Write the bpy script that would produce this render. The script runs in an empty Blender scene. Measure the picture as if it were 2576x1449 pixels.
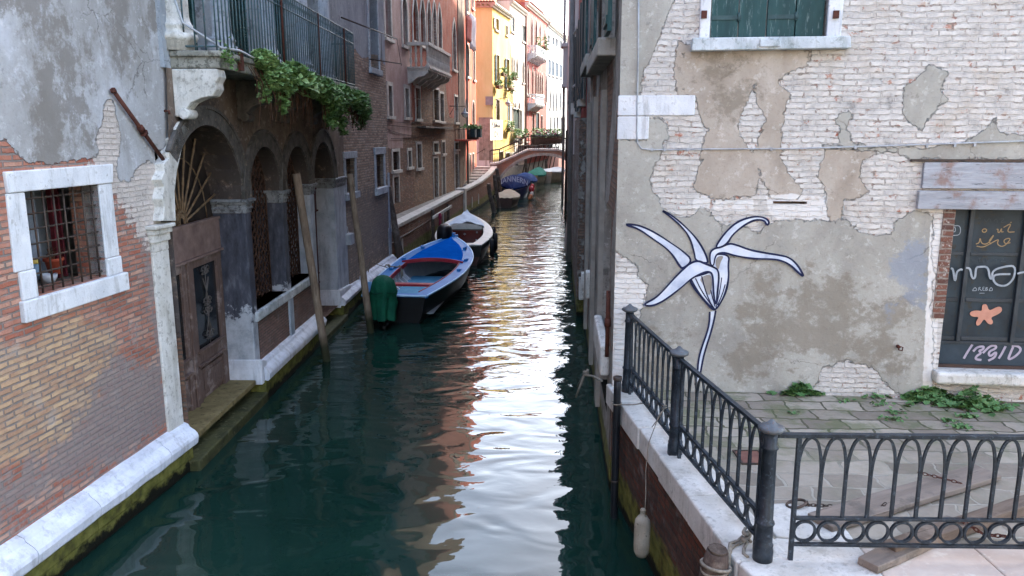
import bpy, bmesh, math, random
import numpy as np
from math import sin, cos, tan, pi, radians, sqrt, atan2, hypot
from mathutils import Vector, Matrix, noise as mnoise
from mathutils.geometry import delaunay_2d_cdt
random.seed(7)
SC = bpy.context.scene
# ---------------------------------------------------------------- camera, sky, sun, exposure
EYE = 4.4; PITCH = radians(11.3); FV = 1950.0; CX, CY = 1288.0, 724.5
cd = bpy.data.cameras.new('camera'); cam = bpy.data.objects.new('camera', cd); SC.collection.objects.link(cam)
cd.sensor_width = 36; cd.lens = 36*FV/2576; cd.clip_start = .1; cd.clip_end = 1000
cam.location = (0, 0, EYE); cam.rotation_euler = (pi/2-PITCH, 0, 0); SC.camera = cam
SUN_EL = radians(33); SUN_AZ = radians(48)          # azimuth from +X (right) towards +Y (away)
sdir = Vector((cos(SUN_EL)*cos(SUN_AZ), cos(SUN_EL)*sin(SUN_AZ), sin(SUN_EL)))
w = bpy.data.worlds.new('World'); SC.world = w; w.use_nodes = True
wn = w.node_tree; sky = wn.nodes.new('ShaderNodeTexSky'); sky.sky_type = 'NISHITA'; sky.sun_disc = False
sky.sun_elevation = SUN_EL; sky.sun_rotation = pi/2-SUN_AZ; sky.dust_density = 2.5; sky.air_density = 1.0; sky.ozone_density = 1.0
_tc = wn.nodes.new('ShaderNodeTexCoord'); _mp = wn.nodes.new('ShaderNodeMapping'); _mp.inputs[3].default_value = (1, 1, 2.2); wn.links.new(_tc.outputs['Generated'], _mp.inputs[0])
_nz = wn.nodes.new('ShaderNodeTexNoise'); _nz.inputs['Scale'].default_value = 1.6; _nz.inputs['Detail'].default_value = 6; wn.links.new(_mp.outputs[0], _nz.inputs['Vector'])
_mr = wn.nodes.new('ShaderNodeMapRange'); _mr.inputs[1].default_value = .42; _mr.inputs[2].default_value = .9; wn.links.new(_nz.outputs[0], _mr.inputs[0])
_sp = wn.nodes.new('ShaderNodeSeparateXYZ'); wn.links.new(_tc.outputs['Generated'], _sp.inputs[0]); _m2 = wn.nodes.new('ShaderNodeMapRange'); _m2.inputs[1].default_value = -.1; _m2.inputs[2].default_value = .45; wn.links.new(_sp.outputs[1], _m2.inputs[0])
_m3 = wn.nodes.new('ShaderNodeMapRange'); _m3.inputs[1].default_value = .44; _m3.inputs[2].default_value = .27; wn.links.new(_sp.outputs[2], _m3.inputs[0]); _m4 = wn.nodes.new('ShaderNodeMath'); _m4.operation = 'MULTIPLY'; wn.links.new(_m3.outputs[0], _m4.inputs[0]); wn.links.new(_m2.outputs[0], _m4.inputs[1])
_mm = wn.nodes.new('ShaderNodeMath'); _mm.operation = 'MULTIPLY'; wn.links.new(_mr.outputs[0], _mm.inputs[0]); wn.links.new(_m4.outputs[0], _mm.inputs[1])
_mx = wn.nodes.new('ShaderNodeMix'); _mx.data_type = 'RGBA'; wn.links.new(_mm.outputs[0], _mx.inputs[0]); _hs = wn.nodes.new('ShaderNodeHueSaturation'); _hs.inputs['Saturation'].default_value = .9; wn.links.new(sky.outputs[0], _hs.inputs['Color']); wn.links.new(_hs.outputs[0], _mx.inputs[6]); _mx.inputs[7].default_value = (8.6, 9.1, 9.9, 1)   # bright cloud
wn.links.new(_mx.outputs[2], wn.nodes['Background'].inputs[0]); wn.nodes['Background'].inputs[1].default_value = .15
sl = bpy.data.lights.new('sun', 'SUN'); sl.energy = 2.0; sl.angle = radians(.6); sl.color = (1, .93, .82)
so = bpy.data.objects.new('sun', sl); SC.collection.objects.link(so)
so.rotation_euler = sdir.to_track_quat('Z', 'Y').to_euler(); so.location = (20, 20, 40)
SC.view_settings.view_transform = 'Standard'; SC.view_settings.look = 'None'; SC.view_settings.gamma = 1
SC.view_settings.exposure = 3.15
SC.cycles.max_bounces = 7; SC.cycles.diffuse_bounces = 5; SC.cycles.glossy_bounces = 4; SC.cycles.caustics_reflective = False
SC.cycles.sample_clamp_indirect = 8

# ---------------------------------------------------------------- geometry helpers
def ray(px, py):
    v = py-CY
    return Vector((px-CX, FV*cos(PITCH)-v*sin(PITCH), -(FV*sin(PITCH)+v*cos(PITCH))))
def onz(p, z):
    r = ray(*p); t = (z-EYE)/r.z; return Vector((r.x*t, r.y*t, z))
def ony(p, Y):
    r = ray(*p); t = Y/r.y; return Vector((r.x*t, Y, EYE+r.z*t))
# picture-measuring frames (zoomed crops of the reference) -> one coordinate system
def KK(x0, y0, k): return lambda x, y: (.6289*x0+k*x, .6289*y0+k*y)
K1 = KK(0, 0, .5206); K2 = KK(600, 0, .5206); K3 = KK(1400, 0, .3473); K4 = KK(1850, 0, .217)
K5 = KK(1400, 600, .3473); K6 = KK(0, 1100, .5225); KR = KK(2250, 0, .564); KQ = KK(3096, 0, .564)
KG = KK(2350, 1150, .5009); KP = KK(3000, 1350, .414); KD = KK(3600, 700, .3473); KF = KK(2400, 750, .3473)
KB = KK(1850, 450, .1736); KE = KK(2230, 0, .3038); KH = KK(2230, 700, .3038); KW = KK(660, 880, .3475)
KL = KK(700, 0, .1953); KO = KK(1450, 850, .217)
class F:
    """a vertical wall plane: origin, direction along it (d), outward normal (n)"""
    def __init__(s, o, slope=None, side=1, to=None):
        s.o = Vector((o[0], o[1], 0))
        s.d = (Vector((slope, 1, 0)) if slope is not None else Vector((to[0]-o[0], to[1]-o[1], 0))).normalized()
        s.n = Vector((s.d.y, -s.d.x, 0))*side
    def p(s, a, z, n=0.0): return s.o+s.d*a+s.n*n+Vector((0, 0, z))
    def T(s, a, n, z): return s.o+s.d*a+s.n*n+Vector((0, 0, z))
    def h(s, p, n=0.0):
        r = ray(*p); C = Vector((0, 0, EYE)); t = ((s.o+s.n*n-C).dot(s.n))/r.dot(s.n); q = C+r*t
        return ((q-s.o).dot(s.d), q.z)
def ident(a, b, c): return Vector((a, b, c))
def sub(F0, a, n, z):
    return lambda u, v, w_: F0.T(a+u, n+v, z+w_)
class MB:
    def __init__(s, T=ident): s.v = []; s.f = []; s.T = T; s.sm = []; s.uv = None
    def add(s, vs, fs, sm=False):
        b = len(s.v); s.v += [s.T(*q) for q in vs]; s.f += [tuple(b+i for i in f) for f in fs]; s.sm += [sm]*len(fs); return s
    def box(s, a0, a1, b0, b1, c0, c1):
        return s.add([(a, b, c) for a in (a0, a1) for b in (b0, b1) for c in (c0, c1)],
                     [(0, 1, 3, 2), (4, 6, 7, 5), (0, 4, 5, 1), (2, 3, 7, 6), (0, 2, 6, 4), (1, 5, 7, 3)])
    def prism(s, poly, n0, n1):            # poly in (a,c), extruded along b
        k = len(poly)
        return s.add([(a, n0, c) for a, c in poly]+[(a, n1, c) for a, c in poly],
                     [tuple(range(k)), tuple(range(2*k-1, k-1, -1))]+[(i, i+k, (i+1) % k+k, (i+1) % k) for i in range(k)])
    def slab(s, poly, c0, c1):             # poly in (a,b), extruded along c
        k = len(poly)
        return s.add([(a, b, c0) for a, b in poly]+[(a, b, c1) for a, b in poly],
                     [tuple(range(k)), tuple(range(2*k-1, k-1, -1))]+[(i, i+k, (i+1) % k+k, (i+1) % k) for i in range(k)])
    def loft(s, rings, caps=True, closed=True, sm=True):
        k = len(rings[0]); vs = [q for r in rings for q in r]; fs = []
        for i in range(len(rings)-1):
            for j in range(k if closed else k-1):
                j2 = (j+1) % k; fs.append((i*k+j, i*k+j2, (i+1)*k+j2, (i+1)*k+j))
        s.add(vs, fs, sm)
        if caps and closed: s.add(list(rings[0]), [tuple(range(k))]); s.add(list(rings[-1]), [tuple(range(k-1, -1, -1))])
        return s
    def tube(s, pts, r, n=8, caps=True, closed=False, flat=None):
        P = [Vector(q) for q in pts]; R = r if isinstance(r, (list, tuple)) else [r]*len(P)
        rings = []; up = None
        for i, q in enumerate(P):
            a = P[i-1] if (i > 0 or closed) else P[i]; b = P[(i+1) % len(P)] if (i < len(P)-1 or closed) else P[i]
            t = (b-a).normalized() if (b-a).length > 1e-9 else Vector((0, 0, 1))
            if up is None:
                up = Vector((0, 0, 1)) if abs(t.z) < .9 else Vector((1, 0, 0))
            u = (up-t*up.dot(t)).normalized(); w_ = t.cross(u); up = u
            rings.append([tuple(q+u*(cos(2*pi*j/n+pi/n)*R[i])+w_*(sin(2*pi*j/n+pi/n)*R[i]*(flat or 1))) for j in range(n)])
        if closed: rings.append(rings[0])
        return s.loft(rings, caps and not closed, True, n > 4)
    def lathe(s, prof, c=(0, 0, 0), n=16, scal=None, sm=True):
        rings = []
        for r, z in prof:
            rings.append([(c[0]+cos(2*pi*j/n)*r*(scal(j, z) if scal else 1), c[1]+sin(2*pi*j/n)*r*(scal(j, z) if scal else 1), c[2]+z) for j in range(n)])
        return s.loft(rings, True, True, sm)
    def sphere(s, c, r, n=10, sz=1):
        return s.lathe([(max(.001, r*sin(pi*i/7)), -r*sz*cos(pi*i/7)) for i in range(8)], c, n)
    def ribbon(s, pts, wd, n):             # flat painted stroke in (a,c) at height n
        P = [Vector((q[0], q[1])) for q in pts]; L = []; k = len(P)
        for i, q in enumerate(P):
            t = (P[min(i+1, k-1)]-P[max(i-1, 0)]);
            if t.length < 1e-9: t = Vector((1, 0))
            t.normalize(); m = Vector((-t.y, t.x)); ww = (wd[i] if isinstance(wd, (list, tuple)) else wd)/2
            L.append((q+m*ww, q-m*ww))
        vs = [(a.x, n, a.y) for a, b in L]+[(b.x, n, b.y) for a, b in L]
        return s.add(vs, [(i, i+1, k+i+1, k+i) for i in range(k-1)])
    def flat(s, poly, n):
        r = delaunay_2d_cdt([Vector(q) for q in poly], [], [list(range(len(poly)))], 1, 1e-6)
        return s.add([(q[0], n, q[1]) for q in r[0]], [tuple(f) for f in r[2]])
def smooth(P, it=2, closed=False):
    P = [tuple(q) for q in P]
    for _ in range(it):
        Q = [] if closed else [P[0]]
        for i in range(len(P) if closed else len(P)-1):
            a, b = P[i], P[(i+1) % len(P)]
            Q.append(tuple(.75*x+.25*y for x, y in zip(a, b))); Q.append(tuple(.25*x+.75*y for x, y in zip(a, b)))
        if not closed: Q.append(P[-1])
        P = Q
    return P
def resample(P, n):
    P = [Vector(q) for q in P]; L = [0]
    for i in range(1, len(P)): L.append(L[-1]+(P[i]-P[i-1]).length)
    out = []; j = 0
    for k in range(n):
        t = L[-1]*k/(n-1)
        while j < len(P)-2 and L[j+1] < t: j += 1
        out.append(P[j].lerp(P[j+1], (t-L[j])/max(1e-9, L[j+1]-L[j])))
    return out
# ---------------------------------------------------------------- objects
BASE = {}
def thing(name, label, cat, loc=(0, 0, 0), rz=0, group=None):
    o = bpy.data.objects.new(name, None); SC.collection.objects.link(o); o.location = loc; o.rotation_euler = (0, 0, rz)
    o.empty_display_size = .3; o['label'] = label; o['category'] = cat
    if group: o['group'] = group
    BASE[o.name] = Vector(loc); return o
def tag(o, label, cat, group=None):
    o['label'] = label; o['category'] = cat
    if group: o['group'] = group
    return o
def obj(name, mb, mat, par=None, bev=0, frame=None, local=False, label=None, solid=True, attrs=None):
    off = BASE.get(par.name, Vector()) if (par is not None and not local) else Vector()
    me = bpy.data.meshes.new(name); me.from_pydata([tuple(q-off) for q in mb.v], [], mb.f)
    me.materials.append(mat)
    me.polygons.foreach_set('use_smooth', mb.sm)
    if solid:
        b = bmesh.new(); b.from_mesh(me); bmesh.ops.remove_doubles(b, verts=b.verts, dist=1e-5)
        bmesh.ops.recalc_face_normals(b, faces=b.faces); b.to_mesh(me); b.free()
    if frame:
        uv = me.uv_layers.new(name='UVMap'); nv = len(me.vertices)
        co = np.empty(nv*3); me.vertices.foreach_get('co', co); co = co.reshape(-1, 3)+np.array(off)-np.array(frame.o)
        S = co@np.array(frame.d); N_ = co@np.array(frame.n); Z = co[:, 2]
        nl = len(me.loops); li = np.empty(nl, dtype=np.int32); me.loops.foreach_get('vertex_index', li)
        npoly = len(me.polygons); nn = np.empty(npoly*3); me.polygons.foreach_get('normal', nn); nn = nn.reshape(-1, 3)
        lt = np.empty(npoly, dtype=np.int32); me.polygons.foreach_get('loop_total', lt); pn = np.repeat(nn, lt, axis=0)
        ad = np.abs(pn@np.array(frame.d)); an = np.abs(pn@np.array(frame.n)); az = np.abs(pn[:, 2])
        u = np.where((ad > an) & (ad > az), N_[li], S[li]); vv = np.where((az > ad) & (az > an), N_[li], Z[li])
        uv.data.foreach_set('uv', np.stack([u, vv], 1).ravel())
    if attrs:
        for k, val in attrs.items():
            a = me.attributes.new(k, 'FLOAT', 'POINT'); a.data.foreach_set('value', np.asarray(val, dtype=np.float32))
    o = bpy.data.objects.new(name, me); SC.collection.objects.link(o)
    if par is not None: o.parent = par
    BASE[o.name] = off
    if bev:
        m = o.modifiers.new('b', 'BEVEL'); m.width = bev; m.segments = 2; m.limit_method = 'ANGLE'; m.angle_limit = radians(40)
    if label: o['label'] = label
    return o
def struct(name, mb, mat, **k):
    o = obj(name, mb, mat, **k); o['kind'] = 'structure'; return o
def dup(root, loc, rz=None, label=None, group=None, scale=None):
    def cp(o, par):
        c = o.copy(); SC.collection.objects.link(c); c.parent = par; BASE[c.name] = BASE.get(o.name, Vector())
        for k in ch.get(o.name, []): cp(k, c)
        return c
    ch = {}
    for o in SC.collection.objects:
        if o.parent: ch.setdefault(o.parent.name, []).append(o)
    r = cp(root, None); r.location = loc
    if rz is not None: r.rotation_euler = (0, 0, rz)
    if scale: r.scale = scale
    if label: r['label'] = label
    if group: r['group'] = group
    return r
# ---------------------------------------------------------------- materials
def lin(h):
    h = h.lstrip('#'); c = [int(h[i:i+2], 16)/255 for i in (0, 2, 4)]
    return tuple((x/12.92 if x <= .04045 else ((x+.055)/1.055)**2.4) for x in c)+(1,)
class Mt:
    def __init__(s, name):
        s.m = bpy.data.materials.new(name); s.m.use_nodes = True; s.t = s.m.node_tree; s.t.nodes.clear()
        s.o = s.t.nodes.new('ShaderNodeOutputMaterial'); s.b = s.t.nodes.new('ShaderNodeBsdfPrincipled'); s.t.links.new(s.b.outputs[0], s.o.inputs[0])
    def st(s, i, v):
        if isinstance(v, bpy.types.NodeSocket): s.t.links.new(v, i)
        elif v is not None: i.default_value = v
    def n(s, k): return s.t.nodes.new('ShaderNode'+k)
    def tc(s, w_='Object'): return s.n('TexCoord').outputs[w_]
    def attr(s, a): q = s.n('Attribute'); q.attribute_name = a; return q.outputs['Fac']
    def map(s, v, sc=(1, 1, 1), loc=(0, 0, 0), rot=(0, 0, 0)):
        q = s.n('Mapping'); s.st(q.inputs[0], v); q.inputs[1].default_value = loc; q.inputs[2].default_value = rot; q.inputs[3].default_value = sc; return q.outputs[0]
    def noise(s, v, sc, det=4, ro=.55, di=0, col=False):
        q = s.n('TexNoise'); s.st(q.inputs['Vector'], v); q.inputs['Scale'].default_value = sc; q.inputs['Detail'].default_value = det
        q.inputs['Roughness'].default_value = ro; q.inputs['Distortion'].default_value = di; return q.outputs[1 if col else 0]
    def voro(s, v, sc, feat='F1', out=0, rnd=1):
        q = s.n('TexVoronoi'); q.feature = feat; s.st(q.inputs['Vector'], v); q.inputs['Scale'].default_value = sc; q.inputs['Randomness'].default_value = rnd; return q.outputs[out]
    def ramp(s, f, st, interp='LINEAR'):
        q = s.n('ValToRGB'); s.st(q.inputs[0], f); r = q.color_ramp; r.interpolation = interp
        while len(r.elements) < len(st): r.elements.new(.5)
        for e, (p, c) in zip(r.elements, st):
            e.position = p; e.color = lin(c) if isinstance(c, str) else ((c, c, c, 1) if not isinstance(c, tuple) else c)
        return q.outputs[0]
    def mix(s, f, a, b, mode='MIX'):
        q = s.n('Mix'); q.data_type = 'RGBA'; q.blend_type = mode; s.st(q.inputs[0], f)
        s.st(q.inputs[6], lin(a) if isinstance(a, str) else a); s.st(q.inputs[7], lin(b) if isinstance(b, str) else b); return q.outputs[2]
    def ma(s, op, a, b=None, c=None, cl=False):
        q = s.n('Math'); q.operation = op; q.use_clamp = cl; s.st(q.inputs[0], a)
        if b is not None: s.st(q.inputs[1], b)
        if c is not None: s.st(q.inputs[2], c)
        return q.outputs[0]
    def vadd(s, a, b, op='ADD'):
        q = s.n('VectorMath'); q.operation = op; s.st(q.inputs[0], a); s.st(q.inputs[1], b); return q.outputs[0]
    def ss(s, v, lo, hi):
        q = s.n('MapRange'); q.interpolation_type = 'SMOOTHSTEP'; s.st(q.inputs[0], v); q.inputs[1].default_value = lo; q.inputs[2].default_value = hi; return q.outputs[0]
    def sep(s, v): q = s.n('SeparateXYZ'); s.st(q.inputs[0], v); return q.outputs
    def bump(s, h, dist=1.0, st=1.0, nrm=None):
        q = s.n('Bump'); s.st(q.inputs['Height'], h); q.inputs['Distance'].default_value = dist; q.inputs['Strength'].default_value = st
        if nrm is not None: s.st(q.inputs['Normal'], nrm)
        return q.outputs[0]
    def done(s, col, ro=.8, nrm=None, met=0, spec=None, **k):
        s.st(s.b.inputs['Base Color'], lin(col) if isinstance(col, str) else col); s.st(s.b.inputs['Roughness'], ro); s.b.inputs['Metallic'].default_value = met
        if nrm is not None: s.st(s.b.inputs['Normal'], nrm)
        if spec is not None: s.b.inputs['Specular IOR Level'].default_value = spec
        for a, v in k.items(): s.st(s.b.inputs[a], v)
        return s.m
MC = {}
def basic(name, c1, c2=None, sc=6, ro=.7, bmp=.004, bsc=30, met=0, det=5, lo=.35, hi=.65, stretch=(1, 1, 1), spec=None, c3=None):
    if spec is None: spec = .15 if ro > .65 else (.3 if ro > .35 else .5)
    if name in MC: return MC[name]
    m = Mt(name); v = m.map(m.tc(), stretch); f = m.noise(v, sc, det, .65)
    st = [(lo, c1), (hi, c2 or c1)]
    col = m.ramp(f, st)
    if c3: col = m.mix(m.ss(m.noise(v, sc*2.7, 5, .7), .56, .66), col, c3)
    nr = m.bump(m.noise(v, bsc, 4, .6), bmp) if bmp else None
    MC[name] = m.done(col, ro, nr, met, spec); return MC[name]
def masonry(name, pal, mortar='#8d8378', plaster=None, wash=None, smear=None, algae=False, bw=.25, rh=.068, cover=None, stain=None, extra=None, dist=.012, brk=True, mort=.012):
    """pal: brick colours; plaster: [(attr or None, cA, cB, cC)]; cover: noise threshold for plaster without attr; wash: (attr|level, colour)"""
    m = Mt(name); uv = m.tc('UV'); big = m.noise(uv, 1.1, 4, .6); mid = m.noise(uv, 5, 5, .65); fine = m.noise(uv, 38, 4, .7)
    d = m.vadd(m.vadd(m.noise(uv, 3.0, 3, .6, col=True), (.5, .5, .5), 'SUBTRACT'), (dist*2.5, dist*2.5, 0), 'MULTIPLY')
    d2 = m.vadd(m.vadd(m.noise(uv, 22.0, 2, .6, col=True), (.5, .5, .5), 'SUBTRACT'), (dist, dist, 0), 'MULTIPLY')
    v = m.vadd(m.vadd(uv, d), d2)
    br = m.n('TexBrick'); m.st(br.inputs['Vector'], v); br.inputs['Scale'].default_value = 1; br.inputs['Brick Width'].default_value = bw; br.inputs['Row Height'].default_value = rh
    br.inputs['Mortar Size'].default_value = mort; br.inputs['Mortar Smooth'].default_value = .35; br.inputs['Color1'].default_value = (0, 0, 0, 1); br.inputs['Color2'].default_value = (1, 1, 1, 1); br.inputs['Mortar'].default_value = (.5, .5, .5, 1)
    rnd = m.sep(br.outputs['Color'])[0]; mf = br.outputs['Fac']
    rr = m.ma('ADD', m.ma('MULTIPLY', rnd, .6), m.ma('MULTIPLY', mid, .4))
    col = m.ramp(rr, [(.12+.76*i/(len(pal)-1), c) for i, c in enumerate(pal)])
    if extra: col = m.mix(m.ss(m.ma('ADD', m.attr(extra[0]), m.ma('MULTIPLY', m.ma('SUBTRACT', big, .5), .7)), -.08, .1), col, m.ramp(rr, [(.12+.76*i/(len(extra[1])-1), c) for i, c in enumerate(extra[1])]))
    col = m.mix(m.ma('MULTIPLY', m.ss(fine, .5, .75), .35), col, mortar)
    col = m.mix(m.ma('MULTIPLY', mf, m.ss(m.noise(uv, 8, 3), .2, .6)), col, m.mix(mid, mortar, m.mix(.6, mortar, '#3a3430')))
    h = m.ma('MULTIPLY', m.ma('SUBTRACT', 1, mf), .012); h = m.ma('ADD', h, m.ma('MULTIPLY', rnd, .007)); h = m.ma('ADD', h, m.ma('MULTIPLY', mid, .02)); col = m.mix(m.ma('MULTIPLY', m.ss(m.noise(m.vadd(uv, (3, 9, 0)), 2.4, 7, .75), .53, .66), .5), col, m_lite(mortar, .25)); h = m.ma('ADD', h, m.ma('MULTIPLY', fine, .003))
    if smear is not None:
        a, c = smear; f = m.attr(a) if isinstance(a, str) else None
        k = m.ma('ADD', f, m.ma('MULTIPLY', m.ma('SUBTRACT', mid, .5), 1.1)) if f is not None else m.ma('SUBTRACT', mid, 1-a)
        col = m.mix(m.ma('MULTIPLY', m.ss(k, 0, .18), .8), col, m.ramp(m.noise(uv, 14, 5, .7), [(.3, c), (.7, mortar)]))
    if wash is not None:
        a, c = wash; nz = m.noise(uv, 9, 6, .72)
        nz = m.ma('ADD', nz, m.ma('MULTIPLY', rnd, .12)); nz = m.ma('SUBTRACT', nz, m.ma('MULTIPLY', mf, .05))
        if isinstance(a, str): k = m.ma('ADD', m.ma('MULTIPLY', m.attr(a), 1.2), m.ma('SUBTRACT', nz, .42)); f = m.ss(k, -.02, .06)
        else: f = m.ss(nz, 1-a-.03, 1-a+.04)
        wc = m.ramp(m.noise(uv, 5, 7, .75), [(.28, m_dark(c, .6)), (.42, m_dark(c, .88)), (.6, c)]); wc = m.mix(m.ma('MULTIPLY', m.ss(m.noise(m.map(uv, (1, 1, 1), (9, 2, 0)), 1.6, 6, .7), .5, .66), .5), wc, '#b3a594')
        wc = m.mix(m.ma('MULTIPLY', mf, m.ma('MULTIPLY', m.ss(m.noise(uv, 5, 5, .75), .46, .64), .75)), wc, '#8d8378'); col = m.mix(f, col, wc)
    if plaster:
        for i, (a, c1, c2, c3) in enumerate(plaster):
            e = m.ma('ADD', m.ma('MULTIPLY', m.ma('SUBTRACT', m.noise(uv, 12, 6, .75), .5), .16), m.ma('MULTIPLY', m.ma('SUBTRACT', m.noise(uv, 2.6, 3, .6), .5), .16))
            if a is not None: fac0 = m.ma('ADD', m.attr(a), e); fac = m.ss(fac0, -.004, .008)
            else: fac = m.ss(m.noise(m.vadd(uv, (i*7.3, 3.1, 0)), 1.3, 7, .62), cover-.006, cover+.008)
            pc = m.ramp(m.noise(m.map(uv, (1, .55, 1), (i*3, 1, 0)), 1.6, 6, .62, .3), [(.32, c1), (.5, c2), (.68, c3)])
            pc = m.mix(m.ma('MULTIPLY', m.ss(m.noise(uv, 24, 5, .75), .5, .75), .35), pc, m_dark(c1)); pc = m.mix(m.ma('MULTIPLY', m.ss(m.noise(uv, 7.5, 7, .78), .55, .62), .5), pc, m_lite(c3)); pc = m.mix(m.ma('MULTIPLY', m.ss(m.noise(m.vadd(uv, (4, 4, 0)), 5.5, 7, .75), .58, .66), .45), pc, m_dark(c1, .8))
            cr = m.voro(m.vadd(uv, m.vadd(m.noise(uv, 2.2, 5, .7, col=True), (.35, .35, 0), 'MULTIPLY')), .9, 'DISTANCE_TO_EDGE')
            ck = m.ma('MULTIPLY', m.ma('SUBTRACT', 1, m.ss(cr, .0, .006)), m.ss(m.noise(uv, 1.0, 2), .5, .6))
            pc = m.mix(m.ma('MULTIPLY', ck, .6), pc, '#3b3632')
            if stain: 
                for (sa, scol, lo, amt, stz) in stain:
                    sn = m.noise(m.map(uv, (2.2, 2.2*stz, 1)), 1.0, 6, .68)
                    sn = m.ma('ADD', m.ma('MULTIPLY', sn, .6), m.ma('MULTIPLY', m.noise(uv, 6.5, 7, .8), .4)); k = m.ma('ADD', m.ma('MULTIPLY', m.ma('MINIMUM', m.attr(sa), .2), .35), m.ma('SUBTRACT', sn, lo)) if sa else m.ma('SUBTRACT', sn, lo)
                    pc = m.mix(m.ma('MULTIPLY', m.ss(k, -.02, .06), amt), pc, scol)
            col = m.mix(fac, col, pc)
            ph = m.ma('ADD', m.ma('ADD', .042+.006*i, m.ma('MULTIPLY', m.noise(uv, 3.5, 5, .6), .014)), m.ma('MULTIPLY', m.noise(uv, 60, 3, .7), .0016))
            q = m.n('Mix'); m.st(q.inputs[0], fac); m.st(q.inputs[2], h); m.st(q.inputs[3], ph); h = q.outputs[0]
    if stain and not plaster:
        for (sa, scol, lo, amt, stz) in stain:
            sn = m.noise(m.map(uv, (1.6, 1.6*stz, 1)), 1.0, 6, .65)
            k = m.ma('ADD', m.ma('MINIMUM', m.attr(sa), .25), m.ma('SUBTRACT', sn, lo)) if sa else m.ma('SUBTRACT', sn, lo)
            col = m.mix(m.ma('MULTIPLY', m.ss(k, -.03, .1), amt), col, scol)
    if algae:
        z = m.sep(uv)[1]; k = m.ma('ADD', z, m.ma('MULTIPLY', m.ma('SUBTRACT', mid, .5), .35))
        col = m.mix(m.ma('MULTIPLY', m.ss(m.ma('SUBTRACT', algae, k), 0, .12), .85), col, m.ramp(m.noise(uv, 7, 5), [(.3, '#3a3a20'), (.5, '#67682f'), (.65, '#7d7c40')]))
        col = m.mix(m.ss(m.ma('SUBTRACT', .16, k), 0, .08), col, '#15160f')
    return m.done(col, .9, m.bump(h, 1.25, 1), spec=.15)
def m_dark(c, k=.72):
    c = c.lstrip('#'); return '#'+''.join('%02x' % int(int(c[i:i+2], 16)*k) for i in (0, 2, 4))
def m_lite(c, k=.35):
    c = c.lstrip('#'); return '#'+''.join('%02x' % int(int(c[i:i+2], 16)*(1-k)+235*k) for i in (0, 2, 4))
def stucco(name, c1, c2, c3, rub='#8a6a5a', brickfrac=None, spot='#c8beb4', algae=False):
    """weathered painted render on a far house; UV metres"""
    m = Mt(name); uv = m.tc('UV'); a = m.noise(m.map(uv, (1, .45, 1)), .7, 6, .62, .3); b = m.noise(uv, 6, 5, .7)
    col = m.ramp(a, [(.3, c1), (.5, c2), (.7, c3)])
    col = m.mix(m.ma('MULTIPLY', m.ss(m.noise(m.map(uv, (3, .3, 1)), 1.2, 5, .7), .5, .66), .5), col, rub)
    col = m.mix(m.ma('MULTIPLY', m.ss(b, .55, .7), .25), col, spot)
    return m.done(col, .9, m.bump(b, .01, .7), spec=.2)
def sdf(frame, polys, S, Z, n=0.0, raw=False):
    out = np.full(S.shape, -9.0)
    for P in polys:
        Q = np.array([q if raw else frame.h(q, n) for q in P]); d2 = np.full(S.shape, 1e9); ins = np.zeros(S.shape, bool)
        for i in range(len(Q)):
            a = Q[i]; b = Q[(i+1) % len(Q)]; e = b-a; L = max(1e-12, e@e)
            t = np.clip(((S-a[0])*e[0]+(Z-a[1])*e[1])/L, 0, 1); dx = S-a[0]-t*e[0]; dz = Z-a[1]-t*e[1]
            d2 = np.minimum(d2, dx*dx+dz*dz)
            if abs(e[1]) > 1e-12:
                c = ((a[1] > Z) != (b[1] > Z)) & (S < e[0]*(Z-a[1])/e[1]+a[0]); ins ^= c
        d = np.sqrt(d2)*np.where(ins, 1, -1); out = np.maximum(out, d)
    return np.clip(out, -1, 1)
def inpoly(x, y, P):
    c = False; j = len(P)-1
    for i in range(len(P)):
        if (P[i][1] > y) != (P[j][1] > y) and x < (P[j][0]-P[i][0])*(y-P[i][1])/(P[j][1]-P[i][1])+P[i][0]: c = not c
        j = i
    return c
def rect(s0, s1, z0, z1): return [(s0, z0), (s1, z0), (s1, z1), (s0, z1)]
def archp(s0, s1, z0, zs, k=10, rise=None, pointed=False):
    """opening with a round (or pointed) head springing at zs"""
    c = (s0+s1)/2; r = (s1-s0)/2; R = rise or r; P = [(s0, z0), (s1, z0)]
    for i in range(k+1):
        t = pi*i/k
        if pointed: u = cos(t); P.append((c+r*u, zs+R*(1-abs(u)**1.5)*(1.0)))
        else: P.append((c+r*cos(t), zs+R*sin(t)))
    return P
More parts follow.
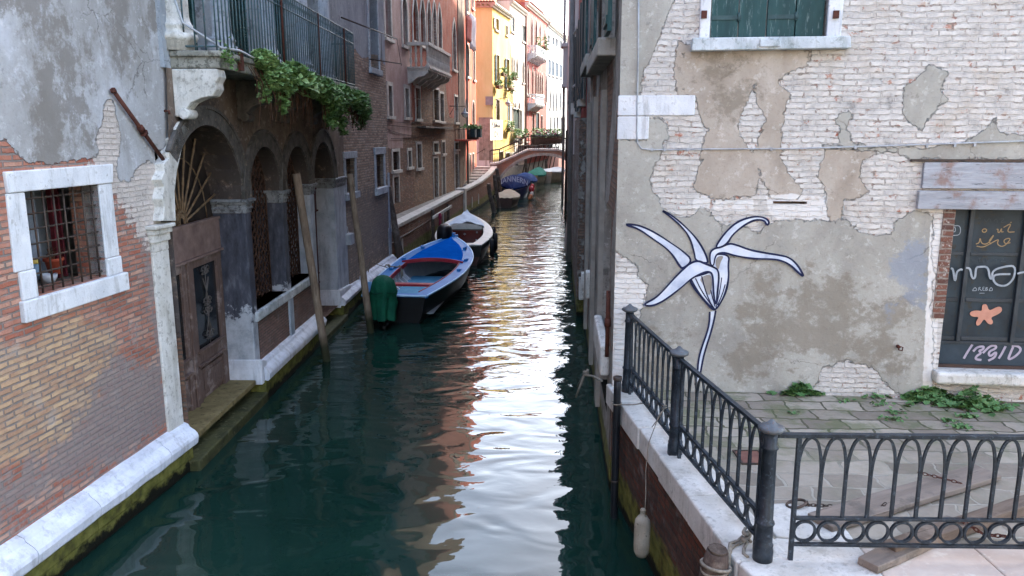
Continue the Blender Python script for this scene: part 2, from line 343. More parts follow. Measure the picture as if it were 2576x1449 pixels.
def wall(name, fr, s0, s1, z0, z1, holes, mat, par=None, depth=.22, res=None, rbox=None, attrs=None, back=None, extra=None, label=None, near_side=True):
    V = []; R4 = rect(s0, s1, z0, z1)
    for i in range(4):
        a, b = Vector(R4[i]), Vector(R4[(i+1) % 4]); kk = min(200, max(1, int((b-a).length/(res*2)))) if res else 1
        V += [a.lerp(b, j/kk) for j in range(kk)]
    E = [(i, (i+1) % len(V)) for i in range(len(V))]
    for H in holes:
        b = len(V); V += [Vector(q) for q in H]; E += [(b+i, b+(i+1) % len(H)) for i in range(len(H))]
    bb = [(min(q[0] for q in H), max(q[0] for q in H), min(q[1] for q in H), max(q[1] for q in H)) for H in holes]
    if res:
        a0, a1, c0, c1 = rbox or (s0, s1, z0, z1)
        for x in np.arange(max(a0, s0)+res, min(a1, s1)-res*.5, res):
            for y in np.arange(max(c0, z0)+res, min(c1, z1)-res*.5, res):
                if not any(q[0]-.01 < x < q[1]+.01 and q[2]-.01 < y < q[3]+.01 for q in bb): V.append(Vector((x, y)))
    r = delaunay_2d_cdt(V, E, [], 0, 1e-6); mb = MB(fr.T); fs = []
    for f in r[2]:
        cx = sum(r[0][i][0] for i in f)/len(f); cy = sum(r[0][i][1] for i in f)/len(f)
        if any(q[0] < cx < q[1] and q[2] < cy < q[3] and inpoly(cx, cy, H) for q, H in zip(bb, holes)): continue
        fs.append(tuple(f))
    mb.add([(q[0], 0, q[1]) for q in r[0]], fs); nv = len(r[0]); sz = [(q[0], q[1]) for q in r[0]]
    for H in holes:
        k = len(H); mb.add([(a, 0, c) for a, c in H]+[(a, -depth, c) for a, c in H], [(i, (i+1) % k, (i+1) % k+k, i+k) for i in range(k)]); sz += list(H)*2
    if back:
        e = [(s0, 0, z0), (s0, 0, z1), (s1, 0, z1), (s1, 0, z0), (s0, -back, z0), (s0, -back, z1), (s1, -back, z1), (s1, -back, z0)]
        mb.add(e, ([(0, 1, 5, 4)] if near_side else [])+[(3, 2, 6, 7), (1, 2, 6, 5), (4, 5, 6, 7)]); sz += [(q[0], q[2]) for q in e]
    if extra: sz += extra(mb)
    at = None
    if attrs:
        A = np.array(sz); at = {k: f(A[:, 0], A[:, 1]) for k, f in attrs.items()}
    return obj(name, mb, mat, par, frame=fr, solid=False, attrs=at, label=label)
def pts_arc(c, r, a0, a1, n, z=None): return [(c[0]+r*cos(a0+(a1-a0)*i/n), c[1]+r*sin(a0+(a1-a0)*i/n)) for i in range(n+1)]
# ---------------------------------------------------------------- shared materials
def stone_mat(name, c1='#dfe1e4', c2='#c9ccd0', dirt='#77746c', amt=.5, lo=.55, green=0, green_z=None):
    m = Mt(name); v = m.tc(); f = m.noise(v, 3.5, 6, .65); g = m.noise(v, 14, 6, .72)
    col = m.ramp(f, [(.35, c2), (.6, c1)]); col = m.mix(m.ma('MULTIPLY', m.ss(g, lo, lo+.14), amt), col, dirt)
    col = m.mix(m.ma('MULTIPLY', m.ss(m.noise(v, 70, 3, .8), .6, .75), .3), col, '#6a665e')
    col = m.mix(m.ma('MULTIPLY', m.ss(m.noise(m.map(v, (5, 5, .8)), 1.3, 6, .75), .5, .64), .38), col, dirt)
    if green: col = m.mix(m.ma('MULTIPLY', m.ss(m.noise(v, 5, 6, .7), 1-green, 1-green+.1), .8), col, '#4f5a2c')
    h = m.ma('ADD', m.ma('MULTIPLY', g, .012), m.ma('MULTIPLY', m.noise(v, 60, 4, .7), .003))
    return m.done(col, .8, m.bump(h, 1, .8), spec=.3)
def wood_mat(name, c1, c2, c3=None, axis=2, sc=9, ro=.75, crack='#2a221c'):
    m = Mt(name); s = [1.0, 1.0, 1.0]; s[axis] = .06; v = m.map(m.tc(), tuple(s)); f = m.noise(v, sc*3, 6, .65)
    col = m.ramp(f, [(.3, c1), (.7, c2)])
    if c3: col = m.mix(m.ss(m.noise(m.tc(), 3.5, 5, .7), .5, .68), col, c3)
    col = m.mix(m.ma('MULTIPLY', m.ss(m.noise(v, sc*8, 4, .7), .6, .7), .7), col, crack)
    return m.done(col, ro, m.bump(f, .01, .8), spec=.25)
white_stone = stone_mat('white_stone'); plinth_stone = stone_mat('plinth_stone', '#e2e6ee', '#c6cad2', '#8a8a8a', .35, .58)
grey_stone = stone_mat('grey_stone', '#a9a49a', '#8b877e', '#5a564e', .5); sill_stone = stone_mat('sill_stone', '#d2d8dc', '#a9b2b6', '#6b7670', .6, .5)
pale_far = stone_mat('pale_far', '#c8c2b8', '#a8a298', '#77706a', .5)
blue_stone = stone_mat('blue_stone', '#b9c0c8', '#98a0aa', '#5d6268', .6, .5)
rough_white = stone_mat('rough_white', '#dcdad4', '#bdb9b0', '#7a766a', .6, .5)
iron = basic('iron', '#3a3432', '#54483f', 9, .6, .002, 60, .3, c3='#5a3a2c')
rail_paint = basic('rail_paint', '#20262c', '#333b43', 12, .42, .0015, 80, .2, c3='#48525c')
rust = basic('rust', '#4a2c26', '#5e3a30', 12, .8, .003, 60, c3='#2e2422')
green_paint = basic('green_paint', '#1b3b3c', '#254a4a', 8, .6, .002, 50, c3='#5f7270', stretch=(1, 1, .15))
teal_rail = basic('teal_rail', '#3c5458', '#536b70', 12, .55, .001, 60, .2, c3='#6d5646')
dark_glass = basic('dark_glass', '#14181b', '#22282c', 3, .12, 0)
dark_room = basic('dark_room', '#0c0d0f', '#15171a', 3, .9, 0)
shutter_dark = basic('shutter_dark', '#1b2a2e', '#26383c', 6, .6, .002, 40, stretch=(1, 1, .2))
shutter_blue = basic('shutter_blue', '#2a4049', '#38525c', 6, .6, .002, 40)
door_wood = wood_mat('door_wood', '#57463f', '#78655d', '#968882')
grey_wood = wood_mat('grey_wood', '#86888c', '#aeb0b6', '#8b7770', axis=0, sc=6)
dark_wood = wood_mat('dark_wood', '#3d332c', '#5c5048', '#716860')
plank_wood = wood_mat('plank_wood', '#6c6158', '#8a7d72', '#625b54', axis=0, sc=5)
rope_mat = basic('rope_mat', '#6f695f', '#8f887c', 30, .9, .004, 90)
red_paint = basic('red_paint', '#8e1f2a', '#a32c36', 6, .5, .001)
leaf_far = basic('leaf_far', '#33491f', '#5c7a3a', 9, .7, 0)
def leaf_mat(name, a, b, c):
    m = Mt(name); at = m.attr('tint'); col = m.ramp(at, [(0, a), (.5, b), (1, c)])
    return m.done(col, .55, None, spec=.35)
leafm = leaf_mat('leaf_mat', '#35512a', '#5f8248', '#9cb87c'); weedm = leaf_mat('weed_mat', '#36562c', '#4d7240', '#7a9860')
stemm = basic('stem_brown', '#4a3328', '#5f4636', 20, .8, 0)

# water: dark green canal, rippled
def water_mat():
    m = Mt('canal_water'); v = m.tc(); 
    n1 = m.noise(m.map(v, (1.0, 1.7, 1), rot=(0, 0, .12)), 1.0, 1.2, .45, .9)
    n2 = m.noise(m.map(v, (1.0, 1.6, 1), (5, 3, 0), (0, 0, -.3)), 3.4, 2.5, .5, .4)
    y = m.sep(v)[1]; far = m.ss(y, 7, 26)
    h = m.ma('ADD', m.ma('MULTIPLY', n1, m.ma('ADD', .028, m.ma('MULTIPLY', far, .03))), m.ma('MULTIPLY', n2, m.ma('ADD', .0015, m.ma('MULTIPLY', far, .016))))
    col = m.ramp(m.noise(v, .5, 4), [(.35, '#0e2620'), (.65, '#163029')])
    return m.done(col, .015, m.bump(h, 1, 1), IOR=1.34, spec=.5)
canal_water = water_mat()
# ================================================================= water, seabed
mb = MB(); mb.add([(-60, -30, 0), (60, -30, 0), (60, 200, 0), (-60, 200, 0)], [(0, 1, 2, 3)])
struct('canal_water', mb, canal_water, solid=False)
# ================================================================= LEFT 1: plaster over brick house
f1 = Vector((-4.37, 9.8)); sl1 = .117
FL1 = F((-4.37-sl1*9.8, 0), slope=sl1)            # s measured from Y=0
HL1 = thing('canal_house', 'weathered house with grey plaster over orange brick at the left edge of the view', 'house', FL1.p(6, 0))
s_end = FL1.h((452, 700))[0]
ws0, wz0 = FL1.h((86, 752)); ws1, wz1 = FL1.h((258, 470))
sa = FL1.h((58, 482))[0]; zt = FL1.h((58, 482))[1]; zb = FL1.h((85, 748))[1]; sb = FL1.h((245, 470))[0]
win1 = rect(sa, sb, zb, zt)
pl1 = [[(-3000, -3000), (470, -3000), (446, 300), (425, 340), (408, 400), (395, 420), (372, 400), (350, 420), (330, 455), (305, 452), (292, 425), (298, 385), (303, 340), (292, 300), (285, 250), (272, 245), (262, 262), (262, 300), (250, 330), (240, 345), (250, 385), (230, 400), (150, 412), (75, 405), (45, 395), (30, 368), (15, 350), (-60, 352), (-400, 300)]]
wash1 = [[(240, 250), (300, 250), (400, 380), (440, 470), (425, 600), (330, 520), (290, 470), (240, 420)], [(330, 400), (420, 400), (420, 700), (400, 640), (340, 560)]]
yel1 = [[(-300, 860), (60, 838), (180, 800), (290, 800), (300, 890), (240, 980), (180, 1080), (60, 1180), (-300, 1250)]]
sm1 = [[(270, 860), (350, 900), (420, 900), (440, 1060), (300, 1180), (150, 1240), (0, 1330), (-60, 1230), (120, 1120), (220, 1000)], [(340, 560), (400, 560), (430, 1060), (395, 1000)]]
stn1 = [[(55, -60), (100, -60), (150, 395), (110, 380)], [(140, 60), (175, 60), (215, 335), (180, 340)], [(285, -60), (330, -60), (300, 200), (285, 190)], [(380, -100), (410, -100), (400, 80), (380, 60)], [(195, 120), (205, 120), (215, 270), (205, 270)]]
m_l1 = masonry('plaster_over_brick',  ['#8e5446', '#a86a56', '#b28270', '#9a6252', '#c09884', '#a58878'], '#928a84', plaster=[('pl', '#918f8c', '#a5a5a5', '#b9bbc0')],
               rh=.061, wash=('wash', '#d3c8c0'), smear=('smear', '#857b7a'), extra=('yel', ['#a0705c', '#b8987a', '#c6a886', '#a8846c', '#b89e84', '#a27c66']), stain=[('stn', '#7a756f', .46, .8, .5), (None, '#c6c9d0', .56, .45, .4)])
S_CUT = 9.72
ATT1 = {'pl': lambda S, Z: sdf(FL1, pl1, S, Z), 'wash': lambda S, Z: sdf(FL1, wash1, S, Z), 'yel': lambda S, Z: sdf(FL1, yel1, S, Z), 'smear': lambda S, Z: sdf(FL1, sm1, S, Z), 'stn': lambda S, Z: sdf(FL1, stn1, S, Z)+.02}
wall('wall', FL1, S_CUT, FL1.h((446, 300))[0], 4.2, 13, [], m_l1, HL1, res=.08, back=6, attrs=ATT1, label='strip of plastered wall above the first arch')
wall('wall', FL1, -22.0, S_CUT, .4, 13, [win1], m_l1, HL1, depth=.34, res=.05, rbox=(6.0, s_end, .55, 6.2), back=7,
     attrs=ATT1)
# window with stone surround
lo, hi = FL1.h((50, 818))[1], FL1.h((28, 428))[1]; l0, l1 = FL1.h((8, 485))[0], FL1.h((300, 600))[0]
w1 = obj('window', MB(FL1.T).box(sa-.4, sb+1.6, -.84, -.8, zb-.3, zt+.4).box(sb+.6, sb+.64, -.8, -.35, zb-.3, zt+.4), basic('room_grey', '#7f8790', '#939ba4', 2, .9, 0), HL1)
fr = MB(FL1.T)
fr.prism([(l0+.03, zt), (l0+.02, hi-.01), (l1-.02, hi), (l1-.06, zt)], -.2, .035)
fr.prism([(l0-.0, zb+.28), (l0+.02, zt-.004), (sa, zt-.004), (sa, zb+.28)], -.2, .02)
fr.prism([(l0+.05, zb+.0), (l0+.05, zb+.276), (sa+.01, zb+.276), (sa+.01, zb)], -.2, .03)
fr.prism([(sb, zb+.2), (sb, zt-.004), (l1-.06, zt-.004), (l1-.05, zb+.2)], -.2, .02)
fr.prism([(sb-.0, zb), (sb, zb+.196), (l1-.03, zb+.196), (l1-.03, zb)], -.2, .028)
obj('frame', fr, white_stone, w1, bev=.012)
sl_ = MB(FL1.T); sl_.box(l0+.02, l1+.03, -.2, .055, lo+.01, zb-.003); obj('sill', sl_, white_stone, w1, bev=.014)
gr = MB(FL1.T)
for i in range(8):
    a = sa+.03+(sb-sa-.06)*i/7; gr.tube([(a, -.06, zb), (a, -.06, zt)], .011, 6)
for i in range(7):
    z = zb+.06+(zt-zb-.14)*i/6; gr.tube([(sa, -.06+.012*sin(k*1.7), z+.006*sin(k*2.1)) for k in range(0, 1)]+[(sa+(sb-sa)*k/16, -.06+.014*(-1)**k, z) for k in range(17)], .0105, 6)
obj('grille', gr, iron, w1)
# room behind the grille
rm = MB(FL1.T); rm.box(sa-.25, sb+.25, -.74, -.36, zb-.06, zb-.02); obj('shelf', rm, basic('shelf', '#6a6058', '#857a70'), w1)
orange = basic('orange_cloth', '#9e4a20', '#b9602c', 5, .9, .004, 12)
def fold(a0, a1, n0, z0, z1, amp=.02, k=24, wv=3.0):
    m_ = MB(FL1.T); P = [(a0+(a1-a0)*i/k, n0+amp*sin(wv*2*pi*i/k)) for i in range(k+1)]
    m_.add([(a, b, z0) for a, b in P]+[(a, b, z1) for a, b in P]+[(a, b-.006, z0) for a, b in P]+[(a, b-.006, z1) for a, b in P],
           [(i, i+1, k+2+i, k+1+i) for i in range(k)]+[(2*k+2+i, 3*k+3+i, 3*k+4+i, 2*k+3+i) for i in range(k)]+[(k+1+i, k+2+i, 3*k+4+i, 3*k+3+i) for i in range(k)], True); return m_
cw = sb-sa
obj('curtain', fold(sa+.13*cw, sa+.47*cw, -.5, zb+.02, zt), orange, w1, label='orange curtain behind the left half of the grille')
obj('curtain', fold(sa+.62*cw, sa+.84*cw, -.62, zb+.0, zt+.05, .012), basic('pale_cloth', '#6c7480', '#8a929c', 5, .9, .003, 12), w1, label='pale grey curtain at the back of the window')
obj('casement', MB(FL1.T).box(sa+.86*cw, sa+.9*cw, -.5, -.45, zb, zt).box(sa+.96*cw, sa+.985*cw, -.5, -.45, zb, zt), basic('dark_red', '#421820', '#5b222a'), w1)
def potty(name, label, cat, a, z, mats):
    o = thing(name, label, cat, FL1.T(a, -.3, z), 0); return o
pz = zb-.02
t = thing('flower_pot', 'terracotta pot with a dry plant behind the window grille, right of the jars', 'pot', FL1.T(sa+.80*cw, -.45, pz))
obj('pot', MB().lathe([(.06, 0), (.09, .14), (.105, .145), (.105, .175), (.09, .175), (.085, .15)], (0, 0, 0.08)), basic('terracotta', '#8c3f2c', '#a65440'), t, local=True)
pb = MB()
for i in range(7): pb.tube([(0, 0, .2), (random.uniform(-.05, .05), random.uniform(-.05, .05), .3), (random.uniform(-.14, .14), random.uniform(-.1, .1), random.uniform(.3, .45))], .005, 4)
obj('stem', pb, stemm, t, local=True)
t = thing('white_bowl', 'white bowl standing behind the window grille', 'bowl', FL1.T(sa+.68*cw, -.43, pz))
obj('bowl', MB().lathe([(.05, 0), (.085, .06), (.09, .1), (.08, .1), (.05, .02)], (0, 0, 0)), basic('china', '#c8ced6', '#aab2bc', 5, .3, 0), t, local=True)
t = thing('jar', 'jar with a yellow label behind the window grille', 'jar', FL1.T(sa+.6*cw, -.5, pz))
obj('body', MB().lathe([(.055, 0), (.06, .02), (.06, .1), (.045, .13)], (0, 0, .1)), basic('blue_plastic', '#6f8da8', '#57738c', 5, .4, 0), t, local=True)
obj('lid', MB().lathe([(.05, .13), (.055, .14), (.055, .18), (.04, .185)], (0, 0, .1)), basic('yellow_plastic', '#b5a050', '#c9b45c', 5, .4, 0), t, local=True)
# plinth of rounded white stone blocks
def plinth(fr_, s0, s1, par, z0=.33, z1=.64, out=.19, cuts=(), label=None, bulge=.05, endcap=True):
    prof = [(-.06, z0), (out-.03, z0), (out, z0+.03), (out+.012, z0+.12), (out+.0, z1-.13), (out-.03, z1-.09), (out-.1, z1-.04), (out-.12, z1-.0), (0.0, z1+.03), (-.06, z1+.03)]
    b = MB(fr_.T); cs = [s0]+[c for c in cuts if s0 < c < s1]+[s1]
    for c0, c1 in zip(cs[:-1], cs[1:]):
        k = max(2, int((c1-c0)/.12)); rings = []
        for i in range(k+1):
            a = c0+.004+(c1-c0-.008)*i/k; e = 1 if 0 < i < k else .975
            rings.append([(a, n*(e if n > 0 else 1)+.010*mnoise.noise(Vector((a*2.5, n*5, z*5))), z+.008*mnoise.noise(Vector((a*3, z*4, 7)))) for n, z in prof])
        b.loft(rings, True, True, False)
    return obj('plinth', b, plinth_stone, par, label=label)
pc = [FL1.h(q, .1)[0] for q in ((60, 1310), (222, 1190), (405, 1072))]
se = FL1.h((497, 1100), .19)[0]
plinth(FL1, 3, se, HL1, .33, .62, .2, pc)
m_found = masonry('mossy_foundation', ['#55503f', '#6c6750', '#4c4a38', '#77705a'], '#3d3a2c', algae=.52, bw=.6, rh=.16)
obj('foundation', MB(FL1.T).box(2, se-.02, -.3, .12, -1, .34), m_found, HL1, frame=FL1)
# rusty brace bar & hook on the plaster
bar = MB(FL1.T); A = FL1.h((283, 225), .05); B_ = FL1.h((412, 403), .05)
def lerp2(t_): return (A[0]+(B_[0]-A[0])*t_, .05, A[1]+(B_[1]-A[1])*t_)
bar.tube([lerp2(0), lerp2(1)], .028, 6, flat=.7); bar.tube([lerp2(.5), lerp2(.56)], .042, 6); bar.tube([lerp2(.58), lerp2(.6)], .05, 6); bar.tube([lerp2(.0), lerp2(.03)], .034, 6)
obj('tie_bar', bar, rust, HL1, label='long rusty diagonal iron bar')
hk = FL1.h((419, 279), .03); obj('hook', MB(FL1.T).tube([(hk[0], -.01, hk[1]), (hk[0], .06, hk[1]), (hk[0], .065, hk[1]-.04)], .016, 6), rust, HL1)

# ================================================================= LEFT 2: arched house with balcony
SL2 = .0185; FL2 = F((-4.483, 0), slope=SL2)
HL2 = thing('arcade_house', 'dark sooty house with four round arches and a green iron balcony', 'house', FL2.p(14, 0))
D1 = (9.77, 12.32); W1 = (12.55, 14.22); W2 = (14.46, 16.08); D2 = (16.36, 18.1); ZI = 3.34; ZS = 1.5; ZD = .18
def arch(o, z0): return archp(o[0], o[1], z0, ZI, 14, rise=(o[1]-o[0])/2*(.92 if o is D1 else 1))
holes = [arch(D1, .36), arch(W1, ZS), arch(W2, ZS), arch(D2, .36)]
m_dark2 = masonry('sooty_render', ['#5d443a', '#6e5446', '#7d6250', '#5a453c'], '#5c554e', plaster=[('pl', '#564b44', '#6f6156', '#87786b')], wash=None,
                  stain=[('soot', '#3a383a', .5, .75, .8)], bw=.22, rh=.06)
def pl2(S, Z): return np.where(Z > 1.55, .5, -.5)
def soot2(S, Z):
    out = np.full(S.shape, -.3)
    for o in (D1, W1, W2, D2):
        c = (o[0]+o[1])/2; r = (o[1]-o[0])/2; out = np.maximum(out, .28-np.abs(np.hypot(S-c, np.maximum(Z-ZI, 0))-r))
    return out
wall('wall', FL2, 9.985, 19.3, .36, 5.2, holes, m_dark2, HL2, depth=.52, res=.09, back=6, near_side=False, attrs={'pl': pl2, 'soot': soot2})
# archivolts
m_av = basic('archivolt', '#45433f', '#696460', 5, .85, .006, 30, c3='#7d7266')
for i, o in enumerate((D1, W1, W2, D2)):
    c = (o[0]+o[1])/2; r = (o[1]-o[0])/2; q = .92 if o is D1 else 1; b = MB(FL2.T); k = 20
    for r0, r1, n1 in ((r, r+.24, .03+.003*i), (r+.24, r+.29, .05+.003*i)):
        for j in range(k if i else 16):
            t0, t1 = pi*j/k, pi*(j+1)/k
            qd = [(c+r0*cos(t0), ZI+r0*q*sin(t0)), (c+r1*cos(t0), ZI+r1*q*sin(t0)), (c+r1*cos(t1), ZI+r1*q*sin(t1)), (c+r0*cos(t1), ZI+r0*q*sin(t1))]
            if all(z > ZI+.01 or (D1[0]-.4 < a < 18.5) for a, z in qd): b.prism(qd, -.01, n1)
    obj('archivolt', b, m_av, HL2)
# piers with capitals
def pier_mat():
    m = Mt('sooted_pier'); v = m.tc(); z = m.sep(m.n('NewGeometry').outputs['Position'])[2]; g = m.noise(v, 4, 6, .7)
    base = m.mix(m.ss(g, .4, .7), '#b4b9c0', '#8f959c'); k = m.ma('ADD', z, m.ma('MULTIPLY', m.ma('SUBTRACT', g, .5), 1.5))
    f = m.ss(k, 1.5, 1.62); s2 = m.ramp(m.noise(m.map(v, (1, 1, .3)), 9, 6, .7), [(.3, '#2b2d36'), (.55, '#484b56'), (.75, '#6e727c')])
    col = m.mix(f, base, s2); return m.done(col, .7, m.bump(g, .015, .7), spec=.35)
m_pier = pier_mat()
cap_st = stone_mat('cap_stone', '#9a9ea2', '#73787c', '#3c3c3e', .8, .47); pale_pier = stone_mat('pale_pier', '#b8bfc8', '#98a1ab', '#6c7074', .5, .55)
def cap(b, s0, s1, z, n0, n1, out):
    for dz, h_, e in ((-.19, .06, .012), (-.13, .03, .03), (-.10, .05, .022), (-.05, .035, .05), (-.015, .05, .075*out)):
        b.box(s0-e, s1+e, n0, n1+e, z+dz, z+dz+h_-.002)
for i, (a0, a1, mt) in enumerate(((D1[1], W1[0], m_pier), (W1[1], W2[0], m_pier), (W2[1], D2[0], pale_pier), (D2[1], 19.2, pale_pier))):
    b = MB(FL2.T); b.box(a0-.008, a1+.008, -.512, .02, .36 if i in (0, 3) else .66, ZI-.19)
    if i == 1 or i == 2: pass
    p_ = obj('pier', b, mt, HL2, bev=.02, label=('pier blackened above and white below' if i == 0 else None))
    b = MB(FL2.T); cap(b, a0, a1, ZI, -.515, .02, 1); obj('capital', b, cap_st, p_, bev=.006)
    if i in (0, 3):
        b = MB(FL2.T); b.prism([(a0-.02, .3), (a0-.02, .74), (a1+.02, .66), (a1+.14, .36), (a1+.14, .3)], -.5, .12 if i == 0 else .06)
        obj('base', b, plinth_stone, p_, bev=.02)
# left-most pier: white stone
b = MB(FL2.T); x0 = 9.44; x1_ = 9.80; b.T = FL1.T; b.box(x0, x1_, -.5, .03, .6, 2.96)
p_ = obj('pier', b, rough_white, HL2, bev=.012, label='white stone pier left of the first arch')
b = MB(FL1.T)
for z, h_, e in ((2.961, .12, .0), (3.08, .1, .03), (3.18, .07, .06), (3.25, .05, .1)): b.box(x0-e*.6, x1_+e*.3, -.45, .035+e, z, z+h_-.002)
obj('capital', b, rough_white, p_, bev=.012)
b = MB(FL2.T)                                    # rough voussoir edge above it
c = (D1[0]+D1[1])/2; r = (D1[1]-D1[0])/2
P0 = [FL2.h(q, .02) for q in ((441, 556), (438, 480), (444, 430), (454, 385), (464, 350), (474, 325), (476, 306))]
P1 = [FL2.h(q, .02) for q in ((408, 556), (412, 520), (406, 500), (411, 470), (404, 452), (412, 430), (410, 412), (424, 398), (422, 385), (433, 365), (431, 350), (441, 340), (440, 322), (450, 306))]
b.prism(P0+P1[::-1], -.12, .03); obj('arch_edge', b, rough_white, HL2, bev=.01)
# sills, brick panels, mullions below
for i, o in enumerate((W1, W2)):
    b = MB(FL2.T); b.box(o[0]-.12, o[1]+(.1 if i else .12), -.5, .07+.003*i, ZS-.16, ZS); obj('sill', b, sill_stone, HL2, bev=.02)
m_bp = masonry('panel_brick', ['#7b5f58', '#8c6e64', '#93786e', '#70564e'], '#6f6862', bw=.2, rh=.052)
b = MB(FL2.T); b.box(W1[0]+.06, W1[1], -.1, .012, .6, ZS-.165); b.box(W2[0], W2[1]-.04, -.1, .012, .6, ZS-.165); obj('brick_panel', b, m_bp, HL2, frame=FL2)
b = MB(FL2.T); b.box(W1[1]+.004, W2[0]-.004, -.09, .05, .6, ZS-.17); obj('mullion', b, stone_mat('blue_pale', '#aab6c2', '#8a98a6', '#666c72', .4, .56), HL2, bev=.01)
plinth(FL2, W1[0]-.12, W2[1]+.1, HL2, .33, .62, .2, (13.6, 14.6, 15.4), label='rounded white stone plinth below the arched windows')
plinth(FL2, 18.15, 20.4, HL2, .33, .60, .16, (19.1,))
obj('foundation', MB(FL2.T).box(12.4, 16.3, -.3, .14, -1, .34).box(18.1, 19.3, -.3, .12, -1, .34), m_found, HL2, frame=FL2)
m_step = basic('mossy_step', '#2d3020', '#4b4c30', 4, .75, .01, 14, c3='#605f45')
obj('threshold', MB(FL2.T).box(D1[0], D1[1]-.01, -.5, .005, .3, .385), basic('old_sill', '#6e6244', '#8a7d58', 5, .8, .006, 20, c3='#4d4a34'), HL2, bev=.01); obj('step', MB(FL2.T).box(9.62, 12.4, -.5, .17, -.6, .15).box(9.9, 12.42, -.5, -.12, .152, .22), m_step, HL2, bev=.02, label='mossy stone step at the first door')
obj('step', MB(FL2.T).box(16.2, 18.2, -.5, .2, -.6, .12), m_step, HL2, bev=.02, label='mossy stone step at the far door')
# window grilles of the arches
for o in (W1, W2):
    c = (o[0]+o[1])/2; r = (o[1]-o[0])/2
    wg = obj('window', MB(FL2.T).box(o[0], o[1], -.56, -.53, ZS-.02, ZI+r), dark_room, HL2)
    b = MB(FL2.T); n_ = -.28; st_ = .21
    def clip(p, q):
        P = []; 
        for i in range(25):
            t = i/24; a = p[0]+(q[0]-p[0])*t; z = p[1]+(q[1]-p[1])*t
            if o[0] < a < o[1] and ZS < z < ZI+sqrt(max(0, r*r-(a-c)**2)): P.append((a, n_+(.018 if (i % 2) else -.004), z))
        return P
    for i in range(-14, 20):
        z0 = ZS+i*st_
        for sg in (1, -1):
            P = clip((o[0], z0 if sg == 1 else z0+1.9), (o[1], z0+1.9 if sg == 1 else z0))
            if len(P) > 1: b.tube(P, .016, 5)
    k = 16; b.tube([(o[0]+.02, n_, ZS), (o[0]+.02, n_, ZI)]+[(c-(r-.02)*cos(pi*j/k), n_, ZI+(r-.02)*sin(pi*j/k)) for j in range(1, k)]+[(o[1]-.02, n_, ZI), (o[1]-.02, n_, ZS)], .02, 6)
    obj('grille', b, basic('brown_iron', '#3f302a', '#5b463c', 9, .7, .002, 50), wg)
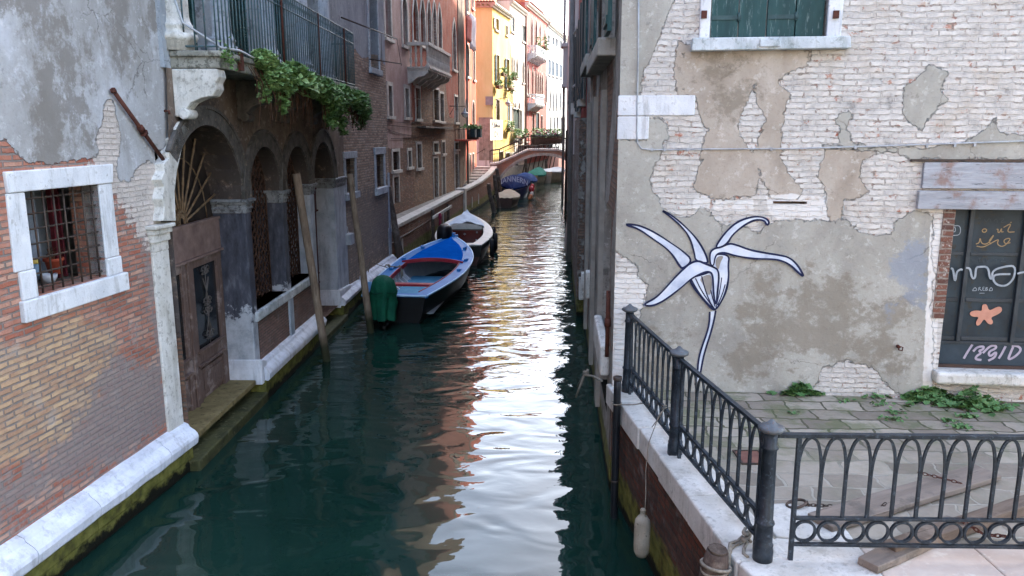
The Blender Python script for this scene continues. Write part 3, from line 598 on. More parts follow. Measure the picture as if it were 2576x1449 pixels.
# doors
def door(o, par, mat, fan=True, n0=-.42, z0=.2, full=True):
    s0, s1 = o; zt_ = 2.9 if full else 2.95; c = (s0+s1)/2; r = (s1-s0)/2; q = .92 if full else 1
    d = obj('door', MB(FL2.T).box(s0, s1, n0-.08, n0-.05, z0, zt_), mat, par)
    for k, (a0, a1) in enumerate(((s0+.02, c-.01), (c+.01, s1-.02))):
        L = MB(FL2.T); w_ = a1-a0
        L.box(a0, a0+.19, n0-.05, n0, z0, zt_-.3); L.box(a1-.19, a1, n0-.05, n0, z0, zt_-.3)
        for z, h_ in ((z0, .16), (z0+.78, .2), (zt_-.46, .16)): L.box(a0+.192, a1-.192, n0-.05, n0-.002, z, z+h_)
        L.box(a0+.2, a1-.2, n0-.045, n0-.012, z0+.26, z0+.68); L.box(a0+.27, a1-.27, n0-.012, n0+.006, z0+.33, z0+.61)
        for z in (z0+.74, z0+.96, zt_-.34): L.box(a0+.11, a1-.11, n0-.02, n0+.045, z, z+.035)
        if k == 0: L.box(a1-.05, a1+.03, n0, n0+.03, z0, zt_-.3)
        lf = obj('leaf', L, mat, d, bev=.006)
        gp = obj('glass', MB(FL2.T).box(a0+.132, a1-.132, n0-.05, n0-.035, z0+.98, zt_-.46), dark_glass, d)
        S = MB(FL2.T); m0 = (a0+a1)/2; hh = zt_-.5-(z0+1.0)
        for zc, nn in ((z0+1.08, 1), (z0+1.0+hh*.5, 2), (z0+.98+hh*.92, 1)):
            for sx in (-1, 1):
                for sz in ((-1, 1) if nn == 2 else (1,)):
                    P = []
                    for i in range(18):
                        t = i/17*pi*2.3; rr = .075*(1-i/22); P.append((m0+sx*(.07+rr*cos(t)), n0-.01+.005*(i % 2), zc+sz*(.06+rr*sin(t))))
                    S.tube(P, .010, 5)
                S.tube([(m0+sx*.01, n0-.01, zc), (m0+sx*.12, n0-.01, zc+.02)], .012, 5)
        S.tube([(m0-.09, n0-.015, z0+1.16), (m0+.05, n0-.01, z0+1.0+hh*.45)], .009, 5); S.tube([(m0+.09, n0-.015, z0+1.16), (m0-.05, n0-.01, z0+1.0+hh*.45)], .009, 5)
        S.tube([(m0-.05, n0-.015, z0+1.0+hh*.58), (m0+.1, n0-.01, z0+hh*.9+.95)], .012, 5); S.tube([(m0+.05, n0-.015, z0+1.0+hh*.58), (m0-.1, n0-.01, z0+hh*.9+.95)], .009, 5)
        S.tube([(m0, n0-.012, z0+1.0), (m0, n0-.012, zt_-.48)], .008, 5)
        obj('scrollwork', S, basic('pale_iron', '#4f4b48', '#6a6460', 9, .6, .002, 60), d)
    b = MB(FL2.T); b.box(s0, s1, n0-.06, n0+.01, zt_-.295, zt_+.17); b.box(s0, s1, n0-.05, n0+.05, zt_-.33, zt_-.297); b.box(s0, s1, n0-.05, n0+.03, zt_+.172, zt_+.21)
    obj('transom', b, mat if not full else basic('transom_brown', '#6f5c56', '#8d7870', 4, .8, .003, 30), d)
    zc = zt_+.21; hgt = ZI+r*q-zc
    fb = MB(FL2.T); fb.box(s0, s1, n0-.12, n0-.1, zc, ZI+r); fl = obj('fanlight', fb, dark_glass if not full else basic('fan_back', '#26211e', '#3a322d', 6, .6, 0), d)
    R = MB(FL2.T)
    for i in range(1, 12 if full else 8):
        t = pi*i/(12 if full else 8); e0 = (c+.2*cos(t), zc+.2*sin(t)); L_ = 0.0
        for j in range(60):
            L_ += .03; a = c+L_*cos(t); z = zc+L_*sin(t)
            if not (s0+.02 < a < s1-.02 and z < ZI+q*sqrt(max(0, r*r-(a-c)**2))-.02): break
        N_ = 9; P = [(e0[0]+(c+L_*cos(t)-e0[0])*j/N_, n0-.03, e0[1]+(zc+L_*sin(t)-e0[1])*j/N_) for j in range(N_+1)]
        R.tube(P, [.014+.006*(j % 2) for j in range(N_+1)], 6)
    for rr in (.2, .13): R.tube([(c+rr*cos(pi*j/14), n0-.03, zc+rr*sin(pi*j/14)) for j in range(15)], .014, 5)
    R.tube([(c+(r*.72)*cos(pi*j/14), n0-.035, zc+(hgt*.68)*sin(pi*j/14)) for j in range(15)], .01, 5)
    for i in range(9):
        t = pi*i/8; P = [(c+.1*cos(t)+.045*cos(u/10*2*pi), n0-.02, zc+.1*abs(sin(t))+.05+.045*sin(u/10*2*pi)) for u in range(11)]; R.tube(P, .008, 5)
    obj('rays', R, basic('ray_brown', '#64523f', '#857058', 12, .7, .003, 40), fl)
    return d
door(D1, HL2, door_wood)
door(D2, HL2, wood_mat('door_red', '#3c2024', '#5c3032'), full=False)
# upper wall behind the balcony with columns and green shutters
m_up = masonry('upper_render', ['#6e6a66', '#7d7670'], '#77716a', plaster=[('pl', '#7d8388', '#969ca2', '#aeb4ba')], stain=[(None, '#4d4f50', .56, .7, .5)])
cols = (10.3, 11.75, 13.85, 15.95, 17.7)
bays = [(cols[i]+.22, cols[i+1]-.22) for i in range(4)]
holes = [rect(a, b_, 5.45, 7.9) for a, b_ in bays]
wall('upper_wall', FL2, 9.95, 19.3, 5.2, 14, holes, m_up, HL2, depth=.4, res=.4, back=6, attrs={'pl': lambda S, Z: S*0+.5})
for i, (a, b_) in enumerate(bays):
    B = MB(FL2.T); B.box(a, b_, -.4, -.36, 5.45, 7.9); wv_ = obj('window', B, dark_room, HL2)
    S = MB(FL2.T)
    for (q0, q1) in ((a+.02, (a+b_)/2-.01), ((a+b_)/2+.01, b_-.02)):
        S.box(q0, q0+.06, -.26, -.21, 5.47, 7.88); S.box(q1-.06, q1, -.26, -.21, 5.47, 7.88); S.box(q0, q1, -.255, -.215, 6.6, 6.7); S.box(q0, q1, -.255, -.215, 5.48, 5.56)
        z = 5.58
        while z < 7.85: S.add([(q0+.05, -.25, z), (q1-.05, -.25, z), (q1-.05, -.215, z+.045), (q0+.05, -.215, z+.045), (q0+.05, -.243, z-.006), (q1-.05, -.243, z-.006), (q1-.05, -.208, z+.039), (q0+.05, -.208, z+.039)], [(0, 1, 2, 3), (4, 7, 6, 5), (3, 2, 6, 7), (0, 4, 5, 1)]); z += .05
    obj('shutter', S, green_paint, wv_)
for i, a in enumerate(cols):
    b = MB(); c_ = FL2.T(a, .0, 5.42); s_ = 1.0
    b.lathe([(.25, 0), (.25, .12), (.27, .13), (.285, .17), (.27, .21), (.235, .22), (.23, .27), (.245, .29), (.235, .32), (.21, .34), (.19, .42), (.185, 1.2), (.17, 3)], (c_.x, c_.y, 5.42), 20)
    obj('column', b, blue_stone if i else rough_white, HL2)
# balcony
BP = (10.12, 18.15); BO = .62
bal = obj('balcony', MB(FL2.T).box(BP[0], BP[1], -.1, BO, 5.2, 5.4).box(BP[0]-.04, BP[1]+.04, .001, BO+.05, 5.34, 5.415), stone_mat('balcony_stone', '#a9a79c', '#77766c', '#3d3c34', .75, .46, green=.42), HL2, bev=.02)
for i, a in enumerate((10.25, 12.42, 14.3, 16.2, 17.98)):
    b = MB(FL2.T); P = [(0, 5.195), (.58, 5.195), (.6, 5.1), (.55, 5.02), (.56, 4.95), (.5, 4.86), (.36, 4.84), (.22, 4.78), (.13, 4.68), (.12, 4.62), (.0, 4.6)]
    k = len(P); w_ = .13
    b.add([(a-w_, n, z) for n, z in P]+[(a+w_, n, z) for n, z in P], [tuple(range(k)), tuple(range(2*k-1, k-1, -1))]+[(j, j+k, (j+1) % k+k, (j+1) % k) for j in range(k)])
    b.tube([(a-w_-.02, .12, 4.64), (a+w_+.02, .12, 4.64)], .07, 10)
    obj('corbel', b, rough_white if i == 0 else stone_mat('corbel_dark', '#6f6962', '#524d48', '#2f2c2a', .7, .5), bal, bev=.015)
rl = MB(FL2.T); n_ = BO-.03; zr = 6.58
def bars(b, P, Q, step, r_, z0, z1):
    L = hypot(Q[0]-P[0], Q[1]-P[1]); k = max(1, int(L/step))
    for i in range(k+1):
        a = P[0]+(Q[0]-P[0])*i/k; n = P[1]+(Q[1]-P[1])*i/k; b.tube([(a, n, z0), (a, n, z1)], r_, 5)
bars(rl, (BP[0]+.03, n_), (BP[1]-.03, n_), .125, .011, 5.41, zr); bars(rl, (BP[0]+.03, .05), (BP[0]+.03, n_), .125, .011, 5.41, zr); bars(rl, (BP[1]-.03, .05), (BP[1]-.03, n_), .125, .011, 5.41, zr)
for z in (5.47, 6.36, zr): rl.tube([(BP[0]+.03, 0, z), (BP[0]+.03, n_, z), (BP[1]-.03, n_, z), (BP[1]-.03, 0, z)], .013, 5)
for a in np.arange(BP[0]+.1, BP[1]-.1, .125): rl.tube([(a+.03*cos(t*pi/4), n_+.001, 6.47+.04*sin(t*pi/4)) for t in range(9)], .007, 4)
obj('railing', rl, teal_rail, bal)
for a in (12.9, 15.1, 17.2): obj('strap', MB(FL2.T).tube([(a, n_+.01, 5.2), (a, n_+.01, zr)], .02, 5), rust, bal)
obj('strap', MB(FL2.T).box(10.72, 10.84, n_+.05, n_+.085, 5.22, 5.5), rust, bal)
cb = MB(FL2.T); cb.tube([(9.9, .1, 6.4), (10.1, .2, 5.75), (10.2, .62, 5.46), (10.7, .68, 5.47), (11.3, .68, 5.42), (12.2, .66, 5.44)], .016, 6)
obj('cable', cb, basic('white_cable', '#b9bcc0', '#9fa3a8', 5, .5, 0), HL2)
# hanging succulents along the balcony edge
def leafcloud(name, centres, mat, par=None, size=(.03, .06), rosette=True, label=None, T=ident, cup=.5):
    vs = []; fs = []; tint = []; rnd = random.Random(len(centres)+3)
    for (x, y, z, tn, sc) in centres:
        k = rnd.randint(5, 8) if rosette else rnd.randint(3, 5); up = Vector((rnd.gauss(0, .5), rnd.gauss(0, .5), 1)).normalized()
        a0 = rnd.random()*6.28
        U = up.orthogonal().normalized(); W = up.cross(U)
        for j in range(k):
            t = a0+j*2*pi/k; d = U*cos(t)+W*sin(t); L = rnd.uniform(*size)*sc; wd = L*.34; p = Vector((x, y, z)); q = up.cross(d)
            b = len(vs); tip = p+d*L+up*L*cup*rnd.uniform(.1, 1)
            for P in (p, p+d*L*.55+q*wd+up*L*cup*.35, tip, p+d*L*.55-q*wd+up*L*cup*.35): vs.append(P)
            tv = min(1, max(0, tn+rnd.gauss(0, .14))); tint += [tv*.7, tv, min(1, tv+.12), tv]
            fs.append((b, b+1, b+2, b+3))
    m_ = MB(); m_.v = vs; m_.f = fs; m_.sm = [False]*len(fs)
    return obj(name, m_, mat, par, solid=False, attrs={'tint': tint}, label=label)
rnd = random.Random(4); C = []
def lump(s0, n0, z0, rs, rn, rz, k, tn, sc=1):
    for _ in range(k):
        while True:
            u, v, w_ = rnd.uniform(-1, 1), rnd.uniform(-1, 1), rnd.uniform(-1, 1)
            if .35 < u*u+v*v+w_*w_ < 1: break
        q = FL2.T(s0+u*rs, n0+v*rn, z0+w_*rz); C.append((q.x, q.y, q.z, tn+rnd.uniform(-.15, .15), sc))
for (s0, n0, z0, rs, rn, rz, k, tn) in ((11.55, .72, 5.42, .38, .14, .14, 150, .72), (11.85, .76, 5.2, .4, .14, .2, 200, .66), (12.35, .76, 5.2, .42, .14, .24, 200, .55), (11.5, .72, 5.0, .18, .08, .2, 40, .6), (12.2, .76, 4.95, .14, .08, .28, 60, .6),
        (13.0, .74, 5.4, .4, .14, .12, 110, .6), (13.3, .76, 5.25, .4, .14, .16, 110, .45), (13.9, .76, 5.2, .5, .15, .22, 190, .5), (14.7, .78, 5.15, .5, .16, .26, 260, .42), (15.4, .78, 5.0, .5, .15, .32, 240, .38), (15.0, .8, 4.8, .3, .12, .38, 120, .38),
        (16.1, .78, 5.1, .5, .15, .25, 190, .42), (16.9, .78, 5.1, .5, .15, .2, 160, .5), (17.6, .78, 5.05, .5, .16, .26, 220, .42), (18.1, .76, 4.95, .45, .18, .36, 220, .34), (18.4, .6, 4.8, .3, .2, .35, 90, .3), (15.9, .8, 4.65, .15, .1, .35, 60, .35)):
    lump(s0, n0, z0, rs, rn, rz, int(k*1.5), tn, 1.0)
plant = thing('hanging_succulent', 'mass of green succulents hanging over the balcony edge above the arches', 'plant', FL2.T(14.5, .7, 5.4), group=None)
leafcloud('foliage', C, leafm, plant, (.035, .075))
C = []
for _ in range(26):
    q = FL2.T(13.15+rnd.gauss(0, .22), .86, 5.22+rnd.gauss(0, .09)); C.append((q.x, q.y, q.z, .75, 3.0))
leafcloud('broad_leaf', C, leafm, plant, (.04, .06), False, label='cluster of broad grey green leaves')
sb_ = MB()
for _ in range(150):
    a = rnd.choice((11.6, 12.1, 13.2, 13.7, 14.9, 15.6, 16.4, 17.2, 18.0))+rnd.gauss(0, .3); L_ = rnd.uniform(.3, .85)
    sb_.tube([FL2.T(a, .66, 5.3), FL2.T(a+rnd.gauss(0, .04), .76, 5.25-L_*.3), FL2.T(a+rnd.gauss(0, .08), .74+rnd.gauss(0, .04), 5.3-L_)], .006, 3)
obj('stem', sb_, stemm, plant)
C = []
for _ in range(60):
    q = FL2.T(10.3+rnd.gauss(0, .16), .68, 5.36+rnd.gauss(0, .07)); C.append((q.x, q.y, q.z, .55, .7))
tw = thing('ledge_plant', 'small yellowish weed growing on the near corner of the balcony slab', 'plant', FL2.T(10.3, .62, 5.3)); leafcloud('foliage', C, leafm, tw, (.03, .05))

# ================================================================= LEFT 3: rough brick house
y3 = 19.3; FL3 = F((-4.483+SL2*y3, y3), slope=.062)
HL3 = thing('brick_house', 'rough brick house with two small barred windows, between the arcade and the pink house', 'house', FL3.p(2.5, 0))
def rr(fr_, K, x0, y0, x1, y1, n=0):
    a = fr_.h(K(x0, (y0+y1)/2), n); b = fr_.h(K(x1, (y0+y1)/2), n); m_ = (x0+x1)/2; return (a[0], b[0], fr_.h(K(m_, y1), n)[1], fr_.h(K(m_, y0), n)[1])
A_ = rr(FL3, K2, 945, 765, 988, 930); B2 = rr(FL3, K2, 1092, 745, 1128, 905); Cw = rr(FL3, K2, 1058, -60, 1098, 330)
m_l3 = masonry('rough_brick', ['#7b6258', '#9a8070', '#b39a88', '#c0a794', '#8a7266'], '#978d82', plaster=[('pl', '#878d93', '#9aa0a8', '#a9aeb6')], smear=('smear', '#6c625e'), dist=.02, mort=.016, bw=.24, rh=.07,
               stain=[(None, '#62615f', .56, .5, .5)])
pz3 = FL3.h(K2(1020, 250))[1]
E3 = 4.95
wall('wall', FL3, 0, E3, .3, 14, [rect(*q) for q in (A_, B2, Cw)], m_l3, HL3, depth=.3, res=.12, rbox=(0, E3, .3, 8), back=5,
     attrs={'pl': lambda S, Z: Z-pz3-.15*np.sin(S*2.1), 'smear': lambda S, Z: np.where(Z < 3, .25-.3*np.abs(Z-1.9)*.4, -.5)})
for i, (q, e) in enumerate(((A_, .17), (B2, .2), (Cw, .16))):
    a0, a1, z0, z1 = q
    wn_ = obj('window', MB(FL3.T).box(a0, a1, -.3, -.26, z0, z1), dark_glass, HL3)
    b = MB(FL3.T); b.box(a0-e, a0, -.2, .03, z0, z1); b.box(a1, a1+e, -.2, .03, z0, z1); b.box(a0-e-.03, a1+e+.03, -.2, .05, z1+.002, z1+e); obj('frame', b, blue_stone, wn_, bev=.012)
    obj('sill', MB(FL3.T).box(a0-e-.04, a1+e+.04, -.2, .09, z0-e, z0-.002), blue_stone, wn_, bev=.015)
    if i < 2:
        b = MB(FL3.T); bars(b, (a0+.06, -.1), (a1-.06, -.1), .14, .01, z0, z1)
        for j in range(1, 5): b.tube([(a0, -.1, z0+(z1-z0)*j/5), (a1, -.1, z0+(z1-z0)*j/5)], .009, 5)
        obj('grille', b, iron, wn_)
rod = MB(FL3.T); za = FL3.h(K2(1050, 155))[1]; zb_ = FL3.h(K2(1070, 292))[1]
rod.tube([(.1, .05, za), (4.6, .45, za+.02)], .02, 5); rod.tube([(2.8, .05, zb_), (4.9, .5, zb_+.05)], .018, 5); rod.tube([(4.6, .45, za), (4.9, .5, zb_)], .008, 4); rod.tube([(3.2, .3, za), (3.6, .2, zb_)], .006, 4)
obj('awning_bracket', rod, iron, HL3)
obj('corner_stone', MB(FL3.T).box(E3-.32, E3+.02, -.3, .03, .6, 1.5).box(E3-.2, E3+.02, -.3, .026, 1.5, 3.2), blue_stone, HL3, bev=.015)
plinth(FL3, 1.0, E3+.05, HL3, .33, .62, .2, (2.2, 3.4))
obj('foundation', MB(FL3.T).box(0, E3, -.3, .1, -1, .34), m_found, HL3, frame=FL3)
q = FL3.h(K2(965, 1155), .1); vb = MB(FL3.T); vb.box(q[0]-.12, q[0]+.22, .0, .16, q[1]-.14, q[1]+.13); vb.tube([(q[0], .08, q[1]+.1), (q[0]+.1, .02, q[1]+.3)], .01, 5)
t = thing('wall_box', 'small white box fixed to the brick wall between the two leaning poles', 'box', FL3.T(q[0], .1, q[1])); obj('casing', vb, basic('white_paint', '#b4bac0', '#969ca4', 5, .5, .002), t, bev=.02)
# ================================================================= facades of the far houses
def offset_poly(P, e):
    k = len(P); out = []
    for i in range(k):
        a, b, c = Vector(P[i-1]), Vector(P[i]), Vector(P[(i+1) % k])
        t1 = (b-a); t2 = (c-b)
        t1 = t1.normalized() if t1.length > 1e-9 else Vector((1, 0)); t2 = t2.normalized() if t2.length > 1e-9 else t1
        n1 = Vector((t1.y, -t1.x)); n2 = Vector((t2.y, -t2.x)); m_ = (n1+n2)
        m_ = m_.normalized() if m_.length > 1e-6 else n1
        d = m_*e/max(.5, m_.dot(n1)); out.append((b.x+d.x, b.y+d.y))
    return out
WN = [0]
def make_win(par, fr_, H, z0, stone, pane=None, e=.13, sill=True, shut=None, sm_=shutter_dark, grille=False, depth=.22, name='window', bars_=True, mats=None):
    pane = pane or dark_glass; WN[0] += 1
    s0 = min(q[0] for q in H); s1 = max(q[0] for q in H); z1 = max(q[1] for q in H)
    B = MB(fr_.T); B.box(s0-.02, s1+.02, -depth-.02, -depth, z0-.02, z1+.02)
    w_ = obj(name, B, pane, par)
    if bars_ and name == 'window':
        b = MB(fr_.T); c = (s0+s1)/2; b.box(c-.03, c+.03, -depth, -depth+.03, z0, z1-.05); zz = z0+(z1-z0)*.6; b.box(s0, s1, -depth, -depth+.026, zz-.02, zz+.02)
        obj('glazing_bar', b, basic('bar_brown', '#3a302b', '#4b4039', 8, .7, 0), w_)
    if e:
        O = offset_poly(H, e); b = MB(fr_.T); k = len(H)
        for i in range(k):
            j = (i+1) % k
            if abs(H[i][1]-z0) < 1e-6 and abs(H[j][1]-z0) < 1e-6: continue
            a_, b_, c_, d_ = H[i], H[j], O[j], O[i]
            if abs(a_[1]-z0) < 1e-6: d_ = (d_[0], z0)
            if abs(b_[1]-z0) < 1e-6: c_ = (c_[0], z0)
            b.prism([a_, b_, c_, d_], -.1, .045)
        obj('frame', b, stone, w_)
    if sill: obj('sill', MB(fr_.T).box(s0-e-.07, s1+e+.07, -.1, .12, z0-.13, z0-.003), stone, w_)
    if grille:
        b = MB(fr_.T); bars(b, (s0+.05, -.08), (s1-.05, -.08), .13, .012, z0, z1)
        for j in range(1, 5): b.tube([(s0, -.08, z0+(z1-z0)*j/5), (s1, -.08, z0+(z1-z0)*j/5)], .01, 4)
        obj('grille', b, iron, w_)
    if shut:
        for sd in shut:
            wd = (s1-s0)/2; b = MB(fr_.T); a0, a1 = ((s0-wd-.02, s0-.02) if sd == 'L' else (s1+.02, s1+wd+.02)) if sd in 'LR' else ((s0+.01, (s0+s1)/2-.005) if sd == 'l' else ((s0+s1)/2+.005, s1-.01))
            nb = .055 if sd in 'LR' else -.1
            b.box(a0, a1, nb, nb+.035, z0+.02, z1-.02); b.box(a0, a1, nb+.036, nb+.055, z0+.05, z0+.15); b.box(a0, a1, nb+.036, nb+.055, z1-.16, z1-.06); b.box(a0, a1, nb+.036, nb+.055, (z0+z1)/2-.05, (z0+z1)/2+.05)
            obj('shutter', b, sm_, w_)
        if set(shut) & set('P'): pass
    return w_
def spec(fr_, K, x0, y0, x1, y1, kind='rect'):
    s0, s1, z0, z1 = rr(fr_, K, x0, y0, x1, y1)
    if kind == 'rect': return rect(s0, s1, z0, z1), z0
    if kind == 'arch': return archp(s0, s1, z0, z1-(s1-s0)/2, 8), z0
    if kind == 'goth': return archp(s0, s1, z0, z1-(s1-s0)*.8, 8, rise=(s1-s0)*.8, pointed=True), z0
def facade(par, fr_, K, s0, s1, z0, z1, mat, wins, stone, depth=.22, attrs=None, back=8, res=None):
    Hs = []
    for w_ in wins:
        H, zz = spec(fr_, K, *w_[:4], kind=w_[4]); Hs.append(H)
    wall('wall', fr_, s0, s1, z0, z1, Hs, mat, par, depth=depth, back=back, attrs=attrs, res=res)
    out = []
    for w_, H in zip(wins, Hs):
        kw = w_[5] if len(w_) > 5 else {}
        kw = dict(kw); st_ = kw.pop('stone', stone); out.append(make_win(par, fr_, H, min(q[1] for q in H), st_, depth=depth, **kw))
    return out
def cornice(par, fr_, s0, s1, z, stone, tiles=None, dent=.35, out=.35):
    b = MB(fr_.T); b.box(s0, s1, -.05, out*.4, z-.34, z-.2); b.box(s0, s1, -.05, out, z-.1, z)
    a = s0+.05
    while a < s1-.1: b.box(a, a+dent*.5, -.02, out*.85, z-.198, z-.102); a += dent
    obj('cornice', b, stone, par)
tile_mat = basic('roof_tile', '#9a5a40', '#b8785a', 6, .85, .01, 12, c3='#8f7a68')
def roof(par, fr_, s0, s1, z, rise=1.6, back=8, over=.4):
    b = MB(fr_.T); k = int((s1-s0)/.22)
    for i in range(k):
        a = s0+(s1-s0)*i/k; r_ = (s1-s0)/k*.5
        P = [(a+r_*(1-cos(pi*j/4)), sin(pi*j/4)*.07) for j in range(5)]
        b.add([(x, over, z+.02+h_) for x, h_ in P]+[(x, -back*.55, z+.02+rise+h_) for x, h_ in P], [(j, j+1, 6+j, 5+j) for j in range(4)], True)
    b.add([(s0, over, z), (s1, over, z), (s1, -back*.55, z+rise), (s0, -back*.55, z+rise), (s1, -back, z+.3), (s0, -back, z+.3)], [(0, 1, 2, 3), (3, 2, 4, 5)])
    b.add([(s0, over, z), (s0, -back*.55, z+rise), (s0, -back, z), (s1, over, z), (s1, -back*.55, z+rise), (s1, -back, z)], [(0, 1, 2), (3, 4, 5)])
    obj('roof', b, tile_mat, par, solid=False)
def balustrade_box(par, fr_, s0, s1, out, z0, zr, stone, nb=None, label=None):
    """stone balcony: slab, corbels, turned balusters, rail"""
    b_ = obj('balcony', MB(fr_.T).box(s0, s1, .0, out, z0-.16, z0).box(s0-.04, s1+.04, .001, out+.05, z0-.07, z0+.004), stone, par, label=label)
    k = max(2, int((s1-s0)/.95))
    for i in range(k+1):
        c = MB(fr_.T)
        a = s0+.12+(s1-s0-.24)*i/k; P = [(0, z0-.163), (out*.92, z0-.163), (out*.95, z0-.26), (out*.8, z0-.38), (out*.45, z0-.46), (out*.2, z0-.66), (0, z0-.75)]; n_ = len(P)
        c.add([(a-.1, n, z) for n, z in P]+[(a+.1, n, z) for n, z in P], [tuple(range(n_)), tuple(range(2*n_-1, n_-1, -1))]+[(j, j+n_, (j+1) % n_+n_, (j+1) % n_) for j in range(n_)])
        obj('corbel', c, stone, b_)
    obj('rail', MB(fr_.T).box(s0, s1, out-.18, out+.02, zr-.14, zr).box(s0, s0+.18, 0, out-.182, zr-.14, zr).box(s1-.18, s1, 0, out-.182, zr-.14, zr).box(s0, s1, out-.16, out, z0+.006, z0+.08), stone, b_)
    prof = [(.05, .0), (.05, .06), (.03, .08), (.07, .22), (.05, .34), (.03, .4), (.05, .44), (.03, .48), (.05, .54), (.07, .66), (.04, .78), (.05, .8)]
    H_ = zr-.14-z0-.08; k = int((s1-s0)/.24)
    for i in range(k+1):
        a = s0+.1+(s1-s0-.2)*i/k; t = MB(lambda x, y, z, a=a: fr_.T(a+x, out-.08+y, z0+.08+z)); t.lathe([(r_, z/.8*H_) for r_, z in prof], n=8); obj('baluster', t, stone, b_)
    for n in np.arange(.15, out-.2, .24):
        t = MB(lambda x, y, z: fr_.T(s0+.1+x, n+y, z0+.004+z)); t.lathe([(r_, z/.8*(H_+.076)) for r_, z in prof], n=8); obj('baluster', t, stone, b_)
    return b_
# ---- pink house + orange palace stand back behind the walkway
FP = F((-5.9-.1*25, 0), slope=.1)
def S3(x, y=700): return FP.h(K3(x, y))[0]
sP0, sP1, sP2 = 25.5, S3(446), S3(785)
HPK = thing('pink_house', 'faded pink rendered house behind the canal wall, left of the orange palace', 'house', FP.p(33, .9))
plp = [[(-400, -900), (446, -900), (446, 1000), (385, 1000), (385, 1075), (262, 1075), (262, 1000), (-400, 1000)]]
def sdk(fr_, K, polys): return lambda S, Z: sdf(fr_, [[K(*q) for q in P] for P in polys], S, Z)
m_pk = masonry('pink_render', ['#5a4239', '#8a6250', '#6a5a4c', '#9a7660', '#7a5546'], '#8a7c70', plaster=[('pl', '#9a8079', '#aa8f87', '#b8a29a')], smear=(.34, '#8c7a6e'), stain=[(None, '#8d8078', .55, .55, .4)])
facade(HPK, FP, K3, sP0, sP1-.01,   .9, 20.0, m_pk,
       [(248, -160, 290, 275, 'arch', dict(e=.16)), (377, -10, 412, 330, 'arch', dict(e=.16)), (274, 622, 302, 840, 'rect', dict(e=.16)), (397, 642, 424, 848, 'rect', dict(e=.16)),
        (306, 1098, 352, 1232, 'rect', dict(grille=True)), (314, 1282, 350, 1470, 'rect', dict(name='door', pane=basic('old_door', '#7c7774', '#938d88', 8, .8, .003, 30, stretch=(1, 1, .2)), sill=False)), (418, 1092, 440, 1208, 'rect', dict(grille=True))],
       pale_far, attrs={'pl': sdk(FP, K3, plp)}, res=.25)
HOR = thing('orange_palace', 'orange red palace with gothic windows and a white stone balcony behind the canal wall', 'palace', FP.p(42, .9))
plo = [[(440, -900), (800, -900), (800, 740), (700, 700), (690, 560), (560, 600), (540, 500), (440, 520)], [(440, 600), (520, 600), (520, 820), (440, 900)], [(700, 700), (800, 700), (800, 870), (720, 850)]]
m_or = masonry('orange_render', ['#58443a', '#8c6850', '#6a5a4c', '#a28064', '#745444', '#b09074'], '#92887a', plaster=[('pl', '#7c4030', '#8c4c3a', '#9a6252')], smear=(.42, '#80705f'), stain=[(None, '#876a5e', .53, .6, .4)])
facade(HOR, FP, K3, sP1+.01, sP2,   .9, 20.0, m_or,
       [(452, -30, 490, 300, 'goth', dict(e=.1)), (507, -15, 541, 330, 'goth', dict(e=.1)), (557, 5, 583, 340, 'goth', dict(e=.1)), (598, 15, 622, 350, 'goth', dict(e=.1)), (636, 42, 660, 350, 'goth', dict(e=.12)),
        (742, 150, 765, 505, 'goth', dict(e=.14)),
        (474, 640, 505, 860, 'rect'), (604, 650, 640, 870, 'rect'), (651, 680, 676, 878, 'rect'), (757, 700, 778, 885, 'rect'),
        (484, 1045, 514, 1215, 'rect'), (604, 1040, 635, 1100, 'rect'), (606, 1145, 636, 1460, 'rect', dict(name='door', pane=basic('blue_door', '#8c969c', '#a3acb0', 8, .7, .003, 30), sill=False)), (664, 1030, 684, 1110, 'rect'), (666, 1135, 687, 1430, 'rect', dict(name='door', pane=basic('old_door', '#7c7774'), sill=False)),
        (757, 1035, 782, 1080, 'rect'), (759, 1115, 784, 1400, 'rect', dict(name='door', pane=dark_room, sill=False))],
       pale_far, attrs={'pl': sdk(FP, K3, plo)}, res=.3)
q0 = FP.h(K3(452, 480), 0); zb0 = FP.h(K3(575, 480), .9)[1]
bs0 = FP.h(K3(570, 400), 1.0)[0]; bs1 = FP.h(K3(730, 470), 1.0)[0]
balustrade_box(HOR, FP, bs0, bs1, 1.0, FP.h(K3(570, 482), 1.0)[1], FP.h(K3(572, 305), 1.0)[1], pale_far, label='white stone balustraded balcony')
# stone drainpipe strip between orange palace and red house
b = MB(FP.T); b.box(sP2+.0, S3(828), -.3, .05, .9, 20); obj('quoin_strip', b, basic('strip_stone', '#6d6258', '#83786c', 4, .9, .01, 12), HOR)
b = MB(FP.T); b.tube([(S3(820, 900), .28, .9), (S3(820, 900), .28, 16)], .07, 8); obj('drainpipe', b, basic('pipe_grey', '#6f6a66', '#827c78', 6, .6, 0), HOR)
# awning bar, string course, wires
b = MB(FP.T); z_ = FP.h(K3(580, 920), .4)[1]; b.box(S3(485, 920), S3(690, 920), .0, .45, z_-.05, z_+.04); obj('ledge', b, dark_wood, HOR)
b = MB(FP.T)
for (xa, ya, xb, yb, n) in ((265, 880, 790, 890, .05), (265, 905, 790, 935, .05), (270, 935, 480, 985, .04), (300, 1005, 700, 960, .04), (470, 715, 690, 715, .5)):
    a_ = FP.h(K3(xa, ya), n); c_ = FP.h(K3(xb, yb), n); b.tube([(a_[0]+(c_[0]-a_[0])*i/8, n, a_[1]+(c_[1]-a_[1])*i/8-.06*sin(pi*i/8)) for i in range(9)], .018, 4)
obj('cable', b, basic('cable_brown', '#5c4c46'), HOR)
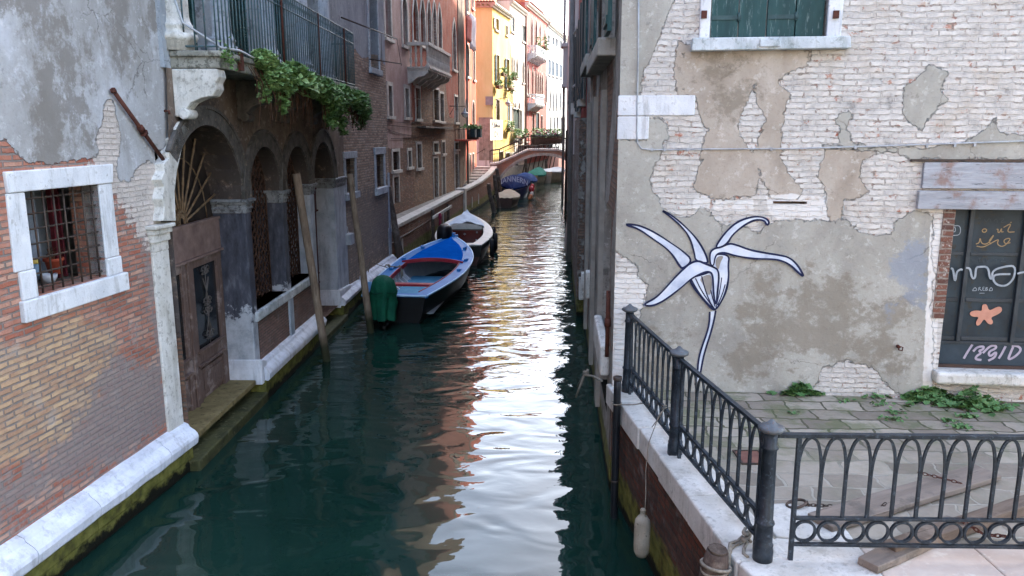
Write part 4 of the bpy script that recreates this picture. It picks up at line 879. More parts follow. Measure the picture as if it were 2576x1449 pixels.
# red house
sR1 = S3(906, 500)+5.0
sR1 = FP.h((1199, 380))[0]
HRD = thing('red_house', 'narrow bright orange red house with a dark shutter, left of the cream palace', 'house', FP.p(53, .9))
m_rd = stucco('red_render', '#a04834', '#b0563e', '#ba6a52', '#9c5040', spot='#b46a58')
def stF(x, y): return FP.h(K3(x, y))[0]
wr_ = facade(HRD, FP, K3, S3(829)+.02, sR1,   .9, 20.0, m_rd,
       [(840, 320, 861, 555, 'arch', dict(e=.1, shut='lr', sm_=shutter_blue)), (892, 350, 903, 580, 'rect', dict(e=.1)), (836, -120, 856, 90, 'rect', dict(e=.1, shut='lr')), (880, -90, 892, 60, 'rect', dict(e=.1)),
        (838, 715, 852, 900, 'arch', dict(e=.1)), (885, 735, 900, 910, 'arch', dict(e=.1)), (848, 1120, 858, 1290, 'rect', dict(e=.1, sill=False, name='door', pane=dark_room)), (866, 1120, 874, 1270, 'rect', dict(e=.1, sill=False)), (886, 1115, 896, 1250, 'rect', dict(e=.1, sill=False))], pale_far)
a0 = FP.h(K3(850, 1010), .8)[0]; a1 = FP.h(K3(935, 1005), .8)[0]; z_ = FP.h(K3(860, 1010), .8)[1]; zt_ = FP.h(K3(880, 955), .8)[1]+.15
bl = obj('balcony', MB(FP.T).box(a0, a1, 0, .8, z_-.1, z_), basic('red_metal', '#9b4436', '#b05a48', 6, .6, 0), HRD)
b = MB(FP.T); bars(b, (a0, .78), (a1, .78), .16, .015, z_, zt_); bars(b, (a0, .05), (a0, .78), .16, .015, z_, zt_); b.tube([(a0, 0, zt_), (a0, .78, zt_), (a1, .78, zt_), (a1, 0, zt_)], .02, 5); obj('railing', b, iron, bl)
for i, fx in enumerate((.3, .8)):
    p = FP.T(a0+(a1-a0)*fx, .74, zt_-.1); t = thing('planter', 'dark planter hanging on the %s end of the red balcony' % ('near', 'far')[i], 'planter', p)
    obj('pot', MB(FP.T).prism([(a0+(a1-a0)*fx-.35, zt_-.5), (a0+(a1-a0)*fx+.35, zt_-.5), (a0+(a1-a0)*fx+.42, zt_+.05), (a0+(a1-a0)*fx-.42, zt_+.05)], .8, 1.1), shutter_dark, t)
    leafcloud('foliage', [(p.x+rnd.gauss(0, .25), p.y+rnd.gauss(0, .25), p.z+.15+abs(rnd.gauss(0, .1)), .5, 1) for _ in range(60)], leafm, t, (.08, .14))
# laundry
for i, (x0, y0, x1, y1, c1, c2, lb) in enumerate(((845, 110, 872, 310, '#c77a6c', '#d49286', 'faded pink cloth'), (868, 95, 905, 375, '#d9d4d6', '#e6e2e4', 'long white cloth'))):
    A0, A1 = FP.h(K3(x0, y0), .55), FP.h(K3(x1, y1), .55)
    b = MB(FP.T); k = 20; w0 = A1[0]-A0[0]
    P = [(A0[0]+w0*j/k, .55+.07*sin(j*1.1)+.03*sin(j*2.7)) for j in range(k+1)]
    rows = 6; vs = []
    for r_ in range(rows+1):
        for j, (a, n) in enumerate(P): vs.append((a, n+.02*sin(r_+j), A0[1]+(A1[1]-A0[1])*r_/rows-.05*sin(j*.9)*(r_/rows)))
    b.add(vs, [(r_*(k+1)+j, r_*(k+1)+j+1, (r_+1)*(k+1)+j+1, (r_+1)*(k+1)+j) for r_ in range(rows) for j in range(k)], True)
    o = obj('laundry', b, basic('laundry_%d' % i, c1, c2, 4, .9, 0), None, solid=False); tag(o, lb+' hanging from the red house above the canal walkway', 'laundry')
    sm2 = o.modifiers.new('s', 'SOLIDIFY'); sm2.thickness = .01
# wall lamps
def wall_lamp(base, tip, label, k=1.0):
    t = thing('wall_lamp', label, 'lamp', base); B0 = Vector(base); T0 = Vector(tip); M_ = (B0+T0)/2
    b = MB(); b.tube([B0, T0], .022*k, 5); b.tube([B0-Vector((0, 0, .5*k)), (B0+M_)/2+Vector((0, 0, -.12*k)), M_], .014*k, 5)
    b.tube([M_+Vector((0, 0, .0)), M_+Vector((0, 0, .12))], .012, 4); obj('bracket', b, iron, t)
    b = MB(); b.lathe([(.02, -.1), (.05, -.12), (.07, -.3), (.17, -.36), (.26, -.46), (.25, -.47)], T0, 12); obj('lamp_shade', b, basic('lamp_grey', '#7e8488', '#969ca0', 5, .4, 0), t)
    b = MB(); b.lathe([(.2, -.47), (.19, -.55), (.12, -.64), (.02, -.68)], T0, 12); obj('bulb_glass', b, basic('lamp_glass', '#c9ccc8', '#d8dad6', 5, .3, 0), t)
b0 = FP.p(*FP.h(K3(722, 768)), 0); tp = ony(K3(832, 770), b0.y+.4); wall_lamp(b0, tp, 'grey street lamp on a bracket on the orange palace wall')

# ---- cream palace: one end wall towards the camera, one wall along the canal
SC_ = .21; FC = F((-1.5, 62), slope=SC_); FCF = F((-9.5, 62.02), to=(-1.5, 62.0), side=1)
if FCF.n.y > 0: FCF.n = -FCF.n
def sc(px, y=200): return FC.h((px, y))[0]
c1_, c2_, c3_, c4_ = sc(1283), sc(1321), sc(1375.5), sc(1426, 300)
HCR = thing('cream_palace', 'tall cream yellow palace with a tiled roof standing beyond the left foot of the bridge', 'palace', (-1.5, 62, 1))
m_cr = stucco('cream_render', '#c6a658', '#d0b268', '#d8bf80', '#c2a868', spot='#d8c898')
zE = 14.1
facade(HCR, FC, K4, 0, c1_-.01, 0, zE, m_cr,
       [(378, 215, 418, 352, 'rect', dict(e=.08, shut='L', sm_=basic('pale_shutter', '#a9a49c'))), (500, 298, 522, 408, 'rect', dict(e=.06)), (390, 640, 424, 985, 'rect', dict(e=.08, shut='L')), (505, 690, 540, 1025, 'rect', dict(e=.08, shut='L')),
        (390, 1160, 428, 1435, 'rect', dict(e=.08, grille=True)), (522, 1215, 575, 1470, 'rect', dict(e=.06, shut='lr', sm_=shutter_blue)),
        (430, 1760, 470, 2350, 'rect', dict(e=.1, name='door', pane=dark_glass, sill=False)), (500, 1775, 545, 2080, 'rect', dict(e=.1)), (565, 1780, 610, 2060, 'rect', dict(e=.1))], pale_far, back=9)
cw_ = wall('end_wall', FCF, 0, 8-.01, 0, zE, [], stucco('end_render', '#cbcd92', '#d4d69e', '#dbdcae', '#c6c890', spot='#dcdcb8'), HCR, back=6, label='blank yellow end wall facing the small square')  # same paint as the canal side, tinted greener against orange bounced light
b = MB(FCF.T); b.box(5.2, 8.0, 0, .05, 1.3, 4.4); obj('plaster_patch', b, stucco('white_patch', '#e6e6e4', '#ebebea', '#dededc'), HCR, frame=FCF)
b = MB(FCF.T); b.box(6.9, 8.02, .05, .1, 2.3, 5.6); obj('stone_patch', b, grey_stone, HCR)
cornice(HCR, FC, -.35, c1_, zE, pale_far); cornice(HCR, FCF, 0, 8.0, zE, pale_far)
roof(HCR, FCF, -.5, 8.2, zE+.02, 1.8, 9, .4)
# white gothic house
HWG = thing('ivory_house', 'ivory white gothic house with dark green shutters between the cream and the rose palaces', 'house', FC.p(c1_, 0))
m_wg = stucco('ivory_render', '#b9aaa0', '#c9bcb2', '#d3c8be', '#a89a90')
facade(HWG, FC, K4, c1_+.01, c2_-.01, 0, 15.3, m_wg,
       [(560, 190, 600, 370, 'rect', dict(e=.06, shut='lr')), (690, 300, 730, 485, 'rect', dict(e=.06, shut='lr')), (570, 650, 582, 860, 'goth', dict(e=.07)), (590, 655, 603, 880, 'goth', dict(e=.07)), (620, 670, 640, 900, 'goth', dict(e=.08)), (692, 700, 712, 960, 'goth', dict(e=.08)),
        (580, 1190, 596, 1245, 'arch', dict(e=.05)), (606, 1190, 622, 1250, 'arch', dict(e=.05)), (648, 1190, 668, 1262, 'arch', dict(e=.05)),
        (590, 1262, 655, 1620, 'rect', dict(e=.05, shut='lr', sm_=basic('deep_green', '#22302a', '#2c3c34'))), (664, 1280, 684, 1640, 'rect', dict(e=.05, shut='lr', sm_=basic('deep_green', '#22302a'))), (728, 1285, 760, 1640, 'rect', dict(e=.05, shut='lr', sm_=basic('deep_green', '#22302a'))),
        (600, 1900, 640, 2150, 'rect', dict(e=.08)), (690, 1920, 720, 2150, 'rect', dict(e=.08))], pale_far, back=9)
cornice(HWG, FC, c1_, c2_, 15.3, pale_far); roof(HWG, FC, c1_, c2_, 15.32, 1.2, 8)
b = MB(FC.T); b.tube([(c2_-.1, .1, 0), (c2_-.1, .1, 15)], .09, 6); obj('drainpipe', b, basic('pipe_brown', '#5c4038', '#6e4e44'), HWG)
# rose palace
HRS = thing('rose_palace', 'rose red palace with pointed windows and two small balconies beyond the bridge', 'palace', FC.p(c2_, 0))
m_rs = stucco('rose_render', '#8f4a44', '#a05850', '#ab6a62', '#8a544e', spot='#b0887e')
gk = dict(e=.09)
facade(HRS, FC, K4, c2_+.01, c3_-.01, 0, 16.2, m_rs,
       [(790, 190, 812, 600, 'goth', gk), (838, 215, 862, 610, 'goth', gk), (888, 260, 905, 620, 'goth', gk), (945, 330, 960, 500, 'goth', gk),
        (748, 760, 770, 1105, 'goth', gk), (800, 775, 822, 1125, 'goth', gk), (838, 800, 858, 1095, 'goth', dict(e=.06)), (864, 815, 882, 1095, 'goth', dict(e=.06)), (888, 830, 906, 1095, 'goth', dict(e=.06)), (912, 850, 930, 1095, 'goth', dict(e=.06)), (960, 860, 976, 1190, 'goth', gk),
        (808, 1320, 830, 1720, 'rect', gk), (848, 1310, 885, 1720, 'rect', dict(e=.06, shut='lr')), (905, 1345, 925, 1720, 'rect', gk), (790, 1900, 830, 2200, 'rect', gk), (890, 1920, 930, 2200, 'rect', gk)], pale_far, back=9)
cornice(HRS, FC, c2_, c3_, 16.2, pale_far); roof(HRS, FC, c2_, c3_, 16.22, 1.2, 8)
def bb(K, x0, x1, ys, yr, out): return (FC.h(K(x0, ys), out)[0], FC.h(K(x1, ys), out)[0], FC.h(K((x0+x1)/2, ys), out)[1], FC.h(K((x0+x1)/2, yr), out)[1])
a0, a1, z0, z1 = bb(K4, 850, 950, 1205, 1100, .8); balustrade_box(HRS, FC, a0, a1, .8, z0, z1, white_stone, label='small white stone balcony of the lower floor')
a0, a1, z0, z1 = bb(K4, 860, 985, 650, 560, .9); ub = balustrade_box(HRS, FC, a0, a1, .9, z0, z1, white_stone, label='upper stone balcony crowded with plants')
# white palace
HWH = thing('white_palace', 'long white palace with a band of dark blue shutters, farthest along the curved bank', 'palace', FC.p(c3_, 0))
m_wh = stucco('white_render', '#b4b8bc', '#c2c6ca', '#ccd0d2', '#a2a6aa')
ws = [(990, 408, 1010, 500, 'rect', dict(e=.05)), (1040, 432, 1060, 525, 'rect', dict(e=.05)), (1082, 450, 1102, 545, 'rect', dict(e=.05)), (1128, 472, 1150, 565, 'rect', dict(e=.05))]
for i, x in enumerate((992, 1034, 1078, 1124, 1166)): ws.append((x, 690+i*20, x+34, 868+i*12, 'rect', dict(e=.0, shut='lr', sm_=basic('navy_shutter', '#223444', '#2c4152'))))
for x, y in ((1008, 1040), (1050, 1035), (1084, 1045)): ws.append((x, y, x+14, 1260, 'goth', dict(e=.06)))
for x in (1130, 1168): ws.append((x, 1075, x+14, 1250, 'rect', dict(e=.06)))
for x in (1015, 1060, 1093, 1140, 1172): ws.append((x, 1360, x+13, 1660, 'rect', dict(e=.06, sill=False)))
for x in (1000, 1050, 1110, 1160): ws.append((x, 2110, x+22, 2200, 'rect', dict(e=.06)))
facade(HWH, FC, K4, c3_+.01, c4_+14, 0, 16.0, m_wh, ws, pale_far, back=9)
cornice(HWH, FC, c3_, c4_+14, 16.0, pale_far); roof(HWH, FC, c3_, c4_+14, 16.02, 1.2, 8)
b = MB(FC.T); b.box(c3_+.01, c4_+14, 0, .12, -.5, 1.9); obj('base', b, basic('pink_base', '#8d6660', '#a47c74', 4, .9, .01, 12), HWH)
b = MB(FC.T); b.box(0, c3_, 0, .1, -.5, 1.5)
obj('base', b, basic('grey_base', '#6f6a64', '#8c867e', 3, .9, .01, 10), HWG)
# roof terrace frames far away
t = thing('roof_terrace', 'wooden roof terrace standing on top of the white palace', 'terrace', FC.p(c3_+8, 17)); b = MB(FC.T); s_ = c3_+4
for i in range(6):
    for n in (-2.5, -5): b.tube([(s_+i*1.6, n, 16.3), (s_+i*1.6, n, 18.9)], .07, 4)
for z in (17.6, 18.2, 18.8): b.box(s_-.2, s_+8.2, -2.6, -2.4, z, z+.1); 
b.box(s_-.3, s_+8.3, -5.2, -2.3, 17.2, 17.3); obj('frame', b, grey_wood, t)
for i, (px, y, w_) in enumerate(((1345, 16.3, 1.0), (1301, 15.4, .9))):
    s_ = sc(px); t = thing('chimney', 'brick chimney on the roof of the %s' % ('rose palace', 'ivory house')[i], 'chimney', FC.p(s_, y)); obj('stack', MB(FC.T).box(s_, s_+w_, -2, -1.2, y, y+1.9), m_rs if i == 0 else m_wg, t, frame=FC); obj('pot', MB(FC.T).box(s_-.15, s_+w_+.15, -2.15, -1.05, y+1.9, y+2.3), tile_mat, t)
# flowers on the far balconies and sills
def window_box(K, x, y, fr_, label, w_=1.2, h_=.45, tn=.5, k=90, out=.35, group='plants on the far balconies and sills', pink=False):
    s_, z_ = fr_.h(K(x, y), out); p = fr_.T(s_, out, z_); t = thing('window_plant', label, 'plant', p, group=group)
    obj('trough', MB(fr_.T).prism([(s_-w_/2, z_-.3), (s_+w_/2, z_-.3), (s_+w_/2+.05, z_-.05), (s_-w_/2-.05, z_-.05)], out-.15, out+.12), basic('trough_brown', '#5c4438', '#6e5244', 5, .8, 0), t)
    leafcloud('foliage', [tuple(fr_.T(s_+rnd.uniform(-.6, .6)*w_, out+rnd.gauss(0, .14), z_+rnd.uniform(-.5, .8)*h_))+(tn+rnd.uniform(-.2, .25), 1) for _ in range(k)], leafm, t, (.07, .12))
    if pink: 
        b = MB()
        for _ in range(14): b.sphere(tuple(fr_.T(s_+rnd.uniform(-.5, .5)*w_, out+.2, z_+rnd.uniform(-.1, .7)*h_)), .06, 5)
        obj('flowers', b, basic('pink_flower', '#8f5064', '#a56878', 5, .6, 0), t)
for a in ((K4, 430, 985, FC, 'plant box on the left sill of the cream palace'), (K4, 480, 840, FC, 'bushy plant hanging left of the dark shutter on the cream palace'), (K4, 565, 1010, FC, 'red and green trailing plant at the right edge of the cream palace', 1.0, 1.2, .45, 120, .4), (K4, 600, 885, FC, 'round plant beside the first pointed window of the ivory house'),
          (K4, 890, 560, FC, 'tall plants in the upper balcony of the rose palace, left clump', 1.4, 1.3, .35, 130, .7), (K4, 965, 540, FC, 'tall plants in the upper balcony of the rose palace, right clump', 1.6, 1.2, .35, 130, .8),
          (K3, 1165, 925, FC, 'plants under the blue shutter of the cream palace', 1.6, .7, .5, 130), (K3, 1215, 975, FC, 'flowering plants under the dark green shutters', 2.2, .6, .5, 150), (K3, 1270, 975, FC, 'plants at the right end of the dark green shutters', 1.8, .6, .4, 130)):
    window_box(*a)
# terrace with planters beyond the bridge
tz = ony(K3(1320, 975), 77).z
TR = thing('flower_terrace', 'dark iron terrace with flower boxes seen above the bridge railing', 'terrace', FC.p(c2_, 0)); ta = FC.h(K3(1312, 960), 1.2)[0]; tb = FC.h(K3(1545, 960), 1.2)[0]
b = MB(FC.T); b.box(ta, tb, 0, 1.2, tz-1.05, tz-.95); bars(b, (ta, 1.18), (tb, 1.18), .22, .02, tz-.95, tz); b.tube([(ta, 0, tz), (ta, 1.18, tz), (tb, 1.18, tz)], .03, 5)
for a in np.arange(ta, tb, 2.6): b.tube([(a, 1.1, tz-1), (a, .6, 1.6), (a, .3, .2)], .05, 5)
obj('frame', b, iron, TR)
for i, fx in enumerate((.12, .33, .55, .78)):
    s_ = ta+(tb-ta)*fx; p = FC.T(s_, 1.3, tz); t = thing('window_plant', 'flower box on the terrace above the bridge, number %s from the left' % ('one', 'two', 'three', 'four')[i], 'plant', p, group='plants on the far balconies and sills')
    obj('trough', MB(FC.T).box(s_-2, s_+2, 1.2, 1.45, tz-.2, tz+.02), shutter_dark, t)
    leafcloud('foliage', [tuple(FC.T(s_+rnd.uniform(-2.3, 2.3), 1.32+rnd.gauss(0, .12), tz+rnd.uniform(-.3, .6)))+(.45, 1) for _ in range(150)], leafm, t, (.08, .13))
    if i < 3:
        b = MB()
        for _ in range(5): b.sphere(tuple(FC.T(s_+rnd.uniform(-1.6, 1.6), 1.5, tz+rnd.uniform(0, .45))), .09, 5)
        obj('flowers', b, basic('pink_flower', '#8f5064', '#a56878', 5, .6, 0), t)
# lamp on the cream palace and two white wall signs
b0 = FC.p(*FC.h(K3(1050, 722)), 0); tp = ony(K3(1142, 705), b0.y-.4); wall_lamp(b0, tp, 'street lamp on a curled bracket on the cream palace', 1.3)
def text_obj(name, s_, size, fr_, a, z, n, mat, par, ext=.004, align='CENTER'):
    cu = bpy.data.curves.new(name, 'FONT'); cu.body = s_; cu.size = size; cu.align_x = align; cu.align_y = 'CENTER'; cu.extrude = ext
    o = bpy.data.objects.new(name, cu); dg = bpy.context.evaluated_depsgraph_get(); SC.collection.objects.link(o); dg.update(); me = bpy.data.meshes.new_from_object(o.evaluated_get(dg)); SC.collection.objects.unlink(o); bpy.data.objects.remove(o)
    k = MB(fr_.T); k.add([(a+v.co.x, n+v.co.z, z+v.co.y) for v in me.vertices], [tuple(p.vertices) for p in me.polygons]); return obj(name, k, mat, par, solid=False)
ink = basic('ink', '#4a4745', '#5c5856', 5, .8, 0)
s_, z_ = FCF.h(K3(958, 932)); t = thing('wall_sign', 'white painted street name panel on the yellow end wall, left of the corner', 'sign', FCF.p(s_, z_)); obj('panel', MB(FCF.T).box(s_-.75, s_+.68, .002, .03, z_-.62, z_+.62), basic('sign_white', '#c9c2b4', '#d8d2c6', 5, .8, 0), t); text_obj('lettering', 'ELA', .55, FCF, s_+.1, z_-.1, .034, ink, t)
s_, z_ = FC.h(K3(1060, 942)); t = thing('wall_sign', 'white street name panel with two lines on the canal side of the cream palace', 'sign', FC.p(s_, z_)); obj('panel', MB(FC.T).box(s_-2.2, s_+2.2, .002, .03, z_-.8, z_+.8), basic('sign_white', '#c9c2b4'), t)
text_obj('lettering', 'PONTE DEL', .66, FC, s_, z_+.35, .034, ink, t); text_obj('lettering', 'LOVO', .66, FC, s_, z_-.35, .034, ink, t)
b = MB(FCF.T); q = FCF.h(K3(1010, 728)); b.box(q[0]-.3, q[0]+.3, 0, .2, q[1]-.35, q[1]+.3); b.tube([(q[0]+.1, .05, q[1]-.3), (q[0]+.4, .05, q[1]-.8), (q[0]+.45, .05, 3)], .03, 4); o = obj('junction_box', b, basic('lamp_grey', '#7e8488'), HCR)

# ================================================================= walkway, canal wall, steps, bridge
QL = [(-3.95, 24.35), (-2.55, 41.9), (-1.85, 47.8), (-1.38, 53.5), (-1.14, 57.9)]
QZ = [1.42, 1.42, 1.55, 1.78, 2.02]
b = MB(); b.add([(-9, 24, .93), (-3.9, 24, .93), (-2.6, 41.9, .93), (-1.5, 53, .93), (-1.2, 62, .93), (-9, 62, .93)], [(0, 1, 2, 3, 4, 5)])
struct('pavement', b, basic('walk_stone', '#6f6a64', '#8a857e', 4, .85, .005, 12), solid=False)
CWL = thing('canal_wall', 'long brick canal wall with white stone coping along the left walkway', 'wall', (-3, 36, 0))
m_cw = masonry('wall_brick', ['#6e4c40', '#835a48', '#8f6852', '#76584a'], '#7c7064', algae=.55, smear=(.25, '#7c685c'), bw=.24, rh=.07)
for i in range(4):
    fr_ = F(QL[i], to=QL[i+1]); L = hypot(QL[i+1][0]-QL[i][0], QL[i+1][1]-QL[i][1])
    z0, z1 = QZ[i], QZ[i+1]
    b = MB(fr_.T); b.prism([(0, -1), (L, -1), (L, z1-.14), (0, z0-.14)], -.3, 0); obj('brick_face', b, m_cw, CWL, frame=fr_)
    k = max(1, int(L/1.9)); b = MB(fr_.T)
    for j in range(k):
        a0 = L*j/k+.006; a1 = L*(j+1)/k-.006; e0 = z0+(z1-z0)*a0/L; e1 = z0+(z1-z0)*a1/L
        b.prism([(a0, e0-.135), (a1, e1-.135), (a1, e1), (a0, e0)], -.36, .05)
    obj('coping', b, pale_far, CWL, bev=.012)
fr_ = F(QL[0], to=QL[1]); L = hypot(QL[1][0]-QL[0][0], QL[1][1]-QL[0][1])
obj('pilaster', MB(fr_.T).box(L-.55, L+.15, -.4, .09, -1, 1.52), pale_far, CWL, bev=.02)
for a in (2.0, 10.5, 20.2, 22.5): obj('marker_stone', MB(F(QL[0] if a < 18 else QL[1], to=QL[1] if a < 18 else QL[2]).T).box((a if a < 18 else a-18), (a if a < 18 else a-18)+.16, 0, .03, .25, .85), pale_far, CWL)
st_ = thing('stone_steps', 'low stone steps rising along the canal wall to the bridge', 'steps', (-2.5, 54, .93)); b = MB()
for i in range(7): b.box(-4.2, -1.75+.1*i, 51.5+i*.95, 58.6, .935+.15*i, .935+.15*(i+1)-.002)
obj('treads', b, pale_far, st_, bev=.01)
hr = MB(FCF.T); hr.tube([(5.3, .35, 2.0), (7.4, .35, 3.2)], .03, 5); hr.tube([(5.3, .35, 2.0), (5.3, .0, 2.0)], .02, 4); obj('handrail', hr, iron, HCR)
BY0, BY1 = 58.0, 60.8; BXc, Rb, Zc = 2.35, 3.75, 2.78
BR = thing('bridge', 'single arched brick footbridge with iron railings and white stone trim over the canal', 'bridge', (BXc, 59, 0))
xl, xr = BXc-3.3, BXc+3.9
ia = [(BXc+Rb*sin(t), Zc-Rb+Rb*cos(t)) for t in np.linspace(-1.03, 1.03, 25)]
dk = [(xl-.7, 2.05), (xl, 2.15), (1.22, 3.12), (3.45, 3.12), (xr, 2.15), (xr+1.5, 1.7)]
poly = dk+[(xr+1.5, -1), (ia[-1][0], -1)]+ia[::-1]+[(ia[0][0], -1), (xl-.7, -1)]
r_ = delaunay_2d_cdt([Vector(q) for q in poly], [], [list(range(len(poly)))], 1, 1e-6)
b = MB()
for Y in (BY0, BY1): b.add([(q[0], Y, q[1]) for q in r_[0]], [tuple(f) for f in r_[2]])
b.add([(x, BY0, z) for x, z in ia]+[(x, BY1, z) for x, z in ia], [(i, i+1, 26+i, 25+i) for i in range(24)])
FB = F((0, BY0), to=(1, BY0)); obj('brick_face', b, masonry('bridge_brick', ['#a8765f', '#bb8a72', '#b08068', '#c49a84'], '#a08c7c', wash=None, smear=(.25, '#b09480')), BR, frame=FB, solid=False)
b = MB()
for i in range(24):
    (x0, z0), (x1, z1) = ia[i], ia[i+1]; cx_, cz_ = BXc, Zc-Rb
    def o_(x, z, e): d = Vector((x-cx_, z-cz_)).normalized(); return (x+d.x*e, z+d.y*e)
    for Y0, Y1 in ((BY0-.06, BY0+.35), (BY1-.35, BY1+.06)): b.prism([(x0, z0-.001), (x1, z1-.001), o_(x1, z1, .2), o_(x0, z0, .2)], Y0, Y1)
obj('arch_ring', b, stone_mat('ring_stone', '#b9b6aa', '#97948a', '#6a675c', .5), BR)
b = MB()
for (x0, z0), (x1, z1) in zip(dk[:-1], dk[1:]): b.prism([(x0, z0), (x1, z1), (x1, z1+.13), (x0, z0+.13)], BY0-.09, BY1+.09)
obj('cornice', b, pale_far, BR)
for Y, nm in ((BY0+.05, 'railing'), (BY1-.05, 'railing')):
    b = MB()
    for (x0, z0), (x1, z1) in zip(dk[:-1], dk[1:]):
        z0 += .13; z1 += .13; k = max(1, int(abs(x1-x0)/.14)); b.tube([(x0, Y, z0+.93), (x1, Y, z1+.93)], .03, 5); b.tube([(x0, Y, z0+.1), (x1, Y, z1+.1)], .02, 4); b.tube([(x0, Y, z0+.62), (x1, Y, z1+.62)], .014, 4)
        for i in range(k): x = x0+(x1-x0)*i/k; z = z0+(z1-z0)*i/k; b.tube([(x, Y, z), (x, Y, z+.93)], .013 if i % 5 else .03, 4)
    obj(nm, b, iron, BR)
# ================================================================= RIGHT 1: corner house
CR = (1.22, 9.05); FR = F(CR, to=(CR[0]+1.9, CR[1]-.21)); FS = F(CR, slope=.0545, side=-1)
QZR = 1.35
HR = thing('corner_house', 'peeling whitewashed brick house with a painted lily and a graffitied door at the right', 'house', FR.p(2, QZR))
def fp(polys): return lambda S, Z: sdf(FR, polys, S, Z)
grey = [[(1500, -500), (1702, -500), (1702, 0), (1690, 30), (1672, 60), (1655, 110), (1640, 150), (1618, 172), (1612, 230), (1610, 246), (1500, 246)],
        [(1500, 350), (1632, 350), (1636, 300), (1668, 298), (1684, 345), (1664, 362), (1666, 395), (1640, 425), (1636, 480), (1662, 500), (1664, 525), (1700, 545), (1728, 548), (1752, 535), (1766, 520), (1800, 548), (1812, 560), (1860, 565), (1905, 580), (1950, 556), (2003, 553), (2090, 555), (2133, 553), (2156, 575), (2201, 589), (2240, 589), (2254, 553), (2285, 536), (2319, 530), (2345, 540), (2345, 1010), (2290, 1000), (2250, 985), (2200, 930), (2130, 905), (2070, 925), (2060, 960), (2040, 990), (1850, 1000), (1640, 985), (1590, 960), (1600, 880), (1612, 790), (1630, 715), (1605, 700), (1600, 668), (1572, 640), (1545, 628), (1500, 620)],
        [(2336, 161), (2387, 180), (2370, 226), (2393, 248), (2364, 271), (2342, 293), (2316, 324), (2277, 307), (2269, 259), (2280, 220), (2303, 197)],
        [(2110, 288), (2145, 285), (2130, 330), (2150, 360), (2190, 372), (2330, 372), (2440, 352), (2500, 300), (2515, 340), (2640, 345), (2640, 402), (2330, 402), (2300, 404), (2275, 412), (2290, 390), (2200, 385), (2060, 372), (2105, 355), (2110, 320), (2090, 310)]]
beige = [[(1716, 112), (1712, 180), (1716, 240), (1750, 245), (1755, 270), (1765, 300), (1780, 330), (1765, 380), (1750, 460), (1745, 482), (1800, 502), (1870, 497), (1900, 490), (1912, 440), (1900, 400), (1865, 345), (1860, 310), (1885, 240), (1900, 210), (1905, 250), (1925, 300), (1905, 340), (1895, 400), (1915, 440), (1935, 500), (2000, 505), (2020, 480), (1990, 440), (1965, 400), (1975, 300), (1985, 240), (1960, 210), (1975, 190), (2040, 170), (2040, 130), (1900, 112)],
         [(2080, 372), (2230, 375), (2172, 410), (2165, 450), (2180, 480), (2150, 500), (2120, 500), (2112, 560), (2090, 570), (2080, 520), (2075, 470), (2050, 450), (2065, 410)], [(1700, 100), (1720, 100), (1720, 240), (1705, 240), (1695, 180)]]
stonew = [[(1925, 492), (1990, 486), (2080, 495), (2082, 552), (2040, 553), (1950, 550), (1930, 530)], [(1792, 506), (1895, 500), (1897, 532), (1792, 530)], [(1742, 500), (1788, 490), (1786, 526), (1742, 526)], [(1540, 690), (1600, 690), (1625, 715), (1625, 772), (1610, 780), (1540, 775)], [(1540, 775), (1595, 780), (1600, 850), (1590, 985), (1540, 985)], [(2340, 560), (2366, 545), (2366, 640), (2352, 1000), (2318, 1000), (2328, 800)]]
stain = [[(1890, 690), (2100, 680), (2280, 780), (2330, 960), (2050, 900), (1830, 960), (1850, 780)], [(1760, 130), (1890, 140), (1870, 300), (1780, 290)], [(1600, 860), (1720, 820), (1700, 980), (1610, 970)]]
blue = [[(2265, 650), (2310, 610), (2330, 640), (2325, 760), (2280, 800), (2255, 760)]]
wL, wR = FR.h((1786, 50))[0], FR.h((2080, 50))[0]; wB = FR.h((1930, 96))[1]
dL, dR = FR.h((2380, 740))[0], FR.h((2380, 740))[0]+1.9; dB = FR.h((2460, 932))[1]; dT = FR.h((2460, 527))[1]
sl0 = FR.h((1945, 506)); sl1_ = FR.h((2030, 514))
m_fr = masonry('peeling_whitewash', ['#c3b8ab', '#a86a54', '#cbc1b5', '#b89c8c', '#9c5644', '#c4baae', '#a2604c', '#bcae9f'], '#a89e92', wash=(.57, '#d6d1ca'),
    plaster=[('beige', '#978c7f', '#aba093', '#bcb3a8'), ('grey', '#918d85', '#a3a097', '#b1aea5')], stain=[('stain', '#7d7466', .515, .65, 1.2), ('blue', '#8490a2', .49, .55, 1)], dist=.028, bw=.27, rh=.063, mort=.011)
# stone-white attribute layer is added on top of the same material
_t = m_fr.node_tree; _mt = Mt.__new__(Mt); _mt.m = m_fr; _mt.t = _t; _mt.b = [n for n in _t.nodes if n.type == 'BSDF_PRINCIPLED'][0]
_src = _mt.b.inputs['Base Color'].links[0].from_socket; _uv = _mt.tc('UV'); _nz = _mt.noise(_uv, 8, 6, .7)
_f = _mt.ss(_mt.ma('ADD', _mt.attr('stonew'), _mt.ma('MULTIPLY', _mt.ma('SUBTRACT', _nz, .5), .06)), -.002, .012)
_t.links.new(_mt.mix(_mt.ma('MULTIPLY', _f, .9), _src, _mt.ramp(_nz, [(.3, '#bfae9f'), (.45, '#dcd8d2'), (.7, '#e2dfdb')])), _mt.b.inputs['Base Color'])
wall('wall', FR, 0, 9, QZR-.02, 17, [rect(wL, wR, wB, 7.4), rect(dL, dR, dB, dT), rect(sl0[0], sl1_[0], sl1_[1], sl0[1])], m_fr, HR, depth=.16, res=.035, rbox=(0, 5.6, QZR, 6.15), attrs={'grey': fp(grey), 'beige': fp(beige), 'stonew': fp(stonew), 'stain': fp(stain), 'blue': fp(blue)})
